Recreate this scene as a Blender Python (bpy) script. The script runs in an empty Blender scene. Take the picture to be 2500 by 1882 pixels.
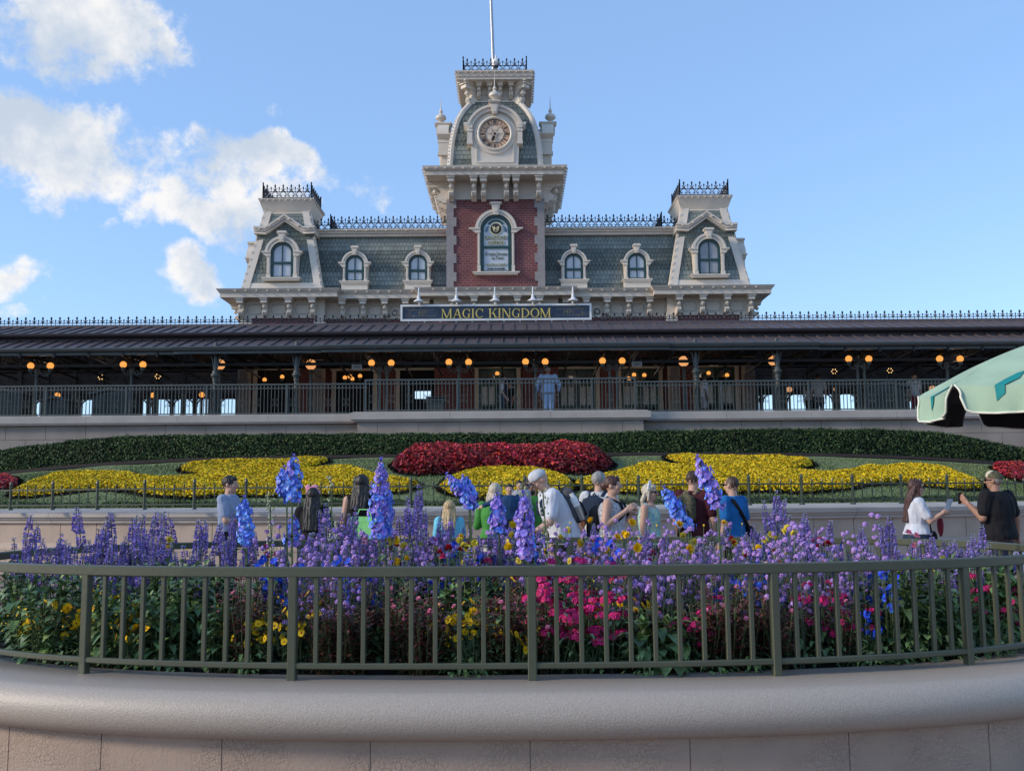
import bpy, bmesh, random
import numpy as np
from math import *
from mathutils import Vector, Matrix, Euler, noise as mnoise
random.seed(7); RNG = np.random.default_rng(7)
S = bpy.context.scene
COL = S.collection
# ---------------------------------------------------------------- camera model (used to survey the place from the photo)
FPX, PCX, PCY, HOR = 2400., 1250., 941., 1215.
RHO = radians(.43); ZC = 1.43; PIT = atan((HOR-PCY)/FPX)
def ray(px, py):
    x = (px-PCX)/FPX; y = (PCY-py)/FPX
    r = cos(RHO)*x+sin(RHO)*y; u = -sin(RHO)*x+cos(RHO)*y
    return (r, cos(PIT)-u*sin(PIT), sin(PIT)+u*cos(PIT))
def P(px, py, D):
    a, b, c = ray(px, py); return Vector((a/b*D, D, ZC+c/b*D))
def G(px, py, Z):
    a, b, c = ray(px, py); t = (Z-ZC)/c; return Vector((a*t, b*t, Z))
# ---------------------------------------------------------------- materials
MATS = {}
def nd(nt, t, **kw):
    n = nt.nodes.new(t)
    for k, v in kw.items(): setattr(n, k, v)
    return n
def mat(name, col, rough=.6, var=.12, scale=6., bump=0., bscale=60., metal=0., island=0., col2=None, spec=.5, emit=None, estr=0., coat=0., sheen=0., trans=0., hue=0., detail=4.):
    if name in MATS: return MATS[name]
    m = bpy.data.materials.new(name); m.use_nodes = True; nt = m.node_tree; L = nt.links
    b = nt.nodes['Principled BSDF']
    b.inputs['Roughness'].default_value = rough; b.inputs['Metallic'].default_value = metal
    b.inputs['Specular IOR Level'].default_value = spec
    if coat: b.inputs['Coat Weight'].default_value = coat
    tc = nd(nt, 'ShaderNodeTexCoord')
    nz = nd(nt, 'ShaderNodeTexNoise'); nz.inputs['Scale'].default_value = scale; nz.inputs['Detail'].default_value = detail
    L.new(tc.outputs['Object'], nz.inputs['Vector'])
    mix = nd(nt, 'ShaderNodeMix', data_type='RGBA')
    c = col; c2 = col2 or tuple(min(1, x*(1+var)) for x in c); c1 = c if col2 else tuple(x*(1-var) for x in c)
    mix.inputs['A'].default_value = (*c1, 1); mix.inputs['B'].default_value = (*c2, 1)
    mr = nd(nt, 'ShaderNodeMapRange'); mr.inputs['From Min'].default_value = .3; mr.inputs['From Max'].default_value = .7
    L.new(nz.outputs['Fac'], mr.inputs['Value']); L.new(mr.outputs['Result'], mix.inputs['Factor'])
    out = mix.outputs['Result']
    if island or hue:
        ge = nd(nt, 'ShaderNodeNewGeometry'); hs = nd(nt, 'ShaderNodeHueSaturation')
        r1 = nd(nt, 'ShaderNodeMapRange'); r1.inputs['To Min'].default_value = 1-island; r1.inputs['To Max'].default_value = 1+island
        L.new(ge.outputs['Random Per Island'], r1.inputs['Value']); L.new(r1.outputs['Result'], hs.inputs['Value'])
        if hue:
            wn = nd(nt, 'ShaderNodeTexWhiteNoise', noise_dimensions='1D'); L.new(ge.outputs['Random Per Island'], wn.inputs['W'])
            r2 = nd(nt, 'ShaderNodeMapRange'); r2.inputs['To Min'].default_value = .5-hue; r2.inputs['To Max'].default_value = .5+hue
            L.new(wn.outputs['Value'], r2.inputs['Value']); L.new(r2.outputs['Result'], hs.inputs['Hue'])
        L.new(out, hs.inputs['Color']); out = hs.outputs['Color']
    L.new(out, b.inputs['Base Color'])
    if trans:
        b.inputs['Subsurface Weight'].default_value = 0
        b.inputs['Transmission Weight'].default_value = trans
    if bump:
        n2 = nd(nt, 'ShaderNodeTexNoise'); n2.inputs['Scale'].default_value = bscale; n2.inputs['Detail'].default_value = 5
        bp = nd(nt, 'ShaderNodeBump'); bp.inputs['Strength'].default_value = bump; bp.inputs['Distance'].default_value = .01
        L.new(tc.outputs['Object'], n2.inputs['Vector']); L.new(n2.outputs['Fac'], bp.inputs['Height']); L.new(bp.outputs['Normal'], b.inputs['Normal'])
    if emit:
        b.inputs['Emission Color'].default_value = (*emit, 1); b.inputs['Emission Strength'].default_value = estr
    MATS[name] = m; return m
def brick_mat(name, c1, c2, mortar, w, h, ms, axis='x', bump=.4, rough=.85):
    m = bpy.data.materials.new(name); m.use_nodes = True; nt = m.node_tree; L = nt.links
    b = nt.nodes['Principled BSDF']; b.inputs['Roughness'].default_value = rough
    tc = nd(nt, 'ShaderNodeTexCoord'); sx = nd(nt, 'ShaderNodeSeparateXYZ'); cx = nd(nt, 'ShaderNodeCombineXYZ')
    L.new(tc.outputs['Object'], sx.inputs[0])
    ad = nd(nt, 'ShaderNodeMath', operation='ADD'); L.new(sx.outputs['X'], ad.inputs[0]); L.new(sx.outputs['Y'], ad.inputs[1])
    if axis == 'flat':
        L.new(sx.outputs['X'], cx.inputs['X']); L.new(sx.outputs['Y'], cx.inputs['Y'])
    else:
        L.new(ad.outputs[0], cx.inputs['X']); L.new(sx.outputs['Z'], cx.inputs['Y'])
    br = nd(nt, 'ShaderNodeTexBrick'); br.inputs['Scale'].default_value = 1
    br.inputs['Brick Width'].default_value = w; br.inputs['Row Height'].default_value = h; br.inputs['Mortar Size'].default_value = ms
    br.inputs['Color1'].default_value = (*c1, 1); br.inputs['Color2'].default_value = (*c2, 1); br.inputs['Mortar'].default_value = (*mortar, 1)
    br.inputs['Mortar Smooth'].default_value = .1
    L.new(cx.outputs[0], br.inputs['Vector'])
    nz = nd(nt, 'ShaderNodeTexNoise'); nz.inputs['Scale'].default_value = 1.3; nz.inputs['Detail'].default_value = 6; L.new(tc.outputs['Object'], nz.inputs['Vector'])
    mr = nd(nt, 'ShaderNodeMapRange'); mr.inputs['From Min'].default_value = .3; mr.inputs['From Max'].default_value = .7; mr.inputs['To Min'].default_value = .75; mr.inputs['To Max'].default_value = 1.18
    L.new(nz.outputs['Fac'], mr.inputs['Value'])
    mx = nd(nt, 'ShaderNodeVectorMath', operation='SCALE'); L.new(br.outputs['Color'], mx.inputs[0]); L.new(mr.outputs['Result'], mx.inputs['Scale'])
    L.new(mx.outputs[0], b.inputs['Base Color'])
    bp = nd(nt, 'ShaderNodeBump', invert=True); bp.inputs['Strength'].default_value = bump; bp.inputs['Distance'].default_value = .01
    L.new(br.outputs['Fac'], bp.inputs['Height']); L.new(bp.outputs['Normal'], b.inputs['Normal'])
    MATS[name] = m; return m
def emis(name, col, s):
    m = bpy.data.materials.new(name); m.use_nodes = True; nt = m.node_tree
    b = nt.nodes['Principled BSDF']; b.inputs['Base Color'].default_value = (*col, 1); b.inputs['Emission Color'].default_value = (*col, 1); b.inputs['Emission Strength'].default_value = s
    MATS[name] = m; return m
# ---------------------------------------------------------------- mesh builder
class MB:
    def __init__(s): s.v = []; s.f = []; s.m = []
    def add(s, vs, fs, mi=0):
        o = len(s.v); s.v.extend([tuple(x) for x in vs])
        for f in fs: s.f.append(tuple(i+o for i in f)); s.m.append(mi)
    def box(s, x0, x1, y0, y1, z0, z1, mi=0):
        s.add([(x0,y0,z0),(x1,y0,z0),(x1,y1,z0),(x0,y1,z0),(x0,y0,z1),(x1,y0,z1),(x1,y1,z1),(x0,y1,z1)],
              [(0,3,2,1),(4,5,6,7),(0,1,5,4),(1,2,6,5),(2,3,7,6),(3,0,4,7)], mi)
    def obox(s, c, a, b, d, mi=0):   # centre and three half vectors
        c, a, b, d = Vector(c), Vector(a), Vector(b), Vector(d)
        s.add([c-a-b-d,c+a-b-d,c+a+b-d,c-a+b-d,c-a-b+d,c+a-b+d,c+a+b+d,c-a+b+d],
              [(0,3,2,1),(4,5,6,7),(0,1,5,4),(1,2,6,5),(2,3,7,6),(3,0,4,7)], mi)
    def bar(s, p, q, w, h, mi=0, up=(0,0,1)):
        p, q = Vector(p), Vector(q); t = q-p
        if t.length < 1e-6: return
        u = Vector(up)
        if abs(t.normalized().dot(u)) > .98: u = Vector((0,1,0))
        a = t.cross(u).normalized(); b = a.cross(t).normalized()
        s.obox((p+q)/2, t/2, a*w/2, b*h/2, mi)
    def prism(s, pts, vec, mi=0):
        n = len(pts); v = Vector(vec); pts = [Vector(p) for p in pts]
        s.add(pts+[p+v for p in pts], [tuple(range(n))[::-1], tuple(range(n, 2*n))]+[(i,(i+1)%n,n+(i+1)%n,n+i) for i in range(n)], mi)
    def loft(s, loops, mi=0, caps=True, closed=True):
        n = len(loops[0]); vs = [p for l in loops for p in l]; fs = []
        for k in range(len(loops)-1):
            for i in range(n if closed else n-1):
                j = (i+1) % n; fs.append((k*n+i, k*n+j, (k+1)*n+j, (k+1)*n+i))
        if caps and closed: fs.append(tuple(range(n))[::-1]); fs.append(tuple((len(loops)-1)*n+i for i in range(n)))
        s.add(vs, fs, mi)
    def tube(s, path, r, n=6, mi=0, caps=True, closed=False):
        path = [Vector(p) for p in path]; N = len(path); loops = []
        up = None
        for k in range(N):
            if closed: t = path[(k+1)%N]-path[k-1]
            else: t = path[min(k+1,N-1)]-path[max(k-1,0)]
            t.normalize()
            if up is None: up = Vector((0,0,1)) if abs(t.z) < .9 else Vector((1,0,0))
            a = t.cross(up)
            if a.length < 1e-4: a = t.orthogonal()
            a.normalize(); b = a.cross(t).normalized(); up = b
            rr = r[k] if isinstance(r, (list,tuple)) else r
            loops.append([path[k]+a*rr*cos(2*pi*i/n)+b*rr*sin(2*pi*i/n) for i in range(n)])
        if closed: loops.append(loops[0])
        s.loft(loops, mi, caps and not closed)
    def lathe(s, c, prof, n=12, axis=(0,0,1), mi=0):
        c = Vector(c); ax = Vector(axis).normalized(); a = ax.orthogonal().normalized(); b = ax.cross(a)
        s.loft([[c+ax*h+(a*cos(2*pi*i/n)+b*sin(2*pi*i/n))*max(r,1e-4) for i in range(n)] for r, h in prof], mi)
    def ball(s, c, r, n=10, mi=0, m=None):
        rx, ry, rz = (r, r, r) if not isinstance(r, (tuple,list)) else r
        m = m or max(4, n//2+1); c = Vector(c)
        s.loft([[c+Vector((rx*sin(t)*cos(2*pi*i/n), ry*sin(t)*sin(2*pi*i/n), -rz*cos(t))) for i in range(n)] for t in [max(.02,min(pi-.02,pi*k/m)) for k in range(m+1)]], mi)
    def sweep(s, path, prof, mi=0, closed=False, caps=True):
        """profile (outset, z) swept along a plan polyline; outset is to the right-hand side of the direction of travel"""
        n = len(path); loops = []
        for k in range(n):
            p = Vector(path[k][:2]).to_2d()
            d0 = (p-Vector(path[k-1][:2]).to_2d()) if (closed or k > 0) else None
            d1 = (Vector(path[(k+1) % n][:2]).to_2d()-p) if (closed or k < n-1) else None
            if d0 is None: d0 = d1
            if d1 is None: d1 = d0
            d0 = d0.normalized(); d1 = d1.normalized()
            n0 = Vector((d0.y,-d0.x)); n1 = Vector((d1.y,-d1.x)); b = n0+n1; b = b.normalized() if b.length > 1e-5 else n0
            k_ = 1/max(.3, b.dot(n0))
            loops.append([(p.x+b.x*o*k_, p.y+b.y*o*k_, z) for o, z in prof])
        if closed: loops.append(loops[0])
        s.loft(loops, mi, caps and not closed)
    def xform(s, M):
        s.v = [tuple(M @ Vector(p)) for p in s.v]; return s
    def merge(s, o, M=None, mi=None):
        vs = o.v if M is None else [M @ Vector(p) for p in o.v]
        off = len(s.v); s.v.extend([tuple(p) for p in vs]); s.f.extend([tuple(i+off for i in f) for f in o.f]); s.m.extend(o.m if mi is None else [mi]*len(o.m))
    def mesh(s, name, mats, smooth=False):
        me = bpy.data.meshes.new(name); me.from_pydata(s.v, [], s.f)
        for m in (mats if isinstance(mats, (list,tuple)) else [mats]): me.materials.append(MATS[m] if isinstance(m, str) else m)
        me.polygons.foreach_set('material_index', s.m)
        if smooth: me.polygons.foreach_set('use_smooth', [True]*len(s.f))
        me.update(); return me
    def build(s, name, mats, parent=None, smooth=False, angle=None, recalc=True, **tags):
        me = s.mesh(name, mats, smooth)
        if recalc:
            bm = bmesh.new(); bm.from_mesh(me); bmesh.ops.recalc_face_normals(bm, faces=bm.faces); bm.to_mesh(me); bm.free()
        o = link(name, me, parent)
        if angle is not None: me.polygons.foreach_set('use_smooth', [True]*len(me.polygons)); me.set_sharp_from_angle(angle=radians(angle))
        return tag(o, **tags)
def link(name, data, parent=None, loc=None):
    o = bpy.data.objects.new(name, data); COL.objects.link(o)
    if parent is not None: o.parent = parent
    if loc is not None: o.location = loc
    return o
def tag(o, label=None, cat=None, group=None, kind=None):
    if label: o['label'] = label
    if cat: o['category'] = cat
    if group: o['group'] = group
    if kind: o['kind'] = kind
    return o
def empty(name, label, cat, loc=(0,0,0), group=None, rz=0):
    o = link(name, None, None, loc); o.empty_display_size = .2; o.rotation_euler = (0,0,rz); return tag(o, label, cat, group)
def copy_tree(o, parent=None, loc=None, rz=None, label=None):
    c = o.copy(); COL.objects.link(c); c.parent = parent
    if loc is not None: c.location = loc
    if rz is not None: c.rotation_euler = (0,0,rz)
    if label: c['label'] = label
    for ch in list(o.children): copy_tree(ch, c)
    return c
def fast_mesh(name, V, F, mats, mi=None, smooth=False):
    """numpy quads / tris -> mesh"""
    me = bpy.data.meshes.new(name); V = np.asarray(V, np.float32); F = np.asarray(F, np.int32); k = F.shape[1]
    me.vertices.add(len(V)); me.vertices.foreach_set('co', V.ravel())
    me.loops.add(F.size); me.loops.foreach_set('vertex_index', F.ravel())
    me.polygons.add(len(F)); me.polygons.foreach_set('loop_start', np.arange(0, F.size, k, dtype=np.int32))
    for m in mats: me.materials.append(MATS[m])
    if mi is not None: me.polygons.foreach_set('material_index', np.asarray(mi, np.int32))
    me.update(calc_edges=True); me.validate(); return me
def leaf_cloud(pts, nrm, size, jit=.6, aspect=1.6, rng=RNG):
    """one bent leaf (2 quads folded as a diamond of 4 tris -> single quad) at every point, roughly facing its normal"""
    n = len(pts); d = nrm+rng.normal(0, jit, (n,3)); d /= np.linalg.norm(d, axis=1)[:,None]
    t = np.cross(d, rng.normal(0, 1, (n,3))); t /= np.linalg.norm(t, axis=1)[:,None]
    b = np.cross(d, t); sz = size*rng.uniform(.6, 1.35, n)[:,None]
    A = pts-t*sz*aspect/2; B = pts+b*sz/2+d*sz*.15; C = pts+t*sz*aspect/2; E = pts-b*sz/2+d*sz*.15
    V = np.stack([A,B,C,E], 1).reshape(-1,3); F = np.arange(4*n).reshape(-1,4)
    return V, F
# ---------------------------------------------------------------- camera, sun, sky
cam = bpy.data.cameras.new('camera'); co = link('camera', cam); S.camera = co
cam.sensor_width = 36; cam.sensor_fit = 'HORIZONTAL'; cam.lens = FPX*36/2500; cam.clip_start = .1; cam.clip_end = 5000
fw = Vector((0,cos(PIT),sin(PIT))); up = Vector((0,-sin(PIT),cos(PIT))); rt = Vector((1,0,0))
r2 = rt*cos(RHO)-up*sin(RHO); u2 = up*cos(RHO)+rt*sin(RHO)
Mx = Matrix.Identity(4)
for i in range(3): Mx[i][0] = r2[i]; Mx[i][1] = u2[i]; Mx[i][2] = -fw[i]
Mx[0][3] = 0; Mx[1][3] = 0; Mx[2][3] = ZC
co.matrix_world = Mx
SUN = Vector((-.90,-.26,.42)).normalized()
sl = bpy.data.lights.new('sun', 'SUN'); sl.energy = 1.5; sl.angle = radians(10); sl.color = (1,.86,.68)
so = link('sun', sl); so.rotation_euler = SUN.to_track_quat('Z','Y').to_euler()
W = bpy.data.worlds.new('World'); S.world = W; W.use_nodes = True; nt = W.node_tree; L = nt.links
bg = nt.nodes['Background']; bg.inputs['Strength'].default_value = .12
sky = nd(nt, 'ShaderNodeTexSky', sky_type='NISHITA'); sky.sun_disc = False
el = asin(SUN.z); sky.sun_elevation = el; sky.sun_rotation = atan2(SUN.x, SUN.y); sky.altitude = 0; sky.air_density = 1.0; sky.dust_density = .25; sky.ozone_density = 3.2
tc = nd(nt, 'ShaderNodeTexCoord')
def vm(op, a, b=None, s=None):
    n = nd(nt, 'ShaderNodeVectorMath', operation=op)
    for i, x in enumerate((a, b)):
        if x is None: continue
        if hasattr(x, 'is_output') or isinstance(x, bpy.types.NodeSocket): L.new(x, n.inputs[i])
        else: n.inputs[i].default_value = x
    if s is not None:
        if isinstance(s, bpy.types.NodeSocket): L.new(s, n.inputs['Scale'])
        else: n.inputs['Scale'].default_value = s
    return n.outputs['Value'] if op in ('DOT_PRODUCT','LENGTH') else n.outputs[0]
def ma(op, a, b=None, c=None):
    n = nd(nt, 'ShaderNodeMath', operation=op)
    for i, x in enumerate((a, b, c)):
        if x is None: continue
        if isinstance(x, bpy.types.NodeSocket): L.new(x, n.inputs[i])
        else: n.inputs[i].default_value = x
    return n.outputs[0]
def mrng(x, a, b, c=0, d=1, smooth=True):
    n = nd(nt, 'ShaderNodeMapRange')
    if smooth: n.interpolation_type = 'SMOOTHSTEP'
    L.new(x, n.inputs['Value'])
    for k, v in zip(('From Min','From Max','To Min','To Max'), (a,b,c,d)): n.inputs[k].default_value = v
    return n.outputs[0]
def noi(vec, sc, det=6, rough=.55):
    n = nd(nt, 'ShaderNodeTexNoise'); n.inputs['Scale'].default_value = sc; n.inputs['Detail'].default_value = det; n.inputs['Roughness'].default_value = rough
    L.new(vec, n.inputs['Vector']); return n
dirv = tc.outputs['Generated']
w1 = noi(dirv, 7, 4); wv = vm('SCALE', vm('SUBTRACT', w1.outputs['Color'], (.5,.5,.5)), s=.13)
dw = vm('ADD', dirv, wv)
# (px, py, rx, ry, weight) of the cloud lobes as seen in the sky that evening
CL = [(215,60,175,105,1.3),(170,15,170,85,1.25),(330,80,110,75,.95),(225,150,85,60,1.1),(60,40,90,60,.35),
      (40,270,150,90,1.3),(140,320,180,95,1.3),(250,385,170,70,.95),(110,440,70,45,.6),(380,365,110,40,.7),(30,385,90,60,.7),(440,400,50,25,.5),
      (600,380,105,62,1.2),(680,400,85,65,1.1),(560,440,120,55,.85),(430,465,60,35,.75),(500,530,130,55,.95),(620,560,140,70,.95),(590,610,110,40,.7),(760,450,110,55,.75),(880,470,100,40,.5),
      (445,675,55,60,1.0),(40,640,75,50,1.0),(45,725,60,22,.7),(620,225,55,30,.4),(600,80,45,20,.28),(270,532,40,10,.35),(470,105,40,35,.35),(900,450,40,14,.4)]
mask = None; vert = None
for (px, py, rx, ry, w) in CL:
    c = Vector(ray(px, py)).normalized(); e1 = Vector((c.y,-c.x,0)).normalized(); e2 = e1.cross(c).normalized()
    u = vm('DOT_PRODUCT', dw, tuple(e1*FPX/rx)); v = vm('DOT_PRODUCT', dw, tuple(e2*FPX/ry))
    q = ma('ADD', ma('MULTIPLY', u, u), ma('MULTIPLY', v, v))
    m_ = ma('MULTIPLY_ADD', q, -.55*w, w)
    mask = m_ if mask is None else ma('SMOOTH_MAX', mask, m_, .18)
fb = noi(dirv, 15, 12, .66); fb2 = noi(vm('ADD', dirv, (.05,-.02,-.035)), 15, 12, .66); lo = noi(dirv, 9, 3, .5)
den = ma('ADD', mask, ma('MULTIPLY', ma('SUBTRACT', fb.outputs['Fac'], .5), 2.9))
alpha = mrng(den, .33, .95)
# lit side: compare the density with that a step toward the light
rel = ma('SUBTRACT', fb.outputs['Fac'], fb2.outputs['Fac'])
lit = ma('ADD', ma('MULTIPLY', rel, 2.2), ma('ADD', mrng(mask, .35, 1.15, .25, -.35, True), ma('MULTIPLY', ma('SUBTRACT', lo.outputs['Fac'], .42), 3.0)))
lit = mrng(lit, -.62, .75)
cm = nd(nt, 'ShaderNodeMix', data_type='RGBA'); cm.inputs['A'].default_value = (2.35,2.70,3.2,1); cm.inputs['B'].default_value = (4.0,3.92,3.85,1); L.new(lit, cm.inputs['Factor'])
CLOUD_MIX = cm
fm = nd(nt, 'ShaderNodeMix', data_type='RGBA'); skc = vm('MULTIPLY', sky.outputs[0], (1.08,1.07,1.10)); skm = nd(nt, 'ShaderNodeMix', data_type='RGBA'); skm.inputs['Factor'].default_value = .52; skm.inputs['B'].default_value = (1.30,2.20,3.75,1); L.new(skc, skm.inputs['A']); L.new(skm.outputs['Result'], fm.inputs['A']); L.new(cm.outputs['Result'], fm.inputs['B']); L.new(ma('MULTIPLY', alpha, .97), fm.inputs['Factor'])
L.new(fm.outputs['Result'], bg.inputs['Color'])
S.view_settings.view_transform = 'Standard'; S.view_settings.look = 'None'; S.view_settings.exposure = 1.05; S.view_settings.gamma = 1
S.cycles.max_bounces = 5; S.cycles.diffuse_bounces = 3; S.cycles.glossy_bounces = 2; S.cycles.transmission_bounces = 3; S.cycles.transparent_max_bounces = 4
S.cycles.use_denoising = True; S.cycles.use_adaptive_sampling = True; S.cycles.sample_clamp_indirect = 6
# ================================================================= PEOPLE
def fuse(mb, voxel, sm, name, mats, disp=None):
    me = mb.mesh('tmp', mats); o = bpy.data.objects.new('tmp', me); COL.objects.link(o)
    r = o.modifiers.new('r', 'REMESH'); r.mode = 'VOXEL'; r.voxel_size = voxel; r.use_smooth_shade = True
    if sm: s = o.modifiers.new('s', 'SMOOTH'); s.factor = .5; s.iterations = sm
    dg = bpy.context.evaluated_depsgraph_get(); dg.update(); m2 = bpy.data.meshes.new_from_object(o.evaluated_get(dg)); bpy.data.objects.remove(o); bpy.data.meshes.remove(me)
    m2.name = name; m2.materials.clear()
    for m in mats: m2.materials.append(MATS[m])
    if disp:
        a, sx, sy, sz = disp
        n = len(m2.vertices); C = np.empty(n*3, np.float32); N = np.empty(n*3, np.float32); m2.vertices.foreach_get('co', C); m2.vertices.foreach_get('normal', N)
        C = C.reshape(-1,3); k = np.array([mnoise.noise((c[0]*sx,c[1]*sy,c[2]*sz)) for c in C.tolist()], np.float32)
        m2.vertices.foreach_set('co', (C+N.reshape(-1,3)*(a*k)[:,None]).ravel()); m2.update()
    m2.polygons.foreach_set('use_smooth', [True]*len(m2.polygons)); return m2
def capsule(mb, p, r0, q, r1, n=10, mi=0):
    p, q = Vector(p), Vector(q); ax = q-p; L_ = ax.length
    if L_ < 1e-5: mb.ball(p, r0, n, mi); return
    mb.lathe(p, [(.02*r0,-r0),(r0*.6,-r0*.8),(r0*.92,-r0*.4),(r0,0),(r1,L_),(r1*.92,L_+r1*.4),(r1*.6,L_+r1*.8),(.02*r1,L_+r1)], n, ax, mi)
mat('skin_light', (.50,.30,.22), .5, .08, 8, spec=.35); mat('skin_tan', (.34,.185,.125), .5, .08, 8, spec=.35); mat('skin_dark', (.13,.07,.05), .5, .08, 8, spec=.35)
HB = lambda n, c, v=.45: mat(n, c, .55, v, 60, spec=.5)
HB('hair_black', (.012,.009,.008)); HB('hair_brown', (.045,.022,.013)); HB('hair_auburn', (.055,.020,.014)); HB('hair_blond', (.42,.30,.15), .5); HB('hair_ash', (.46,.40,.31), .35); HB('hair_grey', (.26,.25,.23), .35)
CL_ = lambda n, c, **k: mat(n, c, k.pop('rough',.85), k.pop('var',.12), k.pop('scale',7), bump=.5, bscale=18, spec=.2, **k)
CL_('cloth_bluegrey', (.25,.30,.42)); CL_('cloth_black', (.012,.012,.014)); CL_('cloth_white', (.56,.58,.64)); CL_('cloth_navy', (.018,.030,.055)); CL_('cloth_denim', (.022,.040,.075)); CL_('cloth_slate', (.045,.055,.080))
CL_('cloth_sky', (.16,.50,.66)); CL_('cloth_green', (.065,.26,.055)); CL_('cloth_indigo', (.018,.055,.13)); CL_('cloth_grey', (.36,.37,.40)); CL_('cloth_maroon', (.055,.012,.018)); CL_('cloth_blue', (.012,.12,.34)); CL_('cloth_olive', (.06,.05,.035)); CL_('cloth_palegrey', (.50,.51,.53))
CL_('print_mono', (.62,.62,.64), col2=(.16,.17,.22), scale=38); CL_('print_teal', (.10,.36,.48), col2=(.62,.66,.40), scale=26); CL_('cloth_paleblue', (.33,.47,.70)); CL_('pack_grey', (.075,.075,.085)); CL_('pack_black', (.016,.018,.022)); CL_('pack_khaki', (.24,.19,.12)); CL_('camo', (.03,.045,.025), col2=(.16,.13,.08), scale=30); CL_('cap_tan', (.50,.44,.33)); CL_('strap_black', (.010,.010,.012)); CL_('pink_felt', (.72,.30,.42)); CL_('lime_bag', (.30,.72,.24)); CL_('plastic_white', (.70,.72,.74), rough=.35)
mat('white_paint', (.72,.72,.70), .4, .05)
mat('lens', (.006,.005,.006), .15, .1); mat('eye_white', (.7,.68,.65), .3, .05); mat('lip', (.36,.14,.12), .5, .1); mat('phone_body', (.012,.012,.014), .25, .1); mat('phone_blue', (.20,.27,.36), .25, .1); mat('steel', (.35,.35,.34), .3, .1, metal=.7); mat('red_cloth', (.22,.015,.03), .8, .2)
def person(label, px, py, D, rz, H=None, zbase=0., w=1., fem=False, skin='skin_light', top=('cloth_white','short'), bottom=('cloth_black','long'), hair=('short','hair_brown'), arms=None, lean=0., head=(0,0), glasses=False, hem=.50, shoes='cloth_black', voxel=.0085, group=None, beard=None):
    rz = radians(rz); top_pt = P(px, py, D)
    H0 = top_pt.z-zbase if H is None else H
    H = H0; u = H; L_ = radians(lean); zh = .53*H
    def T(p):
        x, y, z = p
        if z > zh: y, z = y*cos(L_)-(z-zh)*sin(L_), zh+y*sin(L_)+(z-zh)*cos(L_)
        return Vector((x,y,z))
    root = empty('person', label, 'person', (top_pt.x, D, zbase), group, rz)
    if fem: rg = [(.47,.090,.066),(.51,.100,.074),(.56,.088,.062),(.62,.070,.052),(.68,.078,.060),(.73,.086,.072),(.775,.088,.058),(.803,.078,.048),(.822,.054,.040),(.838,.033,.033)]
    else: rg = [(.47,.085,.064),(.51,.090,.068),(.56,.086,.062),(.62,.082,.060),(.68,.092,.066),(.73,.102,.070),(.775,.106,.062),(.803,.094,.052),(.822,.066,.044),(.840,.037,.036)]
    def torso(mb, z0, z1, inf=0., flare=0.):
        lp = []
        zs_ = [z0]+[r[0] for r in rg if z0+.01 < r[0] < z1-.005]+[z1]
        for z in zs_:
            for a, b in zip(rg, rg[1:]):
                if a[0] <= z <= b[0]+1e-6: t = (z-a[0])/(b[0]-a[0]); rx, ry = a[1]+(b[1]-a[1])*t, a[2]+(b[2]-a[2])*t
            if z < rg[0][0]: rx, ry = rg[0][1], rg[0][2]
            if z > rg[-1][0]: rx, ry = rg[-1][1], rg[-1][2]
            g = w*(1.1 if z < .7 and w > 1.05 else 1.); rx = (rx*g+inf)*u; ry = (ry*(g**1.3)+inf)*u
            if flare and z < .64: rx *= 1+flare*(.64-z)/.14; ry *= 1+flare*(.64-z)/.14
            lp.append([T((rx*copysign(abs(cos(a))**.85,cos(a)), ry*copysign(abs(sin(a))**.85,sin(a))-(.0 if z > .55 else -.006*u), z*u)) for a in [2*pi*i/20 for i in range(20)]])
        mb.loft(lp, 0)
    sh = {s: T((k*.108*u*(w**.7)*(.92 if fem else 1), .004*u, .800*u)) for s, k in (('L',1),('R',-1))}
    arms = arms or {}; J = {}
    for s, k in (('L',1),('R',-1)):
        e, h = arms.get(s, ((k*.028,.012,-.175),(k*.034,-.030,-.330)))
        J[s] = (sh[s], sh[s]+Vector(e)*u, sh[s]+Vector(h)*u)
    b = MB(); torso(b, .47, .838)
    hc = T((0,-.012*u,.922*u)); nb = T((0,.004*u,.80*u)); hs = u*.132
    RH = Matrix.Rotation(radians(head[0]), 3, 'Z') @ Matrix.Rotation(radians(head[1])+L_*.6, 3, 'X')
    Hd = lambda x, y, z: hc+RH @ Vector((x*hs,y*hs,z*hs))
    capsule(b, nb, .037*u*(1.0 if not fem else .85)*w**.4, hc+(nb-hc)*.25, .034*u)
    def ell(mb, c, r, n=14, m=10, mi=0):
        mb.loft([[Hd(c[0]+r[0]*sin(t)*cos(2*pi*i/n), c[1]+r[1]*sin(t)*sin(2*pi*i/n), c[2]-r[2]*cos(t)) for i in range(n)] for t in [max(.03,min(pi-.03,pi*k/m)) for k in range(m+1)]], mi)
    ell(b, (0,.04,.10), (.36,.44,.44)); ell(b, (0,-.10,-.18), (.29,.30,.36)); ell(b, (0,-.22,-.36), (.16,.14,.11))
    capsule(b, Hd(0,-.40,.06), .045*hs, Hd(0,-.50,-.08), .075*hs, 8); ell(b, (0,-.36,.14), (.24,.07,.06))
    for k in (-1,1): ell(b, (k*.37,.05,-.02), (.05,.09,.14)); ell(b, (k*.17,-.30,-.08), (.12,.10,.12))
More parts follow.
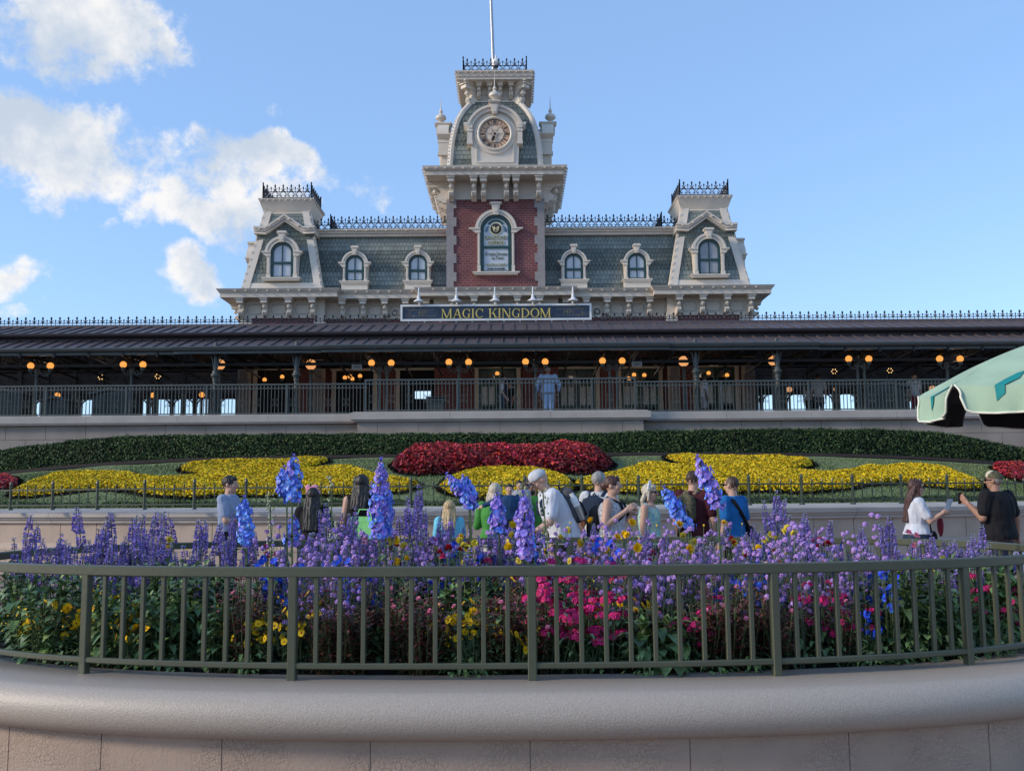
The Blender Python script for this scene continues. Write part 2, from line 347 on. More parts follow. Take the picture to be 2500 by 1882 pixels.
    for s, k in (('L',1),('R',-1)):
        S_, E_, W_ = J[s]; ar = u*(.88 if fem else 1)*w**.6
        capsule(b, S_, .036*ar, E_, .026*ar); capsule(b, E_, .026*ar, W_, .0175*ar)
        d = (W_-E_).normalized(); n = Vector((-k,0,0)); n = n-d*n.dot(d)
        n = n.normalized() if n.length > .1 else Vector((0,0,-1)); t = d.cross(n).normalized()
        if t.y > 0: t = -t
        hl = .052*u
        for i in range(4):
            o = t*((1.5-i)*.0115*u); kn = W_+d*hl+o; capsule(b, W_+o*.5, .012*u, kn, .0078*u, 8)
            l1 = (.030,.034,.032,.026)[i]*u; m1 = kn+(d*.85+n*.45).normalized()*l1; capsule(b, kn, .0062*u, m1, .0056*u, 7); capsule(b, m1, .0056*u, m1+(d*.45+n*.9).normalized()*l1*.75, .0048*u, 7)
        tb = W_+d*hl*.3+t*.018*u; tm = tb+(d*.7+t*.7+n*.3).normalized()*.032*u; capsule(b, tb, .0085*u, tm, .0062*u, 7); capsule(b, tm, .0062*u, tm+(d+n*.4).normalized()*.022*u, .0052*u, 7)
    for k in (-1,1):
        hp, kn, an = Vector((k*.048*u,0,.50*u)), Vector((k*.055*u,-.008*u,.285*u)), Vector((k*.058*u,.012*u,.045*u))
        capsule(b, hp, .052*u*w, kn, .034*u*w**.7); capsule(b, kn, .034*u*w**.7, an, .021*u); capsule(b, an+Vector((0,.01*u,-.02*u)), .022*u, an+Vector((k*.012*u,-.085*u,-.028*u)), .016*u)
    bm_ = fuse(b, voxel, 2, 'body', [skin]); link('body', bm_, root)
    # clothes
    t = MB(); sl = top[1]
    torso(t, hem, .842 if sl != 'none' else .800, .0095, .10 if fem else .04)
    for s, k in (('L',1),('R',-1)):
        S_, E_, W_ = J[s]; ar = u*(.9 if fem else 1)*w**.6
        if sl == 'none': capsule(t, S_+Vector((-k*.022*u,0,.006*u)), .036*ar, S_+Vector((-k*.03*u,0,-.03*u)), .04*ar); continue
        capsule(t, S_+Vector((-k*.004*u,0,.002*u)), .048*ar, S_+(E_-S_)*(.72 if sl == 'short' else 1.), (.040 if sl == 'short' else .036)*ar)
        if sl == 'long': capsule(t, E_, .036*ar, E_+(W_-E_)*.92, .026*ar)
    link('shirt', fuse(t, .010, 2, 'shirt', [top[0]], (.010*u/1.7,16,16,7)), root)
    p = MB(); torso(p, .475, .60, .006)
    for k in (-1,1):
        hp, kn, an = Vector((k*.048*u,0,.50*u)), Vector((k*.055*u,-.006*u,.285*u)), Vector((k*.058*u,.010*u,.05*u))
        capsule(p, hp, .062*u*w, kn, .047*u*w**.7)
        if bottom[1] == 'long': capsule(p, kn, .047*u*w**.7, an, .038*u)
    link('trousers', fuse(p, .011, 2, 'trousers', [bottom[0]], (.010*u/1.7,14,14,6)), root)
    for k in (-1,1):
        s_ = MB(); an = Vector((k*.058*u,.012*u,.03*u)); capsule(s_, an+Vector((0,.012*u,-.004*u)), .026*u, an+Vector((k*.014*u,-.095*u,-.010*u)), .021*u)
        link('shoe', fuse(s_, .012, 1, 'shoe', [shoes]), root)
    # hair and face
    st, hm = hair; h = MB()
    if st == 'buzz': ell(h, (0,.075,.135), (.372,.425,.42))
    elif st == 'bald': pass
    else:
        ell(h, (0,.085,.165), (.40,.46,.43)); ell(h, (0,-.20,.36), (.28,.20,.16))
        if st in ('long','bob','xlong'):
            zl = {'bob':-.75,'long':-1.45,'xlong':-2.1}[st]
            for k in (-1,-.5,0,.5,1): capsule(h, Hd(k*.30,.12+.16*(1-abs(k)),.1), .14*hs, Hd(k*.38,(.38 if st == 'bob' else .50)+.10*(1-abs(k)),max(-.75,zl*.6)), .15*hs); capsule(h, Hd(k*.38,(.38 if st == 'bob' else .50)+.10*(1-abs(k)),max(-.75,zl*.6)), .15*hs, Hd(k*.36,(.40 if st == 'bob' else .78)+.08*(1-abs(k)),zl), .09*hs)
            for k in (-1,1): capsule(h, Hd(k*.36,-.06,.25), .07*hs, Hd(k*.40,.0,-.45 if st == 'bob' else -.7), .07*hs)
        if st == 'bun': ell(h, (0,.52,.02), (.22,.20,.24)); capsule(h, Hd(0,.3,.0), .2*hs, Hd(0,.45,-.1), .15*hs)
    if h.v: link('hair', fuse(h, .009*max(.7,u/1.7), 1, 'hair', [hm], (.009*u/1.7,55,55,9)), root)
    if beard: bd = MB(); ell(bd, (0,-.20,-.36), (.23,.20,.19)); capsule(bd, Hd(-.2,-.2,-.2), .06*hs, Hd(-.33,0,.05), .05*hs); capsule(bd, Hd(.2,-.2,-.2), .06*hs, Hd(.33,0,.05), .05*hs); link('beard', fuse(bd, .008, 1, 'beard', [beard]), root)
    if not glasses:
        for k in (-1,1): e_ = MB(); ell(e_, (k*.155,-.385,.045), (.05,.03,.03), 8, 6, 0); ell(e_, (k*.155,-.412,.045), (.024,.012,.026), 8, 6, 1); e_.build('eye', ['eye_white','lens'], root, True)
    else:
        g = MB()
        for k in (-1,1): ell(g, (k*.18,-.43,.05), (.145,.035,.095), 10, 6); g.bar(Hd(k*.32,-.41,.09), Hd(k*.39,.05,.06), .035*hs, .05*hs)
        g.bar(Hd(-.1,-.45,.09), Hd(.1,-.45,.09), .03*hs, .04*hs); g.build('sunglasses', ['lens'], root, True)
    lp = MB(); ell(lp, (0,-.395,-.225), (.10,.035,.03), 10, 6); lp.build('lips', ['lip'], root, True)
    return dict(root=root, u=u, Hd=Hd, hs=hs, sh=sh, J=J, T=T, ell=ell, rz=rz, M=Matrix.Translation((top_pt.x,D,zbase)) @ Matrix.Rotation(rz,4,'Z'), w=w)
def worn(p, mb, name, mats, smooth=True, vox=None, disp=None):
    if vox: return link(name, fuse(mb, vox, 1, name, mats, disp), p['root'])
    return mb.build(name, mats, p['root'], smooth)
def held(p, c, mb, name, mats, label, cat, vox=None, smooth=False):
    """a thing of its own, modelled in the person's frame about point c"""
    c = Vector(c); mb.xform(Matrix.Translation(-c))
    o = link(name, fuse(mb, vox, 1, name, mats), None) if vox else mb.build(name, mats, None, smooth, 40)
    o.location = p['M'] @ c; o.rotation_euler = (0,0,p['rz']); return tag(o, label, cat)
def cap_hat(p, crown, brim, back=False, front=None):
    m = MB(); ell = p['ell']; Hd = p['Hd']
    def dome(mb, c, r, n=20): mb.loft([[Hd(c[0]+r[0]*cos(t)*cos(2*pi*i/n), c[1]+r[1]*cos(t)*sin(2*pi*i/n), c[2]+r[2]*sin(t)+.10*cos(t)*-sin(2*pi*i/n)*.6) for i in range(n)] for t in [-.12]+[pi/2*k/8 for k in range(8)]+[pi/2-.04]], 0)
    dome(m, (0,.06,.20), (.415,.475,.40)); c = worn(p, m, 'cap', [crown])
    b = MB(); Hd = p['Hd']; s = 1 if back else -1
    pts = [Hd(.34*sin(a), s*(.40+(.58 if back else .40)*cos(a)), .20-.05*cos(a)) for a in [-1.5+3*i/10 for i in range(11)]]
    b.prism(pts, tuple((p['Hd'](0,0,.03)-p['Hd'](0,0,0))), 0); b.build('brim', [brim], c)
    if front: f = MB(); dome(f, (0,-.03,.22), (.37,.41,.40)); f.build('front_panel', [front], c, True)
def backpack(p, wd, ht, dp, m1, m2, label, yoff=.058, zc=.68, vox=.014, tilt=0.):
    u = p['u']; T = p['T']; k = MB(); rings_ = []
    for i in range(9):
        t = -1+2*i/8; r = sqrt(max(.02, 1-abs(t)**5)); z = zc*u+t*ht/2
        rings_.append([T((wd/2*r*copysign(abs(cos(a))**.6,cos(a)), yoff*u*p['w']+dp/2+dp/2*r*copysign(abs(sin(a))**.6,sin(a))*(1.0-.25*t), z)) for a in [2*pi*j/20 for j in range(20)]])
    k.loft(rings_, 0); c = T((0,yoff*u+dp/2,zc*u)); o = held(p, c, k, 'backpack', [m1], label, 'backpack', vox)
    s = MB()
    for sd in (-1,1):
        s.tube([T((sd*wd*.28,yoff*u*1.05,zc*u+ht*.44)), T((sd*wd*.30,.02*u,.838*u)), T((sd*wd*.32,-.065*u*p['w'],.79*u)), T((sd*wd*.36,-.082*u*p['w']**1.3,.72*u)), T((sd*wd*.5,-.01*u,.62*u)), T((sd*wd*.42,yoff*u*1.1,zc*u-ht*.42))], .018*u/1.7*1.3, 6)
    k2 = MB(); k2.tube([T((-wd*.08,yoff*u+dp*.3,zc*u+ht*.47)),T((0,yoff*u+dp*.3,zc*u+ht*.56)),T((wd*.08,yoff*u+dp*.3,zc*u+ht*.47))], .012, 6)
    k2.box(0,0,0,0,0,0) if False else None
    for mb, nm in ((s,'strap'),(k2,'handle')): mb.xform(Matrix.Translation(-c)); mb.build(nm, [m2], o, True)
    pk = MB(); q = T((0,yoff*u+dp*1.02,zc*u-ht*.2)); pk.loft([[T((wd*.36*copysign(abs(cos(a))**.5,cos(a))*r, yoff*u*p['w']+dp*(.95+.12*r), zc*u-ht*.2+ht*.2*copysign(abs(sin(a))**.5,sin(a))*r)) for a in [2*pi*j/16 for j in range(16)]] for r in (1.,.9,.4)], 0); pk.xform(Matrix.Translation(-c)); pk.build('pocket', [m1], o, True)
    return o, c
A = person
# 1 – man with folded arms
p = A('man in a pale blue grey T-shirt with folded arms, standing at the left, facing right', 560, 1160, 14.4, 82, top=('cloth_bluegrey','short'), hem=.545, hair=('short','hair_black'), arms={'L':((.03,-.045,-.165),(-.10,-.115,-.150)),'R':((-.03,-.045,-.165),(.10,-.105,-.165))}, w=1.02)
# 2 – woman with pink headband, seen from behind
p = A('woman with long black hair and a pink headband, seen from behind', 764, 1189, 13.2, 180, fem=True, top=('cloth_black','short'), hair=('xlong','hair_black'), arms={'R':((-.06,-.05,-.16),(-.16,-.17,-.21)),'L':((.04,0,-.17),(.02,-.06,-.32))}, w=1.08)
m = MB(); p['ell'](m, (.34,.02,.58), (.17,.06,.17), 12, 8); worn(p, m, 'headband_bow', ['pink_felt']); m = MB(); p['ell'](m, (-.10,.02,.62), (.22,.07,.13), 12, 8); p['ell'](m, (.05,.02,.58), (.07,.08,.08), 8, 6); worn(p, m, 'headband_bow', ['pink_felt'])
m = MB(); m.tube([p['Hd'](.42*cos(a),.06,.16+.42*sin(a)) for a in [pi*i/10 for i in range(11)]], .012, 6); worn(p, m, 'headband', ['pink_felt'])
# 3 – woman in black sleeveless top
p = A('woman with dark shoulder length hair in a black sleeveless top, seen from behind', 883, 1157, 13.6, 172, fem=True, skin='skin_light', top=('cloth_black','none'), hair=('long','hair_black'), w=1.15)
m = MB(); T = p['T']; u = p['u']; m.tube([T((.07*u,.02*u,.835*u)),T((.03*u,.075*u,.74*u)),T((-.06*u,.085*u,.62*u)),T((-.12*u,.04*u,.54*u))], .022, 6); worn(p, m, 'crossbody_strap', ['strap_black'])
# stroller with lime bag in front of them
sp0 = P(878,1330,13.0); o = empty('stroller', 'black stroller with a lime green bag hanging on it, beside the woman in black', 'stroller', (sp0.x,13.0,0))
k = MB()
for s in (-1,1): k.tube([(s*.24,-.1,.1),(s*.24,.15,.55),(s*.24,.35,1.0)], .016, 6); k.tube([(s*.24,.3,.08),(s*.24,.05,.5)], .014, 6)
k.tube([(-.24,.35,1.0),(.24,.35,1.0)], .018, 6); k.build('frame', ['steel'], o)
k = MB(); k.loft([[(x*.22,y,z) for x in (-1,1) for y in (0,)]+[(.22,y+.18,z),(-.22,y+.18,z)] for y, z in ((-.12,.42),(-.05,.7),(.1,.98))], 0); k.build('seat', ['cloth_black'], o)
for x, y in ((-.26,-.12),(.26,-.12),(-.26,.3),(.26,.3)): k = MB(); k.lathe((x,y,.09), [(.03,-.02),(.09,-.02),(.09,.02),(.03,.02)], 14, (1,0,0)); k.build('wheel', ['cloth_black'], o)
bp_ = P(888,1282,12.7); k = MB(); k.loft([[(s*.17*r,y*.07*r,z) for s, y in ((-1,-1),(1,-1),(1,1),(-1,1))] for z, r in ((-.17,.85),(-.1,1),(.1,1),(.16,.9))], 0); k.tube([(-.1,0,.15),(-.06,0,.25),(.06,0,.25),(.1,0,.15)], .01, 5)
o = k.build('shoulder_bag', ['lime_bag']); o.location = (bp_.x, 12.72, bp_.z-.05); tag(o, 'lime green bag hanging on the stroller under the woman in black', 'bag')
# 4 – blond girl
p = A('girl with wavy blond hair in a sky blue T-shirt, seen from behind', 1097, 1220, 13.2, 180, fem=True, top=('cloth_sky','short'), hair=('long','hair_blond'), bottom=('cloth_slate','short'), w=1.05)
# 5 – adult in green carrying a child in navy
p = A('woman with light brown hair in a green jacket carrying a child in navy', 1208, 1178, 13.6, 168, fem=True, top=('cloth_green','long'), hair=('bob','hair_ash'), bottom=('cloth_palegrey','long'), w=1.2, arms={'L':((.05,-.05,-.16),(-.02,-.14,-.10)),'R':((-.05,-.05,-.16),(.03,-.14,-.12))})
c = A('small dark haired child in a navy sweater carried over the green jacket\'s shoulder', 1243, 1180, 13.35, 10, H=.98, zbase=P(1243,1180,13.35).z-.98, top=('cloth_indigo','long'), hair=('short','hair_black'), bottom=('cloth_navy','long'), w=1.35, voxel=.007, arms={'L':((.05,-.06,-.14),(.0,-.12,-.25)),'R':((-.10,.02,-.06),(-.22,.05,-.10))})
# 6 – man with sunglasses and toddler
p = A('bearded man in dark sunglasses and a green shirt facing the camera', 1297, 1163, 13.9, 0, skin='skin_tan', top=('cloth_green','short'), hair=('short','hair_black'), glasses=True, beard='hair_black', w=1.1, arms={'R':((-.06,-.06,-.15),(-.03,-.17,-.10)),'L':((.035,-.02,-.17),(.03,-.07,-.32))})
c = A('toddler in a grey shirt held on the bearded man\'s arm', 1268, 1172, 13.55, 8, H=.85, zbase=P(1268,1172,13.55).z-.85, top=('cloth_grey','long'), hair=('short','hair_black'), bottom=('cloth_slate','long'), w=1.35, voxel=.007)
# 7 – man in white cap bending forward
p = A('big man in a white cap and a white T-shirt, bending his head forward', 1378, 1149, 12.4, -80, H=1.86, w=1.18, lean=24, head=(0,30), top=('cloth_white','short'), bottom=('cloth_black','short'), hair=('bald','hair_brown'), hem=.46, arms={'L':((.03,-.03,-.17),(.02,-.15,-.25)),'R':((-.03,.05,-.165),(-.02,.05,-.32))})
cap_hat(p, 'cloth_palegrey', 'cloth_navy', front='cloth_palegrey')
o, c = backpack(p, .34, .50, .19, 'pack_grey', 'cloth_navy', 'grey backpack with navy straps on the man in the white cap', zc=.685)
u = p['u']; T = p['T']; q = T((.16,.13*u,.66*u)); k = MB(); ax = (T((.16,.13*u,.7*u))-q).normalized()
k.lathe(q, [(.001,-.16),(.042,-.16),(.042,.02)], 14, ax, 1); k.lathe(q, [(.044,.02),(.044,.13),(.03,.15),(.028,.19),(.001,.19)], 14, ax, 0)
held(p, q, k, 'water_bottle', ['white_paint','steel'], 'white topped steel water bottle in the side of the grey backpack', 'bottle')
# 8 – grey haired man with two-tone top
p = A('grey haired man in a pale hooded top behind the woman with the bun', 1461, 1150, 13.5, 150, top=('cloth_palegrey','short'), hair=('short','hair_grey'), bottom=('cloth_palegrey','short'), w=1.08)
o, c = backpack(p, .34, .42, .14, 'cloth_navy', 'cloth_navy', 'navy backpack on the grey haired man', zc=.70)
# 9 – woman with a bun, floral tank, dark backpack
p = A('woman with brown hair in a bun and white floral tank top', 1492, 1160, 12.3, 72, fem=True, skin='skin_light', top=('print_mono','none'), hair=('bun','hair_auburn'), hem=.455, w=1.22, arms={'R':((-.035,.02,-.165),(.03,-.13,-.055)),'L':((.03,-.02,-.165),(-.02,-.12,-.08))})
g = MB()
for k_ in (-1,1): p['ell'](g, (k_*.18,-.26,.47), (.15,.04,.10), 10, 6)
worn(p, g, 'sunglasses', ['lens'])
o, c = backpack(p, .30, .44, .17, 'pack_black', 'strap_black', 'dark grey backpack with an orange patch on the woman with the bun', zc=.655)
k = MB(); u = p['u']; q = p['T']((-.09,.075*u*p['w']+.19,.65*u)); k.ball(q-c, (.03,.03,.045), 10); k.build('patch', [mat('patch_orange', (.62,.20,.09), .8)], o)
# 10 – blond woman in teal print
p = A('woman with straight blond hair, white headband and teal floral top', 1583, 1180, 13.1, 66, fem=True, top=('print_teal','none'), hair=('bob','hair_ash'), glasses=True, w=1.12, skin='skin_light', bottom=('cloth_black','long'))
for k_ in (-1,1): m = MB(); p['ell'](m, (k_*.13,.0,.62), (.12,.05,.17), 10, 8); worn(p, m, 'headband_bow', ['white_paint'])
m = MB(); m.tube([p['Hd'](.43*cos(a),.0,.16+.43*sin(a)) for a in [pi*i/10 for i in range(11)]], .012, 6); worn(p, m, 'headband', ['white_paint'])
# 11 – man in maroon
p = A('man with a buzz cut in a maroon T-shirt, turned away to the right', 1690, 1147, 13.4, 140, top=('cloth_maroon','short'), hair=('buzz','hair_brown'), bottom=('cloth_navy','long'), w=1.15, arms={'R':((-.045,-.01,-.17),(-.02,-.07,-.31)),'L':((.03,0,-.17),(.03,-.05,-.32))})
o, c = backpack(p, .28, .42, .17, 'camo', 'pack_khaki', 'camouflage backpack with khaki straps on the man in maroon', zc=.71)
# 12 – boy in blue
p = A('young man with short brown hair in a bright blue T-shirt, looking left', 1788, 1161, 13.2, -140, top=('cloth_blue','short'), hair=('buzz','hair_brown'), glasses=True, hem=.47, w=.98)
m = MB(); T = p['T']; u = p['u']; m.tube([T((.075*u,-.02*u,.838*u)),T((.07*u,.06*u,.80*u)),T((0,.082*u,.70*u)),T((-.09*u,.07*u,.60*u)),T((-.11*u,.0,.56*u))], .026, 6); worn(p, m, 'crossbody_strap', ['strap_black'])
k = MB(); q = T((-.115*u,.03*u,.555*u)); k.loft([[(q.x+s*.05*r,q.y+y*.09*r,q.z+z) for s, y in ((-1,-1),(1,-1),(1,1),(-1,1))] for z, r in ((-.09,.8),(-.05,1),(.06,1),(.09,.8))]); held(p, q, k, 'crossbody_bag', ['strap_black'], 'small black crossbody bag at the hip of the young man in blue', 'bag')
# 13 – woman with phone
p = A('woman with long auburn hair in a white T-shirt, holding up a phone', 2232, 1169, 13.9, 84, fem=True, top=('cloth_white','short'), hair=('xlong','hair_auburn'), bottom=('cloth_denim','long'), glasses=True, hem=.535, w=1.14, arms={'R':((-.03,-.075,-.155),(-.01,-.190,-.085)),'L':((.03,-.07,-.15),(.0,-.20,-.11))})
W_ = p['J']['R'][2]; q = W_+Vector((-.0,-.075,.11)); k = MB(); k.obox(q, (.006,-.006,0), (0,-.025,.004), (.0,-.03,.078)); k.obox(q, (.004,0,0), (0,.036,.0), (0,-.028,.076)); held(p, q, k, 'phone', ['phone_blue'], 'pale blue phone held up by the woman in the white T-shirt', 'phone')
q = p['J']['L'][2]+Vector((.03,-.06,-.13)); k = MB(); k.loft([[(q.x+.05*r*cos(a),q.y+.045*r*sin(a),q.z+z) for a in [2*pi*i/10 for i in range(10)]] for z, r in ((-.17,.25),(-.1,.8),(0,1.),(.08,.8),(.15,.4))]); held(p, q, k, 'folded_garment', ['red_cloth'], 'dark red folded garment hanging from the hand of the woman with the phone', 'clothing')
T = p['T']; u = p['u']; q = T((-.02,-.115*u,.50*u)); k = MB(); k.loft([[(q.x+s*.11*r,q.y+y*.045*r,q.z+z) for s, y in ((-1,-1),(1,-1),(1,1),(-1,1))] for z, r in ((-.10,.75),(-.05,1),(.06,.9),(.10,.6))]); k.tube([(q.x,q.y,q.z+.09),(q.x-.02,q.y+.05,q.z+.35),tuple(T((.03*u,-.03*u,.83*u)))], .009, 5); held(p, q, k, 'handbag', ['strap_black'], 'small black handbag at the hip of the woman with the phone', 'bag')
# 14 – man in black with phone
p = A('heavy man in a black T-shirt and camouflage cap, seen from behind, raising a phone', 2428, 1149, 13.3, -152, skin='skin_tan', top=('cloth_black','short'), hair=('buzz','hair_grey'), bottom=('cloth_slate','long'), glasses=True, hem=.475, w=1.30, head=(22,0), arms={'R':((-.085,.0,-.165),(-.115,-.02,-.320)),'L':((.035,-.01,-.160),(.070,-.105,-.050))}) 
cap_hat(p, 'camo', 'camo', front='cap_tan')
W_ = p['J']['L'][2]; q = W_+Vector((.01,-.10,.07)); k = MB(); k.obox(q, (.036,-.01,0), (.002,.006,0), (0,0,.076)); held(p, q, k, 'phone', ['phone_body'], 'black phone held out by the man in the black T-shirt', 'phone')
q = p['J']['R'][2]+Vector((-.01,-.02,-.30)); k = MB(); k.loft([[(q.x+.10*r*cos(a)*(1+.1*sin(5*a)),q.y+.14*r*sin(a)*(1+.1*cos(4*a)),q.z+z) for a in [2*pi*i/14 for i in range(14)]] for z, r in ((-.17,.7),(-.14,1),(.0,1.),(.1,.6),(.2,.12))]); held(p, q, k, 'carrier_bag', ['plastic_white'], 'white plastic carrier bag hanging from the hand of the man in black', 'bag', smooth=True)
# platform people
PZ = 4.12
p = A('person in a white shirt and dark waistcoat behind the middle railing, facing right', 1227, 945, 34.5, 75, zbase=PZ, H=1.62, top=('cloth_white','short'), bottom=('cloth_navy','long'), hair=('bob','hair_black'), voxel=.012, arms={'R':((-.03,-.02,-.17),(-.02,-.12,-.31))})
m = MB(); T = p['T']; u = p['u']
m.loft([[T((.112*u*cos(a),.088*u*sin(a),z*u)) for a in [2*pi*i/16 for i in range(16)]] for z in (.54,.6,.68,.76,.80)]); worn(p, m, 'waistcoat', ['cloth_navy'])
A('big man in pale blue shirt and trousers behind the middle railing, seen from behind', 1338, 931, 33.6, 180, zbase=PZ, H=1.80, w=1.3, skin='skin_tan', top=('cloth_paleblue','long'), bottom=('cloth_paleblue','long'), hair=('buzz','hair_grey'), voxel=.012, arms={'L':((.08,.0,-.15),(.07,-.07,-.27)),'R':((-.08,.0,-.15),(-.07,-.07,-.27))})
A('dark haired person in black crouching beside the waistcoated one on the platform', 1246, 958, 35.2, -60, zbase=PZ, H=1.45, skin='skin_tan', top=('cloth_black','short'), hair=('short','hair_black'), voxel=.012)
A('person in a white shirt on the platform, right of the right exit sign', 1719, 945, 35., 90, zbase=PZ, H=1.70, skin='skin_dark', top=('cloth_white','short'), bottom=('cloth_grey','short'), hair=('short','hair_black'), voxel=.012)
A('man in a grey shirt seen from behind among the bright right arches', 1998, 943, 36., 170, zbase=PZ, H=1.78, skin='skin_tan', top=('cloth_grey','short'), bottom=('cloth_slate','long'), hair=('short','hair_black'), voxel=.012)
A('woman with dark hair beside the man in grey among the right arches', 1976, 953, 36.3, 150, zbase=PZ, H=1.62, fem=True, skin='skin_tan', top=('cloth_grey','short'), bottom=('cloth_black','long'), hair=('long','hair_black'), voxel=.012)
A('person in a pale shirt on the platform beside the umbrella edge', 2233, 952, 35., 0, zbase=PZ, H=1.62, skin='skin_light', top=('cloth_palegrey','short'), bottom=('red_cloth','long'), hair=('short','hair_brown'), voxel=.012)
# ================================================================= STATION BUILDING
mat('cream', (.60,.52,.425), .55, .07, 2.5, bump=.05, bscale=30)
mat('cream_light', (.65,.575,.48), .55, .06, 2.5)
mat('cream_panel', (.57,.505,.425), .6, .07, 2.0)
mat('slate_dark', (.118,.138,.123), .7, .15, 3, island=.16)
mat('slate_light', (.205,.232,.212), .7, .12, 3, island=.13)
mat('roof_felt', (.03,.045,.04), .9)
mat('quoin_stone', (.27,.245,.24), .8, .1, 4, bump=.1)
mat('sash_green', (.012,.05,.05), .35, .15)
mat('blind', (.50,.53,.56), .25, .12, 1.2, spec=.6)
mat('blind_grey', (.30,.31,.33), .25, .2, 1.5, spec=.6)
mat('iron', (.010,.011,.020), .45, .3)
mat('gold', (.78,.50,.13), .28, .15, 8, metal=.75)
mat('gold_dim', (.20,.17,.10), .5, .2)
mat('sign_navy', (.022,.040,.075), .4, .15, 3)
mat('white_paint', (.72,.72,.70), .4, .05)
mat('clock_peach', (.76,.46,.28), .5, .12, 2)
mat('clock_pale', (.72,.55,.41), .5, .1, 3)
mat('clock_black', (.012,.011,.012), .4)
mat('deck_grey', (.12,.11,.11), .8)
brick_mat('brick', (.140,.040,.042), (.185,.056,.054), (.25,.135,.13), .225, .100, .011)
DW, DM = 39.4, 39.8
X0 = P(1210,600,DW).x
def Z(y, D): return P(1210, y, D).z
def HW(dx, y, D): return P(1210+dx, y, D).x-P(1210, y, D).x
building = empty('station_building', 'cream and brick Victorian railway station with green slate mansard roofs and clock tower', 'building', (X0, DW, 0))
BL = Matrix.Translation((-X0,-DW,0))
def part(mb, name, mats, parent=None, local=False, smooth=False, angle=None, **k):
    p = parent or building
    if not local: mb.xform(BL)
    return mb.build(name, mats, p, smooth, angle, **k)
def shingles(mb, row_fn, nrows, sw, bands, seed=0):
    """row_fn(t) -> (left point, right point, down dir, out dir) for t in 0..1 from bottom to top"""
    rnd = random.Random(seed)
    for j in range(nrows):
        t0 = j/nrows; t1 = (j+1.22)/nrows
        a0, b0, dn, out = row_fn(t0); a1, b1, _, _ = row_fn(min(1, t1))
        sc, mi = bands(j, nrows); w = (b0-a0).length; n = max(1, int(round(w/sw)))
        u = (b0-a0).normalized(); tw = w/n; off = .5*tw*(j % 2)
        for i in range(n+1):
            cx = a0+u*(i*tw+tw/2-off)
            s0 = (cx-a0).dot(u); hw = tw/2-.006
            lo, hi = max(0, s0-hw), min(w, s0+hw)
            if hi-lo < .03: continue
            h = ((a1+b1)/2-(a0+b0)/2).length; q = -dn
            lift = out*(.022+rnd.uniform(0,.006)); top = h
            pl, pr = a0+u*lo, a0+u*hi; m = (pl+pr)/2
            if sc == 2: # pointed round tail
                pts = [m-q*h*.10+lift, m+u*(hi-lo)*.3+q*h*.10+lift, pr+q*h*.38+lift*.8, pr+q*top, pl+q*top, pl+q*h*.38+lift*.8, m-u*(hi-lo)*.3+q*h*.10+lift]
            elif sc == 1:
                pts = [m+lift-q*h*.02, m+u*(hi-lo)*.28+q*h*.05+lift, pr+q*h*.25+lift*.9, pr+q*top, pl+q*top, pl+q*h*.25+lift*.9, m-u*(hi-lo)*.28+q*h*.05+lift]
            else:
                e = (hi-lo)*.12
                pts = [pl+u*e+lift, pr-u*e+lift, pr+q*e+lift, pr+q*top, pl+q*top, pl+q*e+lift]
            mb.add(pts, [tuple(range(len(pts)))], mi)
def bands_main(j, n):
    f = j/n
    if f < .12: return 0, 0
    if f < .34: return 0, 1
    if f < .70: return 2 if f < .45 else 1, 0
    if f < .87: return 0, 1
    return 0, 0
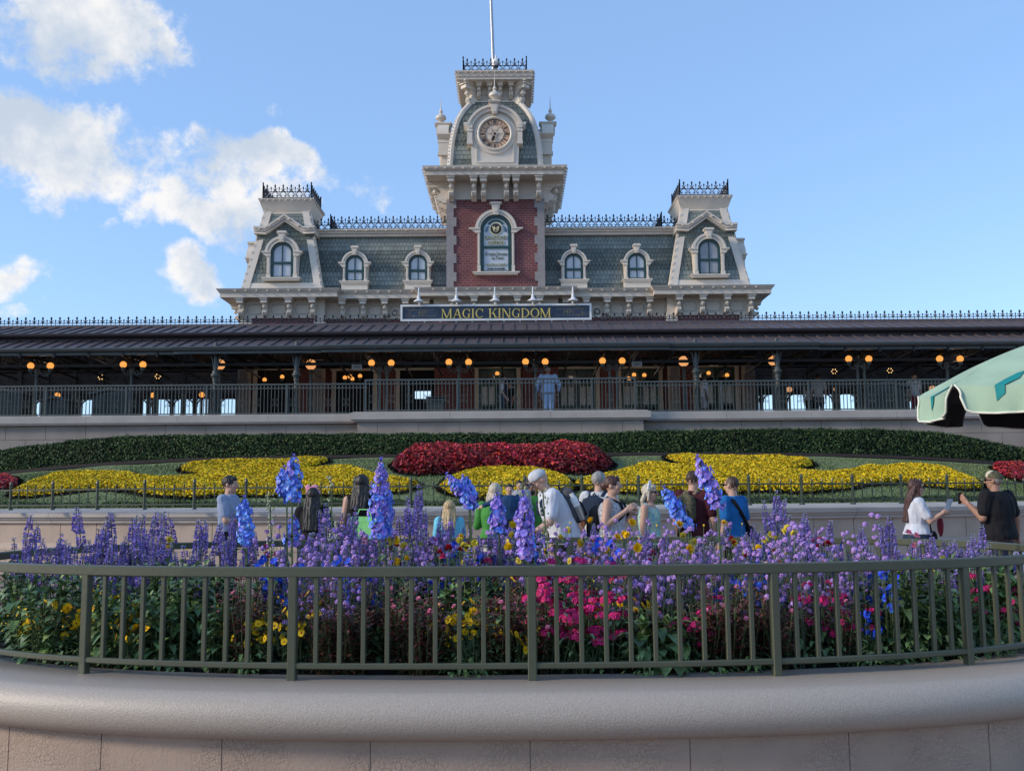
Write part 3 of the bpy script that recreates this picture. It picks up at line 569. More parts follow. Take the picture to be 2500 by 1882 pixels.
# ---------- ironwork
def spear(mb, p, h, s=1., mi=0):
    s *= 1.35
    p = Vector(p); r = .022*s
    mb.lathe(p, [(.010*s,0),(.010*s,h*.45),(r,h*.52),(.012*s,h*.6),(r*1.25,h*.72),(.001,h)], 5, mi=mi)
def scroll(mb, c, r, a0, a1, ux, r2=None, w=.0165, mi=0, n=9):
    c = Vector(c); ux = Vector(ux); r2 = r2 or r
    mb.tube([c+ux*((r+(r2-r)*i/n)*cos(a0+(a1-a0)*i/n))+Vector((0,0,(r+(r2-r)*i/n)*sin(a0+(a1-a0)*i/n))) for i in range(n+1)], w, 4, mi)
def cresting(mb, A, B, h, period, double=True, posts=True, mi=0):
    A, B = Vector(A), Vector(B); L_ = (B-A).length; n = max(1, round(L_/period)); u = (B-A)/L_; p = L_/n; Zv = Vector((0,0,1))
    mb.bar(A+Zv*.02, B+Zv*.02, .03, .03, mi)
    if double: mb.bar(A+Zv*h*.46, B+Zv*h*.46, .024, .024, mi); mb.bar(A+Zv*h*.06, B+Zv*h*.06, .02, .02, mi)
    else: mb.bar(A+Zv*h*.30, B+Zv*h*.30, .026, .026, mi)
    base = h*.46 if double else h*.30
    for i in range(n):
        q = A+u*p*(i+.5)
        if double:
            scroll(mb, q+Zv*h*.26, h*.20, 0, 2*pi, u, mi=mi, n=10)
            for s in (-1,1):
                scroll(mb, q+u*s*p*.16+Zv*h*.17, h*.085, -pi*.6 if s > 0 else pi*1.6, pi*.75 if s > 0 else pi*.25, u, h*.05, mi=mi, n=7)
                scroll(mb, q+u*s*p*.25+Zv*(base+h*.13), h*.115, pi*1.5, pi*.45 if s > 0 else pi*2.55, u, h*.06, mi=mi, n=7)
        else:
            mb.bar(q, q+Zv*base, .02, .02, mi)
            for s in (-1,1):
                scroll(mb, q+u*s*p*.22+Zv*(base+h*.14), h*.155, pi*1.5, pi*.35 if s > 0 else pi*2.65, u, h*.08, mi=mi, n=8)
        spear(mb, q+Zv*base, h*.54 if double else h*.70, 1.25, mi)
        q2 = A+u*p*i
        if i > 0 or not posts: mb.bar(q2, q2+Zv*base, .018, .018, mi); spear(mb, q2+Zv*base, h*(.36 if double else .38), 1.05, mi)
    if posts:
        for q in (A, B): mb.bar(q, q+Zv*h*1.02, .045, .045, mi); mb.ball(q+Zv*h*1.06, .035, 6, mi)
# ---------- arched window in a stone surround (local: x across, -y to the front, z up from the sill)
def arc_pts(r, a0, a1, n, cz, y): return [Vector((r*cos(a0+(a1-a0)*i/n), y, cz+r*sin(a0+(a1-a0)*i/n))) for i in range(n+1)]
def arch_band(mb, ri, ro, y0, y1, cz, mi=0, n=18, a0=0., a1=pi):
    A = arc_pts(ri, a0, a1, n, cz, y0); B = arc_pts(ro, a0, a1, n, cz, y0); C = arc_pts(ro, a0, a1, n, cz, y1); D_ = arc_pts(ri, a0, a1, n, cz, y1)
    mb.loft([[A[i],B[i],C[i],D_[i]] for i in range(n+1)], mi)
def arched_window(name, loc, rz, wi, sp, ro, deep, key, parent, blind='blind', impost=.2, tower=False, bottom=0., label=None):
    k = MB(); ri = wi+.045
    out = [(-ro*.93,.13,0),(ro*.93,.13,0)]+[tuple(p) for p in arc_pts(ro*.93, 0, pi, 16, sp, .13)]
    k.prism(out, (0,deep,0), 0)
    arch_band(k, ri, ro*.86, -.06, .14, sp); arch_band(k, ro*.86, ro, -.11, .14, sp); arch_band(k, ri, ri+.05, -.085, .1, sp)
    for s in (-1,1):
        x0, x1 = sorted((s*ri, s*ro*.88)); k.box(x0, x1, -.05, .14, .0, sp-.02)
        k.box(x0+.03, x1-.03, -.075, .0, sp*.18, sp-.16); k.box(x0-.012, x1+.012, -.085, .1, .0, sp*.16)
        a, b = s*ri*.98, s*(ro+impost*.45)
        k.prism([(a,-.10,sp-.13),(s*ro*.95,-.10,sp-.13),(b,-.10,sp+.02),(a,-.10,sp+.02)], (0,.24,0))
        c, d = sorted((a, s*(ro+impost*.6))); k.box(c, d, -.14, .14, sp+.02, sp+.075)
    kw = ro*.17
    k.prism([(-kw*.75,-.17,sp+ri*.95),(kw*.75,-.17,sp+ri*.95),(kw*1.25,-.17,sp+key-.09),(-kw*1.25,-.17,sp+key-.09)], (0,.3,0))
    k.prism([(-kw*.4,-.19,sp+ri*1.1),(kw*.4,-.19,sp+ri*1.1),(kw*.8,-.19,sp+key-.16),(-kw*.8,-.19,sp+key-.16)], (0,.03,0))
    k.box(-kw*1.7, kw*1.7, -.21, .14, sp+key-.09, sp+key-.03); k.box(-kw*1.45, kw*1.45, -.19, .14, sp+key-.03, sp+key)
    k.box(-ro*1.04, ro*1.04, -.16, .16, -.10, -.03); k.box(-ro*1.12, ro*1.12, -.2, .18, -.03, .015)
    if bottom: k.box(-ro*.98, ro*.98, -.1, .3, -bottom, -.10)
    o = k.build(name, ['cream_light'], parent, angle=30); o.location = Vector(loc)+BL.translation; o.rotation_euler = (0,0,rz)
    if label: o['label'] = label
    f = MB(); fw_ = wi*.17
    arch_band(f, wi-fw_, wi+.04, .0, .06, sp)
    for s in (-1,1):
        x0, x1 = sorted((s*(wi-fw_), s*(wi+.04))); f.box(x0, x1, .0, .06, .02, sp)
    f.box(-wi, wi, .0, .06, .015, .09); mr_ = sp*.60 if tower else sp*.62
    f.box(-wi, wi, -.012, .055, mr_-.05, mr_+.05)
    if not tower: f.box(-.022, .022, .008, .05, .05, sp+wi-.05)
    f.build('window_sash', ['sash_green'], o, angle=30)
    g = MB(); g.prism([(-wi,.045,.03),(wi,.045,.03)]+[tuple(p) for p in arc_pts(wi-.01, 0, pi, 16, sp, .045)], (0,.03,0))
    g.build('window_pane', [blind], o)
    return o, sp, mr_
# ---------- curved bracket in local coordinates: x across (centred), -y out, z up (top = 0)
def bracket_mb(h, pr, w):
    k = MB()
    prof = [(0,0),(-pr,0),(-pr,-.13*h),(-pr*.92,-.22*h),(-pr*.55,-.30*h),(-pr*.36,-.42*h),(-pr*.42,-.55*h),(-pr*.62,-.66*h),(-pr*.62,-.80*h),(-pr*.40,-.90*h),(-pr*.22,-1.0*h),(0,-1.0*h)]
    k.prism([(-w/2,y,z) for y, z in prof], (w,0,0))
    k.box(-w*.78, w*.78, -pr*1.12, 0, -.10*h, -.02*h); k.box(-w*.95, w*.95, -pr*1.2, 0, -.02*h, .02*h)
    k.box(-w*.62, w*.62, -pr*1.03, 0, -.26*h, -.10*h)
    k.lathe((0,-pr*.72,-.34*h), [(.02,.08*h),(w*.30,.06*h),(w*.18,.02*h),(w*.46,-.06*h),(w*.40,-.13*h),(w*.15,-.19*h),(.004,-.23*h)], 8)
    for i in (-1,0,1): k.tube([(i*w*.3,-pr*.62,-.64*h),(i*w*.3,-pr*.72,-.72*h),(i*w*.3,-pr*.62,-.82*h),(i*w*.3,-pr*.42,-.90*h)], w*.17, 6)
    return k
def octo(mb, cx, y, cz, hx, hz, c, mi, w=.035, dep=.03):
    pts = [(-hx+c,-hz),(hx-c,-hz),(hx,-hz+c),(hx,hz-c),(hx-c,hz),(-hx+c,hz),(-hx,hz-c),(-hx,-hz+c)]
    P3 = [Vector((cx+a,y,cz+b)) for a, b in pts]
    for i in range(8): mb.bar(P3[i], P3[(i+1)%8], dep, w, mi, up=(0,1,0))
# ---------- plan of the main wall and its cornice
xL, xJ, xC = X0-HW(625,740,DW), X0-HW(420,740,DW), X0-HW(150,740,DW)
xR, xJ2, xC2 = 2*X0-xL, 2*X0-xJ, 2*X0-xC
plan = [(xL,46.),(xL,DW),(xJ,DW),(xJ,DM),(xC,DM),(xC,DW),(xC2,DW),(xC2,DM),(xJ2,DM),(xJ2,DW),(xR,DW),(xR,46.)]
plan = [(x,y) for x, y in plan][::-1]      # travel right to left so that the outset is toward the camera
plan = plan[::-1]
zc1, zc0 = Z(697,38.45), Z(718.5,38.55); zfr = Z(772,DW); zflo = 4.15
def out_sweep(mb, path, prof, mi=0, closed=False, caps=True): mb.sweep(path, prof, mi, closed, caps)
k = MB(); out_sweep(k, plan, [(0,zflo),(0,zfr),(-.25,zfr),(-.25,zflo)])
part(k, 'brick_wall', ['brick'])
k = MB(); out_sweep(k, plan, [(-.3,zfr-.02),(.07,zfr-.02),(.07,zfr+.07),(.035,zfr+.09),(.035,zc0+.02),(-.3,zc0+.02)])
fr_pan = []
bx = [-617,-559,-500,-443] + [-371,-321,-268.5,-218,-168] + [-106,-52,0+0,52,106] + [168,218,268.5,321,371] + [443,500,559,617]
def plane_y(dx): a = abs(dx); return DW if a > 410 or a < 150 else DM
for i in range(len(bx)-1):
    if plane_y(bx[i]) != plane_y(bx[i+1]): continue
    y = plane_y(bx[i]); a, b = X0+HW(bx[i],745,y), X0+HW(bx[i+1],745,y)
    octo(k, (a+b)/2, y-.045, (zfr+zc0)/2-.02, (b-a)/2-.2, (zc0-zfr)/2-.17, .09, 1, .045)
mat('frieze_line', (.47,.42,.36), .7); part(k, 'frieze', ['cream','frieze_line'])
k = MB()
out_sweep(k, plan, [(0,zc0),(.64,zc0),(.64,zc0+.17),(.68,zc0+.19),(.68,zc1-.13),(.73,zc1-.07),(.77,zc1),(0,zc1+.05)])
ptsb = [plan[i] for i in range(len(plan))]
for i in range(len(plan)-1):   # gutter studs
    a, b = Vector(plan[i]), Vector(plan[i+1]); d = (b-a).normalized(); nrm = Vector((d.y,-d.x))
    if abs(d.y) > .5: continue
    n = int((b-a).length/.42)
    for j in range(n+1): q = a+d*(b-a).length*j/max(1,n)+nrm*.745; k.box(q.x-.03, q.x+.03, q.y-.03, q.y+.02, zc1-.12, zc1-.07)
part(k, 'main_cornice', ['cream'])
br_main = bracket_mb(zc0-zfr+.05, .50, .2).mesh('bracket', ['cream_light'])
for dx in bx:
    y = plane_y(dx); o = link('bracket', br_main, building, Vector((X0+HW(dx,722,y), y-.03, zc0))+BL.translation)
for s, x in ((-1,xL),(1,xR)):
    for yy in (40.2,41.2,42.2,43.2): o = link('bracket', br_main, building, Vector((x+s*.03, yy, zc0))+BL.translation); o.rotation_euler = (0,0,-s*pi/2*-1 if s < 0 else pi/2)
for o in list(building.children):
    pass
# stone strips at the wall ends
for dx, w in ((-610,16),(-430,14),(430,14),(610,16)):
    k = MB(); a = X0+HW(dx,780,DW); hw = HW(w,780,DW); k.box(a-hw, a+hw, DW-.06, DW+.1, zflo, zfr-.01); part(k, 'corner_strip', ['cream_panel'])
# ---------- doorways under the canopy
mat('door_green', (.016,.055,.052), .35, .15); mat('door_glass', (.10,.11,.12), .12, .3, 2, spec=.8); mat('interior_shade', (.006,.006,.008), .9); mat('frost', (.42,.45,.46), .3, .2, 2)
def doorway(dx, half, kind):
    a = X0+HW(dx,950,DM); h = HW(half,950,DM); y = DW if abs(dx) > 410 or abs(dx) < 150 else DM; zt = Z(903,DM)
    k = MB(); t = .16
    k.box(a-h-t, a-h, y-.1, y+.05, zflo, zt); k.box(a+h, a+h+t, y-.1, y+.05, zflo, zt); k.box(a-h-t-.05, a+h+t+.05, y-.14, y+.05, zt, zt+.22)
    o = part(k, 'doorway', ['cream_panel'])
    v = MB(); v.box(a-h, a+h, y-.012, y-.004, zflo, zt, 0)  # near-black sheet on the wall paints the shade of the unlit interior
    v.xform(BL); v.build('doorway_shade', ['interior_shade'], o)
    if kind:
        d = MB()
        for i in range(2):
            x0 = a-h+i*h; x1 = x0+h
            for q in (x0+.05, x1-.05): d.box(q-.07, q+.07, y-.07, y-.02, zflo, zt-.02)
            for z0, z1 in ((zt-.14,zt-.02),(zt-.72,zt-.60),(zflo+.9,zflo+1.0),(zflo,zflo+.2)): d.box(x0, x1, y-.065, y-.02, z0, z1)
            d.box((x0+x1)/2-.025, (x0+x1)/2+.025, y-.06, y-.02, zflo, zt-.1)
        d.xform(BL); d.build('door', ['door_green'], o)
        g = MB(); g.box(a-h+.02, a+h-.02, y-.03, y-.018, zt-.6, zt-.1, 0); g.box(a-h+.02, a+h-.02, y-.03, y-.018, zflo+.9, zflo+2.05, 1)
        g.xform(BL); g.build('door_pane', ['door_glass','frost'], o)
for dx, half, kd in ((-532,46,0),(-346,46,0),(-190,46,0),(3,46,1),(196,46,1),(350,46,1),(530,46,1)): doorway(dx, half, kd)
for dx in (-617,-435,435,617):
    k = MB(); a = X0+HW(dx,950,DW); k.box(a-.19, a+.19, DW-.14, DW+.02, zflo, Z(925,DW)); k.box(a-.25, a+.25, DW-.18, DW+.02, Z(925,DW)-.0, Z(922,DW)); k.box(a-.15, a+.15, DW-.12, DW+.02, Z(922,DW), Z(900,DW)); part(k, 'stone_pilaster', ['quoin_stone'])
k = MB(); k.box(X0+HW(-205,963,38.6)+.0, X0+HW(-164,963,38.6), DM-.06, DM-.02, Z(972,DM), Z(954,DM)); part(k, 'lit_screen', [emis('screen_glow', (.55,.75,.95), .55)])
# ---------- mansard between the pavilions
xa, xb = X0-HW(445,640,40), X0+HW(445,640,40); zm0, zm1 = zc1+.0, Z(570,40.8); ym0, ym1 = 40.0, 40.75
k = MB(); k.add([(xa,ym0+.03,zm0),(xb,ym0+.03,zm0),(xb,ym1+.03,zm1),(xa,ym1+.03,zm1),(xa,46,zm1),(xb,46,zm1),(xa,46,zm0),(xb,46,zm0)],[(0,1,2,3),(3,2,5,4),(4,5,7,6),(0,3,4,6),(1,7,5,2)],0)
nrm = Vector((0,-(zm1-zm0),(ym1-ym0))).normalized(); dn = Vector((0,ym0-ym1,zm0-zm1)).normalized()
def row(t): y = ym0+(ym1-ym0)*t; z = zm0+(zm1-zm0)*t; return Vector((xa,y,z)), Vector((xb,y,z)), dn, nrm
shingles(k, lambda t: row(t), 14, .155, lambda j, n: tuple([bands_main(j,n)[0], bands_main(j,n)[1]+1]), 3)
part(k, 'mansard_roof', ['roof_felt','slate_dark','slate_light'], recalc=False)
yy = ym1-.12; z0, z1 = Z(572,40.4), Z(557,40.4)
for s in (-1,1):
    k = MB(); a, b = sorted((X0+s*HW(440,560,40.4), X0+s*HW(116,560,40.4)))
    k.box(a, b, yy-.10, 46, z0-.02, z0+.10); k.box(a, b, yy-.18, 46, z0+.10, z1-.06); k.box(a, b, yy-.26, 46, z1-.06, z1)
    for j in range(int((b-a)/.42)): k.box(a+j*.42, a+j*.42+.06, yy-.29, yy-.2, z1-.11, z1-.06)
    part(k, 'roof_edge_moulding', ['cream'])
zcr = Z(557,40.9)
for s in (-1,1):
    k = MB(); A, B = (X0+s*HW(116,540,41), 41., zcr), (X0+s*HW(404,540,41), 41., zcr)
    cresting(k, A, B, .62, .325); cresting(k, B, (B[0],43.2,zcr), .62, .325); cresting(k, (B[0]+s*.04,41.5,zcr+.06), (B[0]+s*1.25,41.5,zcr+.06), .62, .325)
    part(k, 'roof_cresting', ['iron'], recalc=False)
# ---------- main dormers
for dx in (-344,-190,190,344):
    D = 39.82; zs = Z(686,D); arched_window('dormer_window', (X0+HW(dx,640,D), D, zs), 0, HW(20.5,640,D), Z(643,D)-zs, HW(32.5,640,D), 1.0, HW(44,640,D), building, bottom=zs-zc1-.02)
# ---------- corner pavilions
def frustum(mb, cx, cy, hb, ht, z0, z1, mi): 
    mb.loft([[(cx-hb,cy-hb,z0),(cx+hb,cy-hb,z0),(cx+hb,cy+hb,z0),(cx-hb,cy+hb,z0)],[(cx-ht,cy-ht,z1),(cx+ht,cy-ht,z1),(cx+ht,cy+ht,z1),(cx-ht,cy+ht,z1)]], mi)
def ringsweep(mb, cx, cy, h, prof, mi=0):
    r = [(cx-h,cy-h),(cx+h,cy-h),(cx+h,cy+h),(cx-h,cy+h)]; mb.sweep(r, prof, mi, closed=True)
def pavilion(s):
    hb = HW(97,690,DW); cx = X0+s*HW(522.5,690,DW); cy = DW+hb+.02
    ht = HW(52,514,cy-1.0)*.98; z0 = zc1+.02; z1 = Z(505,cy-ht)
    roof = MB(); frustum(roof, cx, cy, hb, ht, z0, z1, 0)
    for rz in (0, pi/2, -pi/2):
        R = Matrix.Rotation(rz, 3, 'Z'); c = Vector((cx,cy,0))
        dn_ = (R @ Vector((0,-(hb-ht),-(z1-z0)))).normalized(); ot = (R @ Vector((0,-(z1-z0),(hb-ht)))).normalized()
        def rw(t, R=R, c=c, dn_=dn_, ot=ot):
            h = hb+(ht-hb)*t; z = z0+(z1-z0)*t
            return c+R @ Vector((-h+.03,-h,z)), c+R @ Vector((h-.03,-h,z)), dn_, ot
        shingles(roof, rw, 19, .155, lambda j, n: (0,1) if j < 2 else (0,2) if j < 4 else (2,1) if j < 6 else (1,1) if j < 9 else (0,2) if j < 11 else (0,1) if j < 15 else (0,2), 5)
    ro = part(roof, 'pavilion_roof', ['roof_felt','slate_dark','slate_light'], recalc=False)
    k = MB()
    for a in (-1,1):
        for b in (-1,1):
            p, q = Vector((cx+a*hb,cy+b*hb,z0)), Vector((cx+a*ht,cy+b*ht,z1)); d = (q-p)
            for t in (Vector((-a,0,0)), Vector((0,-b,0))):
                n = Vector((0,b,0)) if t.x else Vector((a,0,0)); n = (n*(z1-z0)+Vector((0,0,1))*(hb-ht)).normalized()
                k.obox((p+q)/2+t*.13+n*.03, d/2, t*.14, n*.045)
            for j in range(12): m = p.lerp(q, (j+.5)/12)+Vector((a*.03,b*.06,0)); k.box(m.x-.035, m.x+.035, m.y-.035, m.y+.035, m.z-.05, m.z+.05)
    for fr, to, wd in ((.0,.10,hb),(.93,1.0,ht+.1)):
        zz0, zz1 = z0+(z1-z0)*fr, z0+(z1-z0)*to; h0 = hb+(ht-hb)*fr+.05; h1 = hb+(ht-hb)*to+.05; frustum(k, cx, cy, h0, h1, zz0, zz1, 0)
    part(k, 'hip_trim', ['cream_light'])
    # gabled moulding
    k = MB(); D = cy-(hb+(ht-hb)*.72); gy = D-.34
    pts = [(-73.5,556),(-46,557.5),(0,527),(46,557.5),(73.5,556)]; pl = [Vector((cx+HW(a,540,D), gy, Z(y,D))) for a, y in pts]
    th = .26
    for i in range(4):
        a, b = pl[i], pl[i+1]; v = Vector((0,0,-1))
        k.prism([a, b, b+v*th*.55, a+v*th*.55], (0,.7,0)); k.prism([a+v*th*.55+Vector((0,.08,0)), b+v*th*.55+Vector((0,.08,0)), b+v*th, a+v*th], (0,.6,0))
        k.prism([a+Vector((0,-.06,.04)), b+Vector((0,-.06,.04)), b+v*.04+Vector((0,-.06,0)), a+v*.04+Vector((0,-.06,0))], (0,.8,0))
        n = max(1, int((b-a).length/.36))
        for j in range(n): m = a.lerp(b, (j+.5)/n); k.box(m.x-.03, m.x+.03, m.y-.1, m.y, m.z-.1, m.z-.04)
    for sd in (-1,1):
        x = cx+sd*HW(73.5,556,D); zz = pl[0].z; k.box(min(x,x-sd*.35), max(x,x-sd*.35), gy+.05, cy+1.0, zz-th, zz+.03)
    part(k, 'gable_moulding', ['cream_light'])
    # gable face under the moulding
    k = MB(); ya = gy+.2; g = [(cx+HW(a,560,D)*.93, ya, Z(y+8,D)) for a, y in pts]; zb = Z(622,D)
    k.prism([(g[0][0],ya,zb),(g[4][0],ya,zb)]+g[::-1], (0,.5,0), 0)
    def rg(t): z = zb+(g[0][2]-zb)*t; return Vector((g[0][0],ya,z)), Vector((g[4][0],ya,z)), Vector((0,0,-1)), Vector((0,-1,0))
    shingles(k, rg, 5, .155, lambda j, n: (0,1), 4)
    def rg2(t): z = g[0][2]+(g[2][2]-g[0][2])*t*.95; f = (1-t)*.62; c_ = (g[0][0]+g[4][0])/2; return Vector((c_-(c_-g[0][0])*f,ya,z)), Vector((c_+(c_-g[0][0])*f,ya,z)), Vector((0,0,-1)), Vector((0,-1,0))
    shingles(k, rg2, 3, .155, lambda j, n: (0,1), 4)
    part(k, 'gable_slates', ['roof_felt','slate_dark'], recalc=False)
    # cap: frieze, cornice, cresting
    zt0, zt1 = Z(507,cy-ht), Z(480,cy-HW(68,480,cy-1.1)); h = ht+.05; ov = HW(68.5,480,cy-1.15)-h; H_ = zt1-zt0
    k = MB(); ringsweep(k, cx, cy, h, [(0,zt0-.3),(0,zt0+.1*H_),(.06,zt0+.12*H_),(.06,zt0+.3*H_),(ov*.45,zt0+.42*H_),(ov*.5,zt0+.55*H_),(ov*.75,zt0+.62*H_),(ov*.85,zt0+.8*H_),(ov,zt0+.88*H_),(ov,zt1)])
    k.box(cx-h-ov, cx+h+ov, cy-h-ov, cy+h+ov, zt1-.03, zt1)
    for j in range(9):
        for q in ((cx-h-ov+(j+.5)*2*(h+ov)/9, cy-h-ov), (cx-s*(h+ov), cy-h-ov+(j+.5)*2*(h+ov)/9)): k.box(q[0]-.03, q[0]+.03, q[1]-.03, q[1]+.03, zt1-.12, zt1-.06)
    part(k, 'pavilion_cornice', ['cream'])
    k = MB(); hh = HW(60,460,cy-1)*.98; zb_ = zt1+.02
    C = [(cx-hh,cy-hh,zb_),(cx+hh,cy-hh,zb_),(cx+hh,cy+hh,zb_),(cx-hh,cy+hh,zb_)]
    for i in range(4): cresting(k, C[i], C[(i+1)%4], .64, .325)
    part(k, 'roof_cresting', ['iron'], recalc=False)
    D = DW-.02; zs = Z(676,D); wi = HW(25.5,640,D); args = (wi, Z(615,D)-zs, HW(42,640,D), 1.5, HW(54,640,D), building)
    o, _, _ = arched_window('dormer_window', (cx, D, zs), 0, *args, blind='blind_grey' if s > 0 else 'blind')
    c = copy_tree(o, building); c.location = Vector((cx+s*(hb+.02), cy, zs))+BL.translation; c.rotation_euler = (0,0,s*pi/2)
for s in (-1,1): pavilion(s)
# ---------- clock tower
tw = HW(117,600,DW); YC = DW+tw; tz0, tz1 = zc1-.1, Z(487,DW)
k = MB(); k.box(X0-tw, X0+tw, DW, DW+2*tw, tz0-1.2, tz1); part(k, 'tower_wall', ['brick'])
n = 10; kq = {-1:MB(), 1:MB()}
for j in range(n):
    za, zb = tz0+.1+(tz1-tz0-.1)*j/n+.012, tz0+.1+(tz1-tz0-.1)*(j+1)/n-.012; w = .36 if j % 2 else .245
    for s in (-1,1):
        a, b = sorted((X0+s*(tw+.05), X0+s*(tw-w))); kq[s].box(a, b, DW-.05, DW+w*.8, za-.013, zb+.013)
for s in (-1,1): part(kq[s], 'quoins', ['quoin_stone'])
zs0, zs1 = Z(427,38.6), Z(403.5,38.45); ov = HW(177,403,38.45)-tw
k = MB(); ringsweep(k, X0, YC, tw, [(.05,tz1-.02),(.05,tz1+.10),(.02,tz1+.12),(.02,zs0+.02)])
for i, dx in enumerate((-78,0,78)):
    a = HW(dx,465,DW); octo(k, X0+a, DW-.04, tz1+.62, .36, .30, .03, 1)
    for j in range(5): k.box(X0+a-.28+j*.12, X0+a-.21+j*.12, DW-.1, DW, tz1+1.08, tz1+1.22)
part(k, 'tower_frieze', ['cream_panel','cream_light'])
k = MB(); ringsweep(k, X0, YC, tw, [(0,zs0),(ov*.86,zs0),(ov*.86,zs0+.15),(ov*.90,zs0+.17),(ov*.92,zs1-.16),(ov*.98,zs1-.08),(ov,zs1),(0,zs1+.04)])
k.box(X0-tw, X0+tw, YC-tw, YC+tw, zs1-.02, zs1+.03)
for j in range(16):
    q = -tw-ov+(j+.5)*2*(tw+ov)/16
    for a, b in ((X0+q, YC-tw-ov), (X0-tw-ov, YC+q), (X0+tw+ov, YC+q)): k.box(a-.035, a+.035, b-.035, b+.035, zs1-.15, zs1-.08)
part(k, 'tower_cornice', ['cream'])
br_t = bracket_mb(zs0-tz1+.12, .72, .21).mesh('bracket', ['cream_light'])
for dx in (-106.2,-51.4,-28,27.4,50.2,105.2):
    q = HW(dx,450,DW); link('bracket', br_t, building, Vector((X0+q, DW-.02, zs0))+BL.translation)
    for s in (-1,1):
        o = link('bracket', br_t, building, Vector((X0+s*(tw+.02), YC+q, zs0))+BL.translation); o.rotation_euler = (0,0,s*pi/2)
# tower window with the painted lettering
D = DW-.05; zs = Z(666,D); wi = HW(35.8,600,D)
o, sp, mr_ = arched_window('tower_window', (X0+HW(1,600,D), D, zs), 0, wi, Z(562,D)-zs, HW(51,600,D), .6, HW(68,540,D), building, tower=True, impost=.42)
TWIN = o
def text(s, name, parent, loc, size, m, ext=.006, rx=pi/2, align='CENTER', w=None, bold=0., rz=0):
    cu = bpy.data.curves.new(name, 'FONT'); cu.body = s; cu.size = size; cu.extrude = ext; cu.align_x = align; cu.offset = bold
    t = bpy.data.objects.new(name, cu); COL.objects.link(t); dg = bpy.context.evaluated_depsgraph_get(); dg.update()
    me = bpy.data.meshes.new_from_object(t.evaluated_get(dg)); bpy.data.objects.remove(t); bpy.data.curves.remove(cu)
    me.materials.clear(); me.materials.append(MATS[m]); o = link(name, me, parent, loc); o.rotation_euler = (rx,0,rz)
    xs = [v.co.x for v in me.vertices]
    if w and xs: f = w/(max(xs)-min(xs)); o.scale = (f,1,1)
    return o
mat('letter_dark', (.03,.035,.03), .5); mat('letter_cream', (.72,.66,.42), .5); mat('ribbon_blue', (.06,.16,.30), .5); mat('letter_grey', (.17,.18,.15), .5); mat('roundel_black', (.02,.015,.012), .5)
yf = .03
g = MB(); zc_ = sp+wi*.10
g.lathe((0,yf+.012,zc_), [(.001,.0),(.27,.0),(.27,.02),(.001,.02)], 28, (0,-1,0), 0); g.lathe((0,yf-.01,zc_), [(.001,0),(.225,0),(.225,.012),(.001,.012)], 28, (0,-1,0), 1)
for pts in ([(-.13,.10),(-.07,-.11),(0,.05),(.07,-.11),(.13,.10)], [(-.07,.10),(-.035,-.03),(.035,-.03),(.07,.10)]): g.tube([(a,yf-.026,zc_+b) for a, b in pts], .018, 5, 0)
scroll(g, (0,yf-.026,zc_-.05), .075, 0, 2*pi, (1,0,0), mi=0, n=14, w=.013)
for s in (-1,1): g.tube([(s*.30,yf,zc_+.10),(s*.40,yf,zc_+.02),(s*.34,yf,zc_-.03),(s*.44,yf,zc_-.07),(s*.36,yf,zc_-.11)], .035, 5, 2)
arch_band(g, .305, .39, yf-.004, yf+.01, zc_, 3, 14, pi*.18, pi*.82)
g.build('window_emblem', ['letter_cream','roundel_black','ribbon_blue','sash_green'], TWIN)
for i, ch in enumerate('GUEST COMFORT OFFICE'[:0]): pass
text('RAILROAD', 'window_lettering', TWIN, (0,yf-.005,sp-.38), .21, 'letter_cream', .004, w=.92, bold=.016); text('RAILROAD', 'window_lettering', TWIN, (0,yf-.012,sp-.38), .21, 'letter_dark', .003, w=.88)
text('OFFICE', 'window_lettering', TWIN, (0,yf-.005,sp-.60), .21, 'letter_cream', .004, w=.68, bold=.016); text('OFFICE', 'window_lettering', TWIN, (0,yf-.012,sp-.60), .21, 'letter_dark', .003, w=.64)
text('Keeping Dreams', 'window_lettering', TWIN, (0,yf-.005,mr_-.34), .19, 'letter_grey', .003, w=.88, bold=.006); text('on Track', 'window_lettering', TWIN, (.05,yf-.005,mr_-.50), .17, 'letter_grey', .003, w=.5, bold=.006)
text('WALTER E. DISNEY', 'window_lettering', TWIN, (0,yf-.005,mr_-.78), .13, 'letter_cream', .003, w=.86, bold=.010); text('WALTER E. DISNEY', 'window_lettering', TWIN, (0,yf-.012,mr_-.78), .13, 'letter_grey', .003, w=.84)
text('CHIEF ENGINEER', 'window_lettering', TWIN, (0,yf-.005,mr_-.93), .095, 'letter_dark', .003, w=.74, bold=.004)
# ---------- domed roof of the clock stage
pr_px = [(400,113),(370,109),(341,105.5),(317,100),(294,92.5),(275,81.5),(260,68),(247,52)]
prof = []
for y, dx in pr_px:
    h = 1.6
    for _ in range(6): h = HW(dx, y, YC-h)
    prof.append((h, Z(y, YC-h)))
prof[0] = (prof[0][0], zs1+.03)
cum = [0]
for i in range(1, len(prof)): cum.append(cum[-1]+hypot(prof[i][0]-prof[i-1][0], prof[i][1]-prof[i-1][1]))
def pf(t):
    s_ = t*cum[-1]
    for i in range(1, len(prof)):
        if s_ <= cum[i]+1e-9:
            f = (s_-cum[i-1])/(cum[i]-cum[i-1]); a, b = prof[i-1], prof[i]
            dh, dz = (b[0]-a[0])/(cum[i]-cum[i-1]), (b[1]-a[1])/(cum[i]-cum[i-1])
            return a[0]+(b[0]-a[0])*f, a[1]+(b[1]-a[1])*f, dh, dz
k = MB(); k.loft([[(X0-h,YC-h,z),(X0+h,YC-h,z),(X0+h,YC+h,z),(X0-h,YC+h,z)] for h, z in [(a-.02,b) for a, b in prof]], 0)
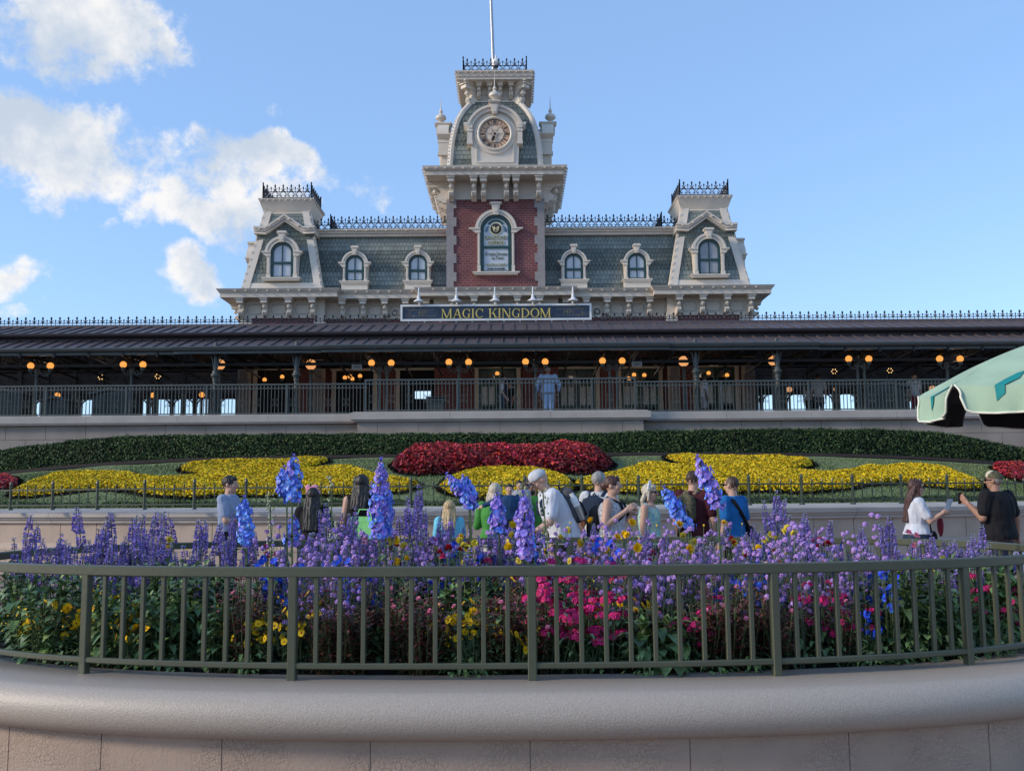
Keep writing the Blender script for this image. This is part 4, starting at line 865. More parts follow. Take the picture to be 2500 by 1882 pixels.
for rz in (0, pi/2, -pi/2):
    R = Matrix.Rotation(rz, 3, 'Z'); c = Vector((X0,YC,0))
    def rw(t, R=R):
        h, z, dh, dz = pf(t); return c+R @ Vector((-h,-h,z)), c+R @ Vector((h,-h,z)), (R @ Vector((0,dh,-dz))).normalized(), (R @ Vector((0,-dz,-dh))).normalized()
    shingles(k, rw, 19, .165, lambda j, n: (0,1) if j < 1 else (0,2) if j < 2 else (0,1) if j < 3 else (0,2) if j < 6 else (2,1) if j < 8 else (1,1), 9)
part(k, 'clock_stage_roof', ['roof_felt','slate_dark','slate_light'], recalc=False)
k = MB()
for a in (-1,1):
    for b in (-1,1):
        pth = [Vector((X0+a*(pf(t/24)[0]-.03), YC+b*(pf(t/24)[0]-.03), pf(t/24)[1])) for t in range(25)]
        k.tube(pth, .13, 8)
        for j in range(0,24,1): q = pth[j]+Vector((a*.10,b*.10,0)); k.ball(q, .035, 5)
part(k, 'hip_trim', ['cream_light'], angle=40)
# ---------- clock dormer (front, then turned copies on the flanks)
DF = YC-HW(128,300,41.4); cd0 = Vector((0, DF-YC, 0)); zk = Z(328,DF)
px = HW(1,320,DF)
k = MB(); r_b = 60*px; zb0 = zs1+.03
body = [(-56*px,0,zb0-zk),(56*px,0,zb0-zk)]+[tuple(p) for p in arc_pts(r_b, .0, pi, 20, 0, 0)]
k.prism([(x,y+.02,z) for x, y, z in body], (0,1.7,0), 0)
arch_band(k, 57*px, 66*px, -.10, .2, 0, 0, 22, .25, pi-.25); arch_band(k, 66*px, 72*px, -.18, .3, 0, 0, 22, .30, pi-.30)
for s in (-1,1):
    k.prism([(s*55*px,-.16,13*px),(s*64*px,-.16,13*px),(s*76*px,-.16,24*px),(s*76*px,-.16,27*px),(s*60*px,-.16,27*px),(s*55*px,-.16,20*px)], (0,.8,0))
    a, b = sorted((s*55*px, s*67*px)); k.box(a, b, -.12, .6, -20*px, 13*px); a, b = sorted((s*54*px, s*68*px)); k.box(a, b, -.15, .6, -27*px, -20*px); k.box(a, b, -.15, .6, 5*px, 9*px)
for pts in ([(-45,-26),(-45,-70),(45,-70),(45,-26)],):
    for i in range(3): k.bar((pts[i][0]*px,.0,pts[i][1]*px), (pts[i+1][0]*px,.0,pts[i+1][1]*px), .06, .05, up=(0,1,0))
k.prism([(-6*px,-.26,47*px),(6*px,-.26,47*px),(11*px,-.26,73*px),(-11*px,-.26,73*px)], (0,.6,0)); k.prism([(-3.5*px,-.29,50*px),(3.5*px,-.29,50*px),(7*px,-.29,69*px),(-7*px,-.29,69*px)], (0,.04,0))
k.box(-13*px, 13*px, -.32, .35, 73*px, 76*px); k.box(-15*px, 15*px, -.36, .4, 76*px, 79*px)
cdorm = k.build('clock_dormer', ['cream_light'], building, angle=30); cdorm.location = Vector((X0,DF,zk))+BL.translation
k = MB(); k.lathe((0,.02,0), [(37*px,.0),(37*px,.10),(40*px,.14),(43*px,.12),(45*px,.06),(50*px,.07),(52*px,.0)], 40, (0,-1,0)); k.build('clock_surround', ['cream_light'], cdorm, angle=40)
k = MB(); k.lathe((0,.01,0), [(.001,.03),(37.5*px,.03),(37.5*px,0)], 40, (0,-1,0), 0); k.lathe((0,-.025,0), [(.001,.004),(23*px,.004),(23*px,0)], 40, (0,-1,0), 1)
k.build('clock_face', ['clock_peach','clock_pale'], cdorm)
k = MB()
for r, w in ((36.5,.7),(23,.45)): k.tube([(r*px*cos(2*pi*i/40),-.035,r*px*sin(2*pi*i/40)) for i in range(40)], w*px, 5, closed=True)
NUM = [3,1,2,3,2,1,2,3,4,2,1,2]
for i in range(12):
    a = pi/2-2*pi*i/12; u = Vector((cos(a),0,sin(a))); t = Vector((-sin(a),0,cos(a)))
    for j in range(NUM[i]):
        o_ = t*(j-(NUM[i]-1)/2)*2.6*px; k.bar(u*25.5*px+o_+Vector((0,-.035,0)), u*34.5*px+o_+Vector((0,-.035,0)), .02, 1.05*px, up=(0,1,0))
    m_ = pi/2-2*pi*(i+.5)/12; k.bar(Vector((cos(m_)*23*px,-.033,sin(m_)*23*px)), Vector((cos(m_)*36*px,-.033,sin(m_)*36*px)), .012, .5*px, up=(0,1,0))
k.build('clock_numerals', ['clock_black'], cdorm)
k = MB()
for i in range(6):
    a = pi/2+2*pi*i/6; k.tube([(14*px*cos(a)+8*px*cos(2*pi*j/16),-.033,14*px*sin(a)+8*px*sin(2*pi*j/16)) for j in range(16)], .26*px, 4, closed=True)
k.tube([(10*px*cos(2*pi*j/16),-.034,10*px*sin(2*pi*j/16)) for j in range(16)], .26*px, 4, closed=True); k.build('clock_rosette', ['letter_grey'], cdorm)
k = MB(); k.lathe((0,-.03,0), [(.001,.06),(3*px,.06),(3*px,0)], 12, (0,-1,0))
for ang, ln, w in ((radians(-90-22),34,1.2),(radians(-90-16),20,1.6)):
    u = Vector((cos(ang),0,sin(ang))); c_ = Vector((0,-.07,0)); k.bar(c_-u*3*px, c_+u*ln*px, .02, w*px, up=(0,1,0))
    for d in (9,14): k.tube([c_+u*d*px+Vector((cos(2*pi*j/10)*2.4*px,0,sin(2*pi*j/10)*2.4*px)) for j in range(10)], .8*px, 4, closed=True)
k.build('clock_hands', ['clock_black'], cdorm)
def finial(mb, z, s=1.): mb.lathe((0,-.1,z), [(.07*s,0),(.10*s,.03*s),(.05*s,.07*s),(.10*s,.12*s),(.20*s,.20*s),(.205*s,.27*s),(.17*s,.33*s),(.08*s,.38*s),(.045*s,.44*s),(.075*s,.48*s),(.06*s,.54*s),(.025*s,.58*s),(.012*s,.85*s),(.004*s,1.1*s)], 14)
k = MB(); finial(k, 79*px, 1.15); k.build('finial', ['cream_light'], cdorm, angle=40)
for s in (-1,1):
    c = copy_tree(cdorm, building); c.location = Vector((X0+s*(YC-DF),YC,zk))+BL.translation; c.rotation_euler = (0,0,s*pi/2)
# ---------- top stage
ctop = YC; hn = HW(50,235,YC-.9); zn0, zn1 = Z(250,YC-hn)-.1, Z(172,YC-1.65); hq = HW(97,172,YC-1.65); zfas = zn1-.36
k = MB(); k.box(X0-hn, X0+hn, YC-hn, YC+hn, zn0-.3, zfas+.05); ringsweep(k, X0, YC, hn, [(.0,zn0),(.12,zn0),(.12,zn0+.10),(.05,zn0+.14),(.0,zn0+.14)])
for dx in (-22,0,22): octo(k, X0+HW(dx,225,YC-hn)*1.25, YC-hn-.02, zn0+.62, .17, .2, .02, 0)
part(k, 'tower_cap_frieze', ['cream_panel'])
k = MB(); o_ = hq-hn
ringsweep(k, X0, YC, hn, [(0,zfas),(o_*.86,zfas),(o_*.86,zfas+.10),(o_*.91,zfas+.12),(o_*.93,zfas+.24),(o_,zfas+.30),(o_,zn1),(0,zn1+.02)])
for j in range(11):
    q = -hq+(j+.5)*2*hq/11
    for a, b in ((X0+q, YC-hq), (X0-hq, YC+q), (X0+hq, YC+q)): k.box(a-.025, a+.025, b-.025, b+.025, zfas+.22, zfas+.28)
part(k, 'tower_cap_cornice', ['cream'])
br_c = bracket_mb(.62, .42, .17).mesh('bracket', ['cream_light'])
for dx in (-.82,-.27,.27,.82):
    link('bracket', br_c, building, Vector((X0+dx*hn*.95, YC-hn-.02, zfas))+BL.translation)
    for s in (-1,1): o = link('bracket', br_c, building, Vector((X0+s*(hn+.02), YC+dx*hn*.95, zfas))+BL.translation); o.rotation_euler = (0,0,s*pi/2)
big = bracket_mb(1.02, .72, .26).mesh('bracket', ['cream_light'])
for s in (-1,1):
    o = link('bracket', big, building, Vector((X0+s*(hn-.06), YC-hn+.06, zfas-.02))+BL.translation); o.rotation_euler = (0,0,s*pi/4)
k = MB(); hc = HW(77,150,YC-1.3); C = [(X0-hc,YC-hc,zn1+.03),(X0+hc,YC-hc,zn1+.03),(X0+hc,YC+hc,zn1+.03),(X0-hc,YC+hc,zn1+.03)]
for i in range(4): cresting(k, C[i], C[(i+1)%4], .66, .325)
part(k, 'roof_cresting', ['iron'], recalc=False)
# flagpole and camera on the tower top
mat('pole_grey', (.42,.43,.45), .35, .08, metal=.3)
pb = Vector((P(1206,140,YC).x, YC, zn1)); pt = P(1196,-70,YC)
k = MB(); k.lathe((0,0,0), [(.16,0),(.16,.12),(.10,.18)], 12); k.tube([(0,0,.1),(pt.x-pb.x,0,pt.z-pb.z)], [.085,.06], 10); k.ball((pt.x-pb.x,0,pt.z-pb.z), .11, 10)
o = k.build('flagpole', ['pole_grey'], None, angle=40); o.location = pb; tag(o, 'tall grey flagpole rising from the flat top of the clock tower', 'flagpole')
k = MB(); k.lathe((0,0,0), [(.09,0),(.09,.1),(.035,.14),(.035,.42),(.05,.44),(.07,.5)], 10, mi=0); k.lathe((0,0,.5), [(.10,0),(.16,.08),(.16,.22),(.12,.30),(.05,.34),(.03,.5)], 12, mi=0); k.ball((0,0,.50), .11, 10, 1)
o = k.build('security_camera', ['white_paint','clock_black'], None, angle=40); o.location = (P(1211,140,YC-.9).x, YC-.9, zn1+.02); tag(o, 'white dome security camera on a short post beside the flagpole', 'camera')
# ================================================================= SIGN BOARD AND ITS LAMPS
DS = 37.0
sx0, sx1 = P(978,763,DS).x, P(1444,762,DS).x; sz1, sz0 = Z(743,DS), Z(783,DS); sc_ = ((sx0+sx1)/2, DS, sz0)
sign = empty('sign_board', 'long navy sign board with raised gold capital letters in a white frame', 'sign', sc_)
hwS, hS = (sx1-sx0)/2, sz1-sz0
k = MB(); k.box(-hwS+.05, hwS-.05, 0, .12, .05, hS-.05); k.build('sign_panel', ['sign_navy'], sign)
k = MB(); t = .075
k.box(-hwS, hwS, -.05, .13, 0, t); k.box(-hwS, hwS, -.05, .13, hS-t, hS); k.box(-hwS, -hwS+t, -.05, .13, t, hS-t); k.box(hwS-t, hwS, -.05, .13, t, hS-t); k.build('sign_frame', ['white_paint'], sign)
k = MB()
for i in range(12): x = -hwS+(i+.5)*2*hwS/12; k.box(x-.025, x+.025, .0, .05, -.45, 0)
k.bar((-hwS,.06,-.12), (hwS,.06,-.12), .04, .04); k.build('sign_posts', ['white_paint'], sign)
def serif(ch):
    R_ = []; 
    def rect(x0,x1,y0,y1): R_.append([(x0,y0),(x1,y0),(x1,y1),(x0,y1)])
    def stem(x,w,y0=0.,y1=1.,s0=1,s1=1):
        rect(x,x+w,y0,y1)
        if s0: rect(x-.07,x+w+.07,y0,y0+.055)
        if s1: rect(x-.07,x+w+.07,y1-.055,y1)
    def diag(x0,y0,x1,y1,w): R_.append([(x0,y0),(x0+w,y0),(x1+w,y1),(x1,y1)])
    def bow(cx,cy,rx,ry,a0,a1,tx,ty,n=16):
        for i in range(n):
            a, b = radians(a0+(a1-a0)*i/n), radians(a0+(a1-a0)*(i+1)/n)
            R_.append([(cx+rx*cos(a),cy+ry*sin(a)),(cx+rx*cos(b),cy+ry*sin(b)),(cx+(rx-tx)*cos(b),cy+(ry-ty)*sin(b)),(cx+(rx-tx)*cos(a),cy+(ry-ty)*sin(a))])
    if ch == 'M': stem(.08,.06); diag(.08,1,.50,0,.13); diag(.95,1,.54,0,.07); stem(.92,.13); adv = 1.25
    elif ch == 'A': diag(.07,0,.42,1,.06); diag(.42,1,.72,0,.135); rect(.2,.75,.33,.39); rect(-.02,.22,0,.05); rect(.62,1.0,0,.05); adv = .98
    elif ch in 'GC':
        bow(.48,.5,.45,.5,42,318,.135,.05)
        if ch == 'G': stem(.66,.12,.04,.45,0,1)
        else: rect(.77,.83,.62,.95)
        rect(.77,.83,.64,.95); adv = .98
    elif ch == 'I': stem(.1,.135); adv = .42
    elif ch == 'K': stem(.1,.135); diag(.28,.40,.72,1,.07); diag(.42,.58,.72,0,.15); rect(.62,.88,.945,1); rect(.62,1.0,0,.055); adv = 1.0
    elif ch == 'N': stem(.1,.065); diag(.1,1,.72,0,.145); stem(.82,.065); adv = 1.08
    elif ch == 'D': stem(.1,.135); bow(.22,.5,.68,.5,-90,90,.135,.055); adv = 1.0
    elif ch == 'O': bow(.5,.5,.47,.5,0,360,.135,.05,26); adv = 1.06
    else: adv = .45
    return R_, adv
def sign_text(mb, s, x0, x1, z0, h, y0, dep, mi):
    adv = sum(serif(c)[1] for c in s); f = (x1-x0)/adv; x = x0
    for c in s:
        R_, a = serif(c)
        for q, poly in enumerate(R_): mb.prism([(x+p[0]*f, y0-q*.0004, z0+p[1]*h) for p in poly], (0,dep,0), mi)
        x += a*f
k = MB(); cx_ = (sx0+sx1)/2; ta, tb = P(1078,764,DS).x-cx_, P(1347,763,DS).x-cx_; zl = Z(776.5,DS)-sz0; hl = Z(753.5,DS)-Z(776,DS)
sign_text(k, 'MAGIC KINGDOM', ta, tb, zl, hl, -.05, .06, 0); k.build('sign_lettering', ['gold'], sign)
for t_, x, w in (('EST.',P(1034,765,DS).x-cx_,.36),('1971',P(1388,763,DS).x-cx_,.36)): text(t_, 'small_lettering', sign, (x,-.006,hS/2-.07), .2, 'gold_dim', .006, w=w)
k = MB()
for s in (-1,1):
    c = s*HW(177,763,DS)
    for zz in (.20,hS-.20): k.bar((c-.42,-.004,zz), (c+.42,-.004,zz), .012, .012)
    for d in (-1,1): k.tube([(c+d*.42,-.004,.2),(c+d*.55,-.004,hS/2),(c+d*.42,-.004,hS-.2)], .008, 4)
    for zz, d in ((.14,1),(hS-.14,-1)):
        scroll(k, (s*(hwS-.3),-.004,zz+d*.06), .09, 0, 4.5, (s,0,0), .03, .009); scroll(k, (s*(hwS-.5),-.004,zz+d*.03), .06, 3, -1.5, (s,0,0), .02, .008)
k.build('sign_ornament', ['gold_dim'], sign)
for s in (-1,1):
    k = MB(); x = s*(hwS+.12)
    scroll(k, (x+s*.10,.05,.32), .13, pi*.9, -pi*1.2, (s,0,0), .06, .022, n=14); k.tube([(x-s*.02,.05,.36),(x,.05,.16),(x+s*.2,.05,.04),(x+s*.45,.05,-.1)], .022, 5)
    scroll(k, (x+s*.33,.05,-.10), .14, pi*.4, -pi*1.3, (s,0,0), .05, .02, n=14); scroll(k, (x+s*.05,.05,-.12), .12, pi*.6, pi*2.2, (s,0,0), .05, .02, n=12); spear(k, (x+s*.33,.05,.05), .26, 1.6)
    k.build('scroll_ironwork', ['iron'], sign)
mat('lamp_white', (.70,.70,.69), .35, .05)
lampdefs = [(1022,'first white gooseneck lamp from the left above the navy sign'),(1114,'white gooseneck lamp over the gap left of the sign\'s middle'),(1208,'white gooseneck lamp over the very middle of the navy sign'),(1301,'white gooseneck lamp right of the sign\'s middle'),(1399,'last white gooseneck lamp on the right above the navy sign')]
proto = None
for i, (lx, lab) in enumerate(lampdefs):
    D = DS-.25; loc = Vector((P(lx,740,D).x, D, sz1))
    if proto is None:
        proto = empty('sign_lamp', lab, 'lamp', loc, 'gooseneck lamps over the sign')
        zt = Z(704,D)-sz1; zb_ = Z(728.5,D)-sz1
        k = MB(); k.tube([(0,.3,-.02),(0,.3,zt*.75),(0,.24,zt),(0,.10,zt+.05),(0,0,zt-.02),(0,0,zb_+.06)], .026, 7); k.build('lamp_arm', ['lamp_white'], proto, angle=40)
        k = MB(); k.lathe((0,0,zb_-.02), [(.03,.16),(.055,.14),(.06,.05),(.09,.0),(.20,-.07),(.205,-.095),(.19,-.09),(.06,-.0)], 16); k.build('lamp_shade', ['lamp_white'], proto, angle=40)
    else: copy_tree(proto, None, loc, label=lab)
# ================================================================= RAISED PLATFORM, CANOPY, ARCADES
mat('metal_roof', (.105,.082,.085), .5, .12, 1.2, metal=.25, detail=6)
mat('roof_dark', (.035,.028,.034), .55, .15, 2)
mat('gutter_green', (.050,.060,.060), .45, .12, 2)
mat('iron_green', (.062,.075,.072), .5, .2, 3)
mat('iron_blue', (.10,.135,.155), .5, .2, 3)
mat('truss_dark', (.009,.009,.012), .6, .2)
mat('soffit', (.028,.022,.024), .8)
mat('wall_stone', (.30,.250,.212), .85, .16, 1.1, bump=.35, bscale=14, detail=8)
mat('cap_stone', (.41,.365,.325), .75, .10, 1.5, bump=.1, bscale=25, detail=7)
mat('groove', (.20,.165,.145), .9)
mat('platform_floor', (.20,.17,.16), .8)
mat('globe_glow', (.25,.10,.02), .4, emit=(1,.40,.085), estr=.50)
mat('globe_large', (.25,.12,.05), .4, emit=(1,.45,.17), estr=.40)
mat('globe_dim', (.4,.3,.2), .4, emit=(1,.50,.24), estr=.28)
XC = lambda dx, y, D: P(1210+dx, y, D).x
DP0, DP1 = 31.7, 32.35
# platform walls: the projecting middle length and the two wings
def blockwall(name, xs, ys, z0, z1, bh, bw, label, cat, mats=('wall_stone','groove')):
    o = MB(); x0, x1 = xs; y0, y1 = ys; o.box(x0, x1, y0+.03, y1, z0, z1, 1)
    nz = max(1, int(round((z1-z0)/bh)))
    for j in range(nz):
        za, zb = z0+(z1-z0)*j/nz, z0+(z1-z0)*(j+1)/nz; x = x0+(0 if j % 2 else -bw/2)
        while x < x1:
            a, b = max(x, x0), min(x+bw, x1)
            if b-a > .05: o.box(a+.006, b-.006, y0, y0+.06, za+.006, zb-.006, 0)
            x += bw
    return o.build(name, mats, None, **dict(label=label, cat=cat))
zcap1, zcapM = P(1250,1006,DP0).z, P(1250,1022,DP0).z; zwt = P(1250,1027,DP0).z
xp0, xp1 = P(872,1010,DP0).x, P(1571,1010,DP0).x
walls = [('grey stone block wall projecting under the middle of the platform', xp0, xp1, DP0, 0), ('grey stone block wall left of the projecting middle below the platform', -20, xp0, DP1, 1), ('grey stone block wall right of the projecting middle below the platform', xp1, 21, DP1, 1)]
for lab, a, b, d, wing in walls:
    dz = P(1250,1010,d).z-P(1250,1010,DP0).z-.06 if wing else 0
    o = blockwall('platform_wall', (a, b), (d, d+.6), 1.6, zwt+dz, .50, 1.32, lab, 'wall')
    k = MB(); e = .22 if not wing else 0
    c0, c1 = (a-e, b+e) if not wing else (a, b)
    n = max(1, int((c1-c0)/2.6))
    for i in range(n):
        p, q = c0+(c1-c0)*i/n, c0+(c1-c0)*(i+1)/n
        k.box(p+.004, q-.004, d-.16, d+.7, zcapM+dz, zcap1+dz); 
    k.box(c0+.05, c1-.05, d-.09, d+.6, zwt+dz, zcapM+dz); k.box(c0+.1, c1-.1, d-.13, d+.65, zcap1+dz, zcap1+dz+.035)
    k.build('wall_cap', ['cap_stone'], o)
k = MB(); k.box(-32, 33, DP0+.5, 60, 3.9, 4.12); tag(k.build('platform_floor', ['platform_floor']), kind='structure')
# railing along the platform
def railing(name, label, A, B, zt, zb, post_at, group):
    A, B = Vector(A), Vector(B); L_ = (B-A).length; u = (B-A)/L_; o = empty(name, label, 'railing', A, group)
    h = zt-zb
    k = MB(); k.bar((0,0,h), u*L_+Vector((0,0,h)), .07, .055); k.bar((0,0,h-.13), u*L_+Vector((0,0,h-.13)), .03, .03); k.bar((0,0,.06), u*L_+Vector((0,0,.06)), .035, .035); k.build('rails', ['iron_green'], o)
    n = int(round(L_/.1185)); me = None
    pk = MB(); pk.box(-.011, .011, -.011, .011, .05, h-.03); pk.lathe((0,0,h-.14), [(.012,0),(.024,.03),(.024,.06),(.012,.1)], 6)
    me = pk.mesh('picket', ['iron_green'])
    extra = MB()
    for i in range(1, n):
        p = u*(L_*i/n)
        if i <= 100: link('picket', me, o, p)
        else: extra.merge(pk, Matrix.Translation(p))
        if i % 5 == 2 and i < n-1:
            for s in (0, 1): pass
    if extra.v: e = extra.build('picket_run', ['iron_green'], o); e['kind'] = 'stuff'
    k = MB()
    for s in (-1,1):
        for zz in (.33,.50): scroll(k, u*s*.052+Vector((0,0,zz*h)), .042, (pi*.5 if zz > .4 else -pi*.5), (pi*.5-s*5.2 if zz > .4 else -pi*.5+s*5.2), u, .022, .0085, n=9)
    k.bar(u*-.06+Vector((0,0,.415*h)), u*.06+Vector((0,0,.415*h)), .012, .012); sme = k.mesh('scrollwork', ['iron_green'])
    for i in range(2, n-1, 5): link('scrollwork', sme, o, u*(L_*i/n))
    pm = MB(); pm.box(-.03, .03, -.03, .03, 0, h+.01); pm.box(-.04, .04, -.04, .04, h-.04, h+.02); pme = pm.mesh('post', ['iron_green'])
    for t in post_at: link('post', pme, o, u*L_*t)
    return o
zrt, zrb = P(1250,924.5,DP0).z, zcap1+.035
railing('platform_railing', 'dark green railing on the projecting middle of the platform', (xp0+.25,DP0+.12,zrb), (xp1-.25,DP0+.12,zrb), zrt, zrb, (0,.16,.34,.5,.66,.84,1), 'platform railings')
dz = P(1250,1010,DP1).z-P(1250,1010,DP0).z-.06
railing('platform_railing', 'dark green railing along the left wing of the platform', (-18.2,DP1+.2,zrb+dz), (xp0+.2,DP1+.2,zrb+dz), zrt+dz-.03, zrb+dz, (0,.2,.4,.6,.8), 'platform railings')
railing('platform_railing', 'dark green railing along the right wing of the platform', (xp1-.2,DP1+.2,zrb+dz), (18.6,DP1+.2,zrb+dz), zrt+dz-.03, zrb+dz, (.2,.4,.6,.8,1), 'platform railings')
# ---------- canopy
canopy = empty('platform_canopy', 'long dark metal canopy with two roof tiers along the platform', 'canopy', (X0,33.,4.12))
CT = Matrix.Translation((-X0,-33.,-4.12))
def cpart(mb, name, mats, angle=None, recalc=True): mb.xform(CT); return mb.build(name, mats, canopy, angle=angle, recalc=recalc)
zg0, zg1, zl1, zf0, zf1, zr = P(1250,851,32.3).z, P(1250,841.5,32.3).z, P(1250,823,34).z, P(1250,818,34).z, P(1250,808,34).z, P(1250,791,36).z
secs = [(-25.,XC(-781,850,32.6),.30),(XC(-781,850,32.6),XC(-424,850,32.4),.15),(XC(-424,850,32.3),XC(424,850,32.3),0.),(XC(424,850,32.4),XC(785,850,32.6),.15),(XC(785,850,32.6),26.,.30)]
for a, b, rec in secs:
    k = MB(); y0 = 32.3+rec; y1 = 34.15
    k.add([(a,y0,zg1),(b,y0,zg1),(b,y1,zl1),(a,y1,zl1),(a,y0,zg1-.05),(b,y0,zg1-.05),(b,y1,zl1-.05),(a,y1,zl1-.05)],[(0,1,2,3),(7,6,5,4),(0,4,5,1),(1,5,6,2),(0,3,7,4),(3,2,6,7)],0)
    n = int((b-a)/.425)
    for i in range(n+1): x = a+(b-a)*i/n; k.bar((x,y0,zg1+.02), (x,y1,zl1+.02), .035, .05, 0)
    cpart(k, 'lower_roof', ['metal_roof'])
    k = MB(); k.prism([(a,y0-.02,zg1+.02),(a,y0-.16,zg1+.03),(a,y0-.17,zg1-.01),(a,y0-.14,zg0+.03),(a,y0-.08,zg0),(a,y0+.03,zg0)], (b-a,0,0)); k.box(a, b, y0-.06, y0+.1, zg0-.08, zg0)
    cpart(k, 'gutter', ['gutter_green'])
a, b = -25., 26.
k = MB(); k.add([(a,34.0,zf1),(b,34.0,zf1),(b,36.05,zr),(a,36.05,zr)],[(0,1,2,3)],0)
n = int((b-a)/.43)
for i in range(n+1): x = a+(b-a)*i/n; k.bar((x,34.0,zf1+.02), (x,36.05,zr+.02), .035, .05, 0)
k.box(a, b, 35.9, 36.2, zr-.05, zr+.06); cpart(k, 'upper_roof', ['metal_roof'], recalc=False)
k = MB(); k.prism([(a,33.92,zf1+.02),(a,33.84,zf1),(a,33.86,zf1-.07),(a,33.95,zf1-.12),(a,33.93,zf0+.04),(a,34.05,zf0),(a,34.1,zf1-.02)], (b-a,0,0)); k.box(a, b, 34.12, 34.3, zl1-.1, zf0+.1); cpart(k, 'upper_fascia', ['roof_dark'])
zback = P(1250,962,48.).z
for (p, q) in ((-30., xL-.3),(xR+.3, 31.)):
    k = MB(); k.add([(p,36.1,zr),(q,36.1,zr),(q,48.2,zback+.25),(p,48.2,zback+.25),(p,36.1,zr-.12),(q,36.1,zr-.12),(q,48.2,zback),(p,48.2,zback)],[(0,1,2,3),(7,6,5,4),(3,2,6,7),(0,4,5,1),(0,3,7,4),(1,5,6,2)],0)
    k.box(p, q, 48.1, 48.25, zback-.12, zback+.25); cpart(k, 'rear_roof', ['roof_dark'])
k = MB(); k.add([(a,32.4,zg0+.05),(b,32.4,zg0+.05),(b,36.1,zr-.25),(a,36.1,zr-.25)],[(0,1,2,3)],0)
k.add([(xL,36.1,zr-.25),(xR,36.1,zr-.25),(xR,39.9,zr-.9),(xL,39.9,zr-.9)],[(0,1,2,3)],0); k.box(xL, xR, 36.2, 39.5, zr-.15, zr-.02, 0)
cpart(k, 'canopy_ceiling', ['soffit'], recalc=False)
# lattice girders along the front and rafters running back
zt0, zt1 = P(1250,885,33.4).z, P(1250,853,33.4).z
k = MB(); k.bar((a,33.4,zt0), (b,33.4,zt0), .09, .10); k.bar((a,33.4,zt1), (b,33.4,zt1), .07, .07); k.box(a, b, 36.9, 37.1, P(1250,896,37).z, P(1250,884,37).z+.1)
n = int((b-a)/.62)
for i in range(n):
    x = a+(b-a)*i/n; w = (b-a)/n; k.bar((x,33.4,zt0), (x,33.4,zt1), .035, .035); k.bar((x,33.4,zt0), (x+w/2,33.4,zt1), .028, .028); k.bar((x+w/2,33.4,zt1), (x+w,33.4,zt0), .028, .028)
cpart(k, 'lattice_girder', ['truss_dark'], recalc=False)
rm = MB(); rm.bar((0,-.5,zg0-4.12-.05), (0,4,zt0-4.12+.35), .06, .1); rm.bar((0,-.5,zg0-4.12-.12), (0,4,zt0-4.12-.02), .05, .06)
for j in range(6): rm.bar((0,-.4+j*.7,zg0-4.12-.1), (0,-.05+j*.7,zt0-4.12+.3), .03, .03)
rme = rm.mesh('rafter', ['truss_dark'])
for i in range(44): x = -24.5+i*1.15; link('rafter', rme, canopy, (x-X0,0,0))
# columns
def column(px, D, big):
    k = MB(); zt = zg0+.35; r = .060 if big else .045
    k.lathe((0,0,0), [(r*2,0),(r*2,.25),(r*1.3,.34),(r*1.15,1.0),(r,zt-4.12)], 10)
    if big: k.lathe((0,0,P(1250,928,32.7).z-4.12), [(r,0),(r*1.5,.04),(r*1.4,.12),(r*2.1,.20),(r*2.4,.22),(r*2.4,.28),(r*1.7,.30),(r*1.6,.38),(r,.42)], 12)
    for s in (-1,1):
        k.tube([(s*.05,0,zt-4.12-.9),(s*.12,0,zt-4.12-.5),(s*.4,0,zt-4.12-.22),(s*.75,0,zt-4.12-.1)], .028, 5); k.tube([(0,.05,zt-4.12-.9),(0,.2,zt-4.12-.45),(0,.7,zt-4.12-.15)], .028, 5)
        scroll(k, (s*.3,0,zt-4.12-.38), .12, 0, 5.5, (s,0,0), .03, .018)
    o = k.build('column', ['iron_green'], canopy, angle=40); p = P(px, 1005, D); o.location = (p.x-X0, D-33., 0); return o
for px, big in ((523,1),(722,1),(1702,1),(1902,1)): column(px, 32.75, big)
for px in (85,318,926,944,1120,1308,1490,1508,2098,2114,2318): column(px, 33.6, 0)
# cresting on the ridge
zrc = zr+.05
for p, q in ((-19.5, P(948,785,36).x),(P(1470,785,36).x, 20.)):
    k = MB(); cresting(k, (p,36.05,zrc), (q,36.05,zrc), P(1250,769,36).z-P(1250,791,36).z+.03, .315, False, False); cpart(k, 'ridge_cresting', ['iron'], recalc=False)
# ---------- ironwork arcades in the open wings
def arcade_bay(w, h, z_arch):
    k = MB(); y = 0
    top = [(-w/2,h),(w/2,h)]
    n = 12; r = w/2-.10
    for i in range(n):
        a, b = pi*i/n, pi*(i+1)/n; pa, pb = (r*cos(a), z_arch-r*.75+r*.75*sin(a)), (r*cos(b), z_arch-r*.75+r*.75*sin(b))
        k.bar((pa[0],y,pa[1]), (pb[0],y,pb[1]), .05, .07, up=(0,1,0))
    k.box(-w/2, w/2, -.02, .02, z_arch+.10, z_arch+.16); k.box(-w/2, w/2, -.015, .015, z_arch+.34, h); k.box(-w/2, w/2, -.03, .03, z_arch+.30, z_arch+.36); k.box(-w/2, w/2, -.03, .03, h-.05, h)
    k.box(-.05, .05, -.03, .03, z_arch-.04, z_arch+.12)
    for s in (-1,1):
        c = (s*(w/2-.2),0,z_arch-.04); k.tube([(c[0]+.10*cos(2*pi*i/12),0,c[2]+.10*sin(2*pi*i/12)) for i in range(12)], .022, 5, closed=True); k.ball(c, .04, 6)
        k.bar((s*(w/2-.05),0,z_arch-.3), (s*(w/2-.16),0,z_arch-.14), .02, .02)
        k.box(s*.1-.02 if s > 0 else -.42, .42 if s > 0 else -.08, -.04, .04, z_arch+.42, z_arch+.47)
    return k
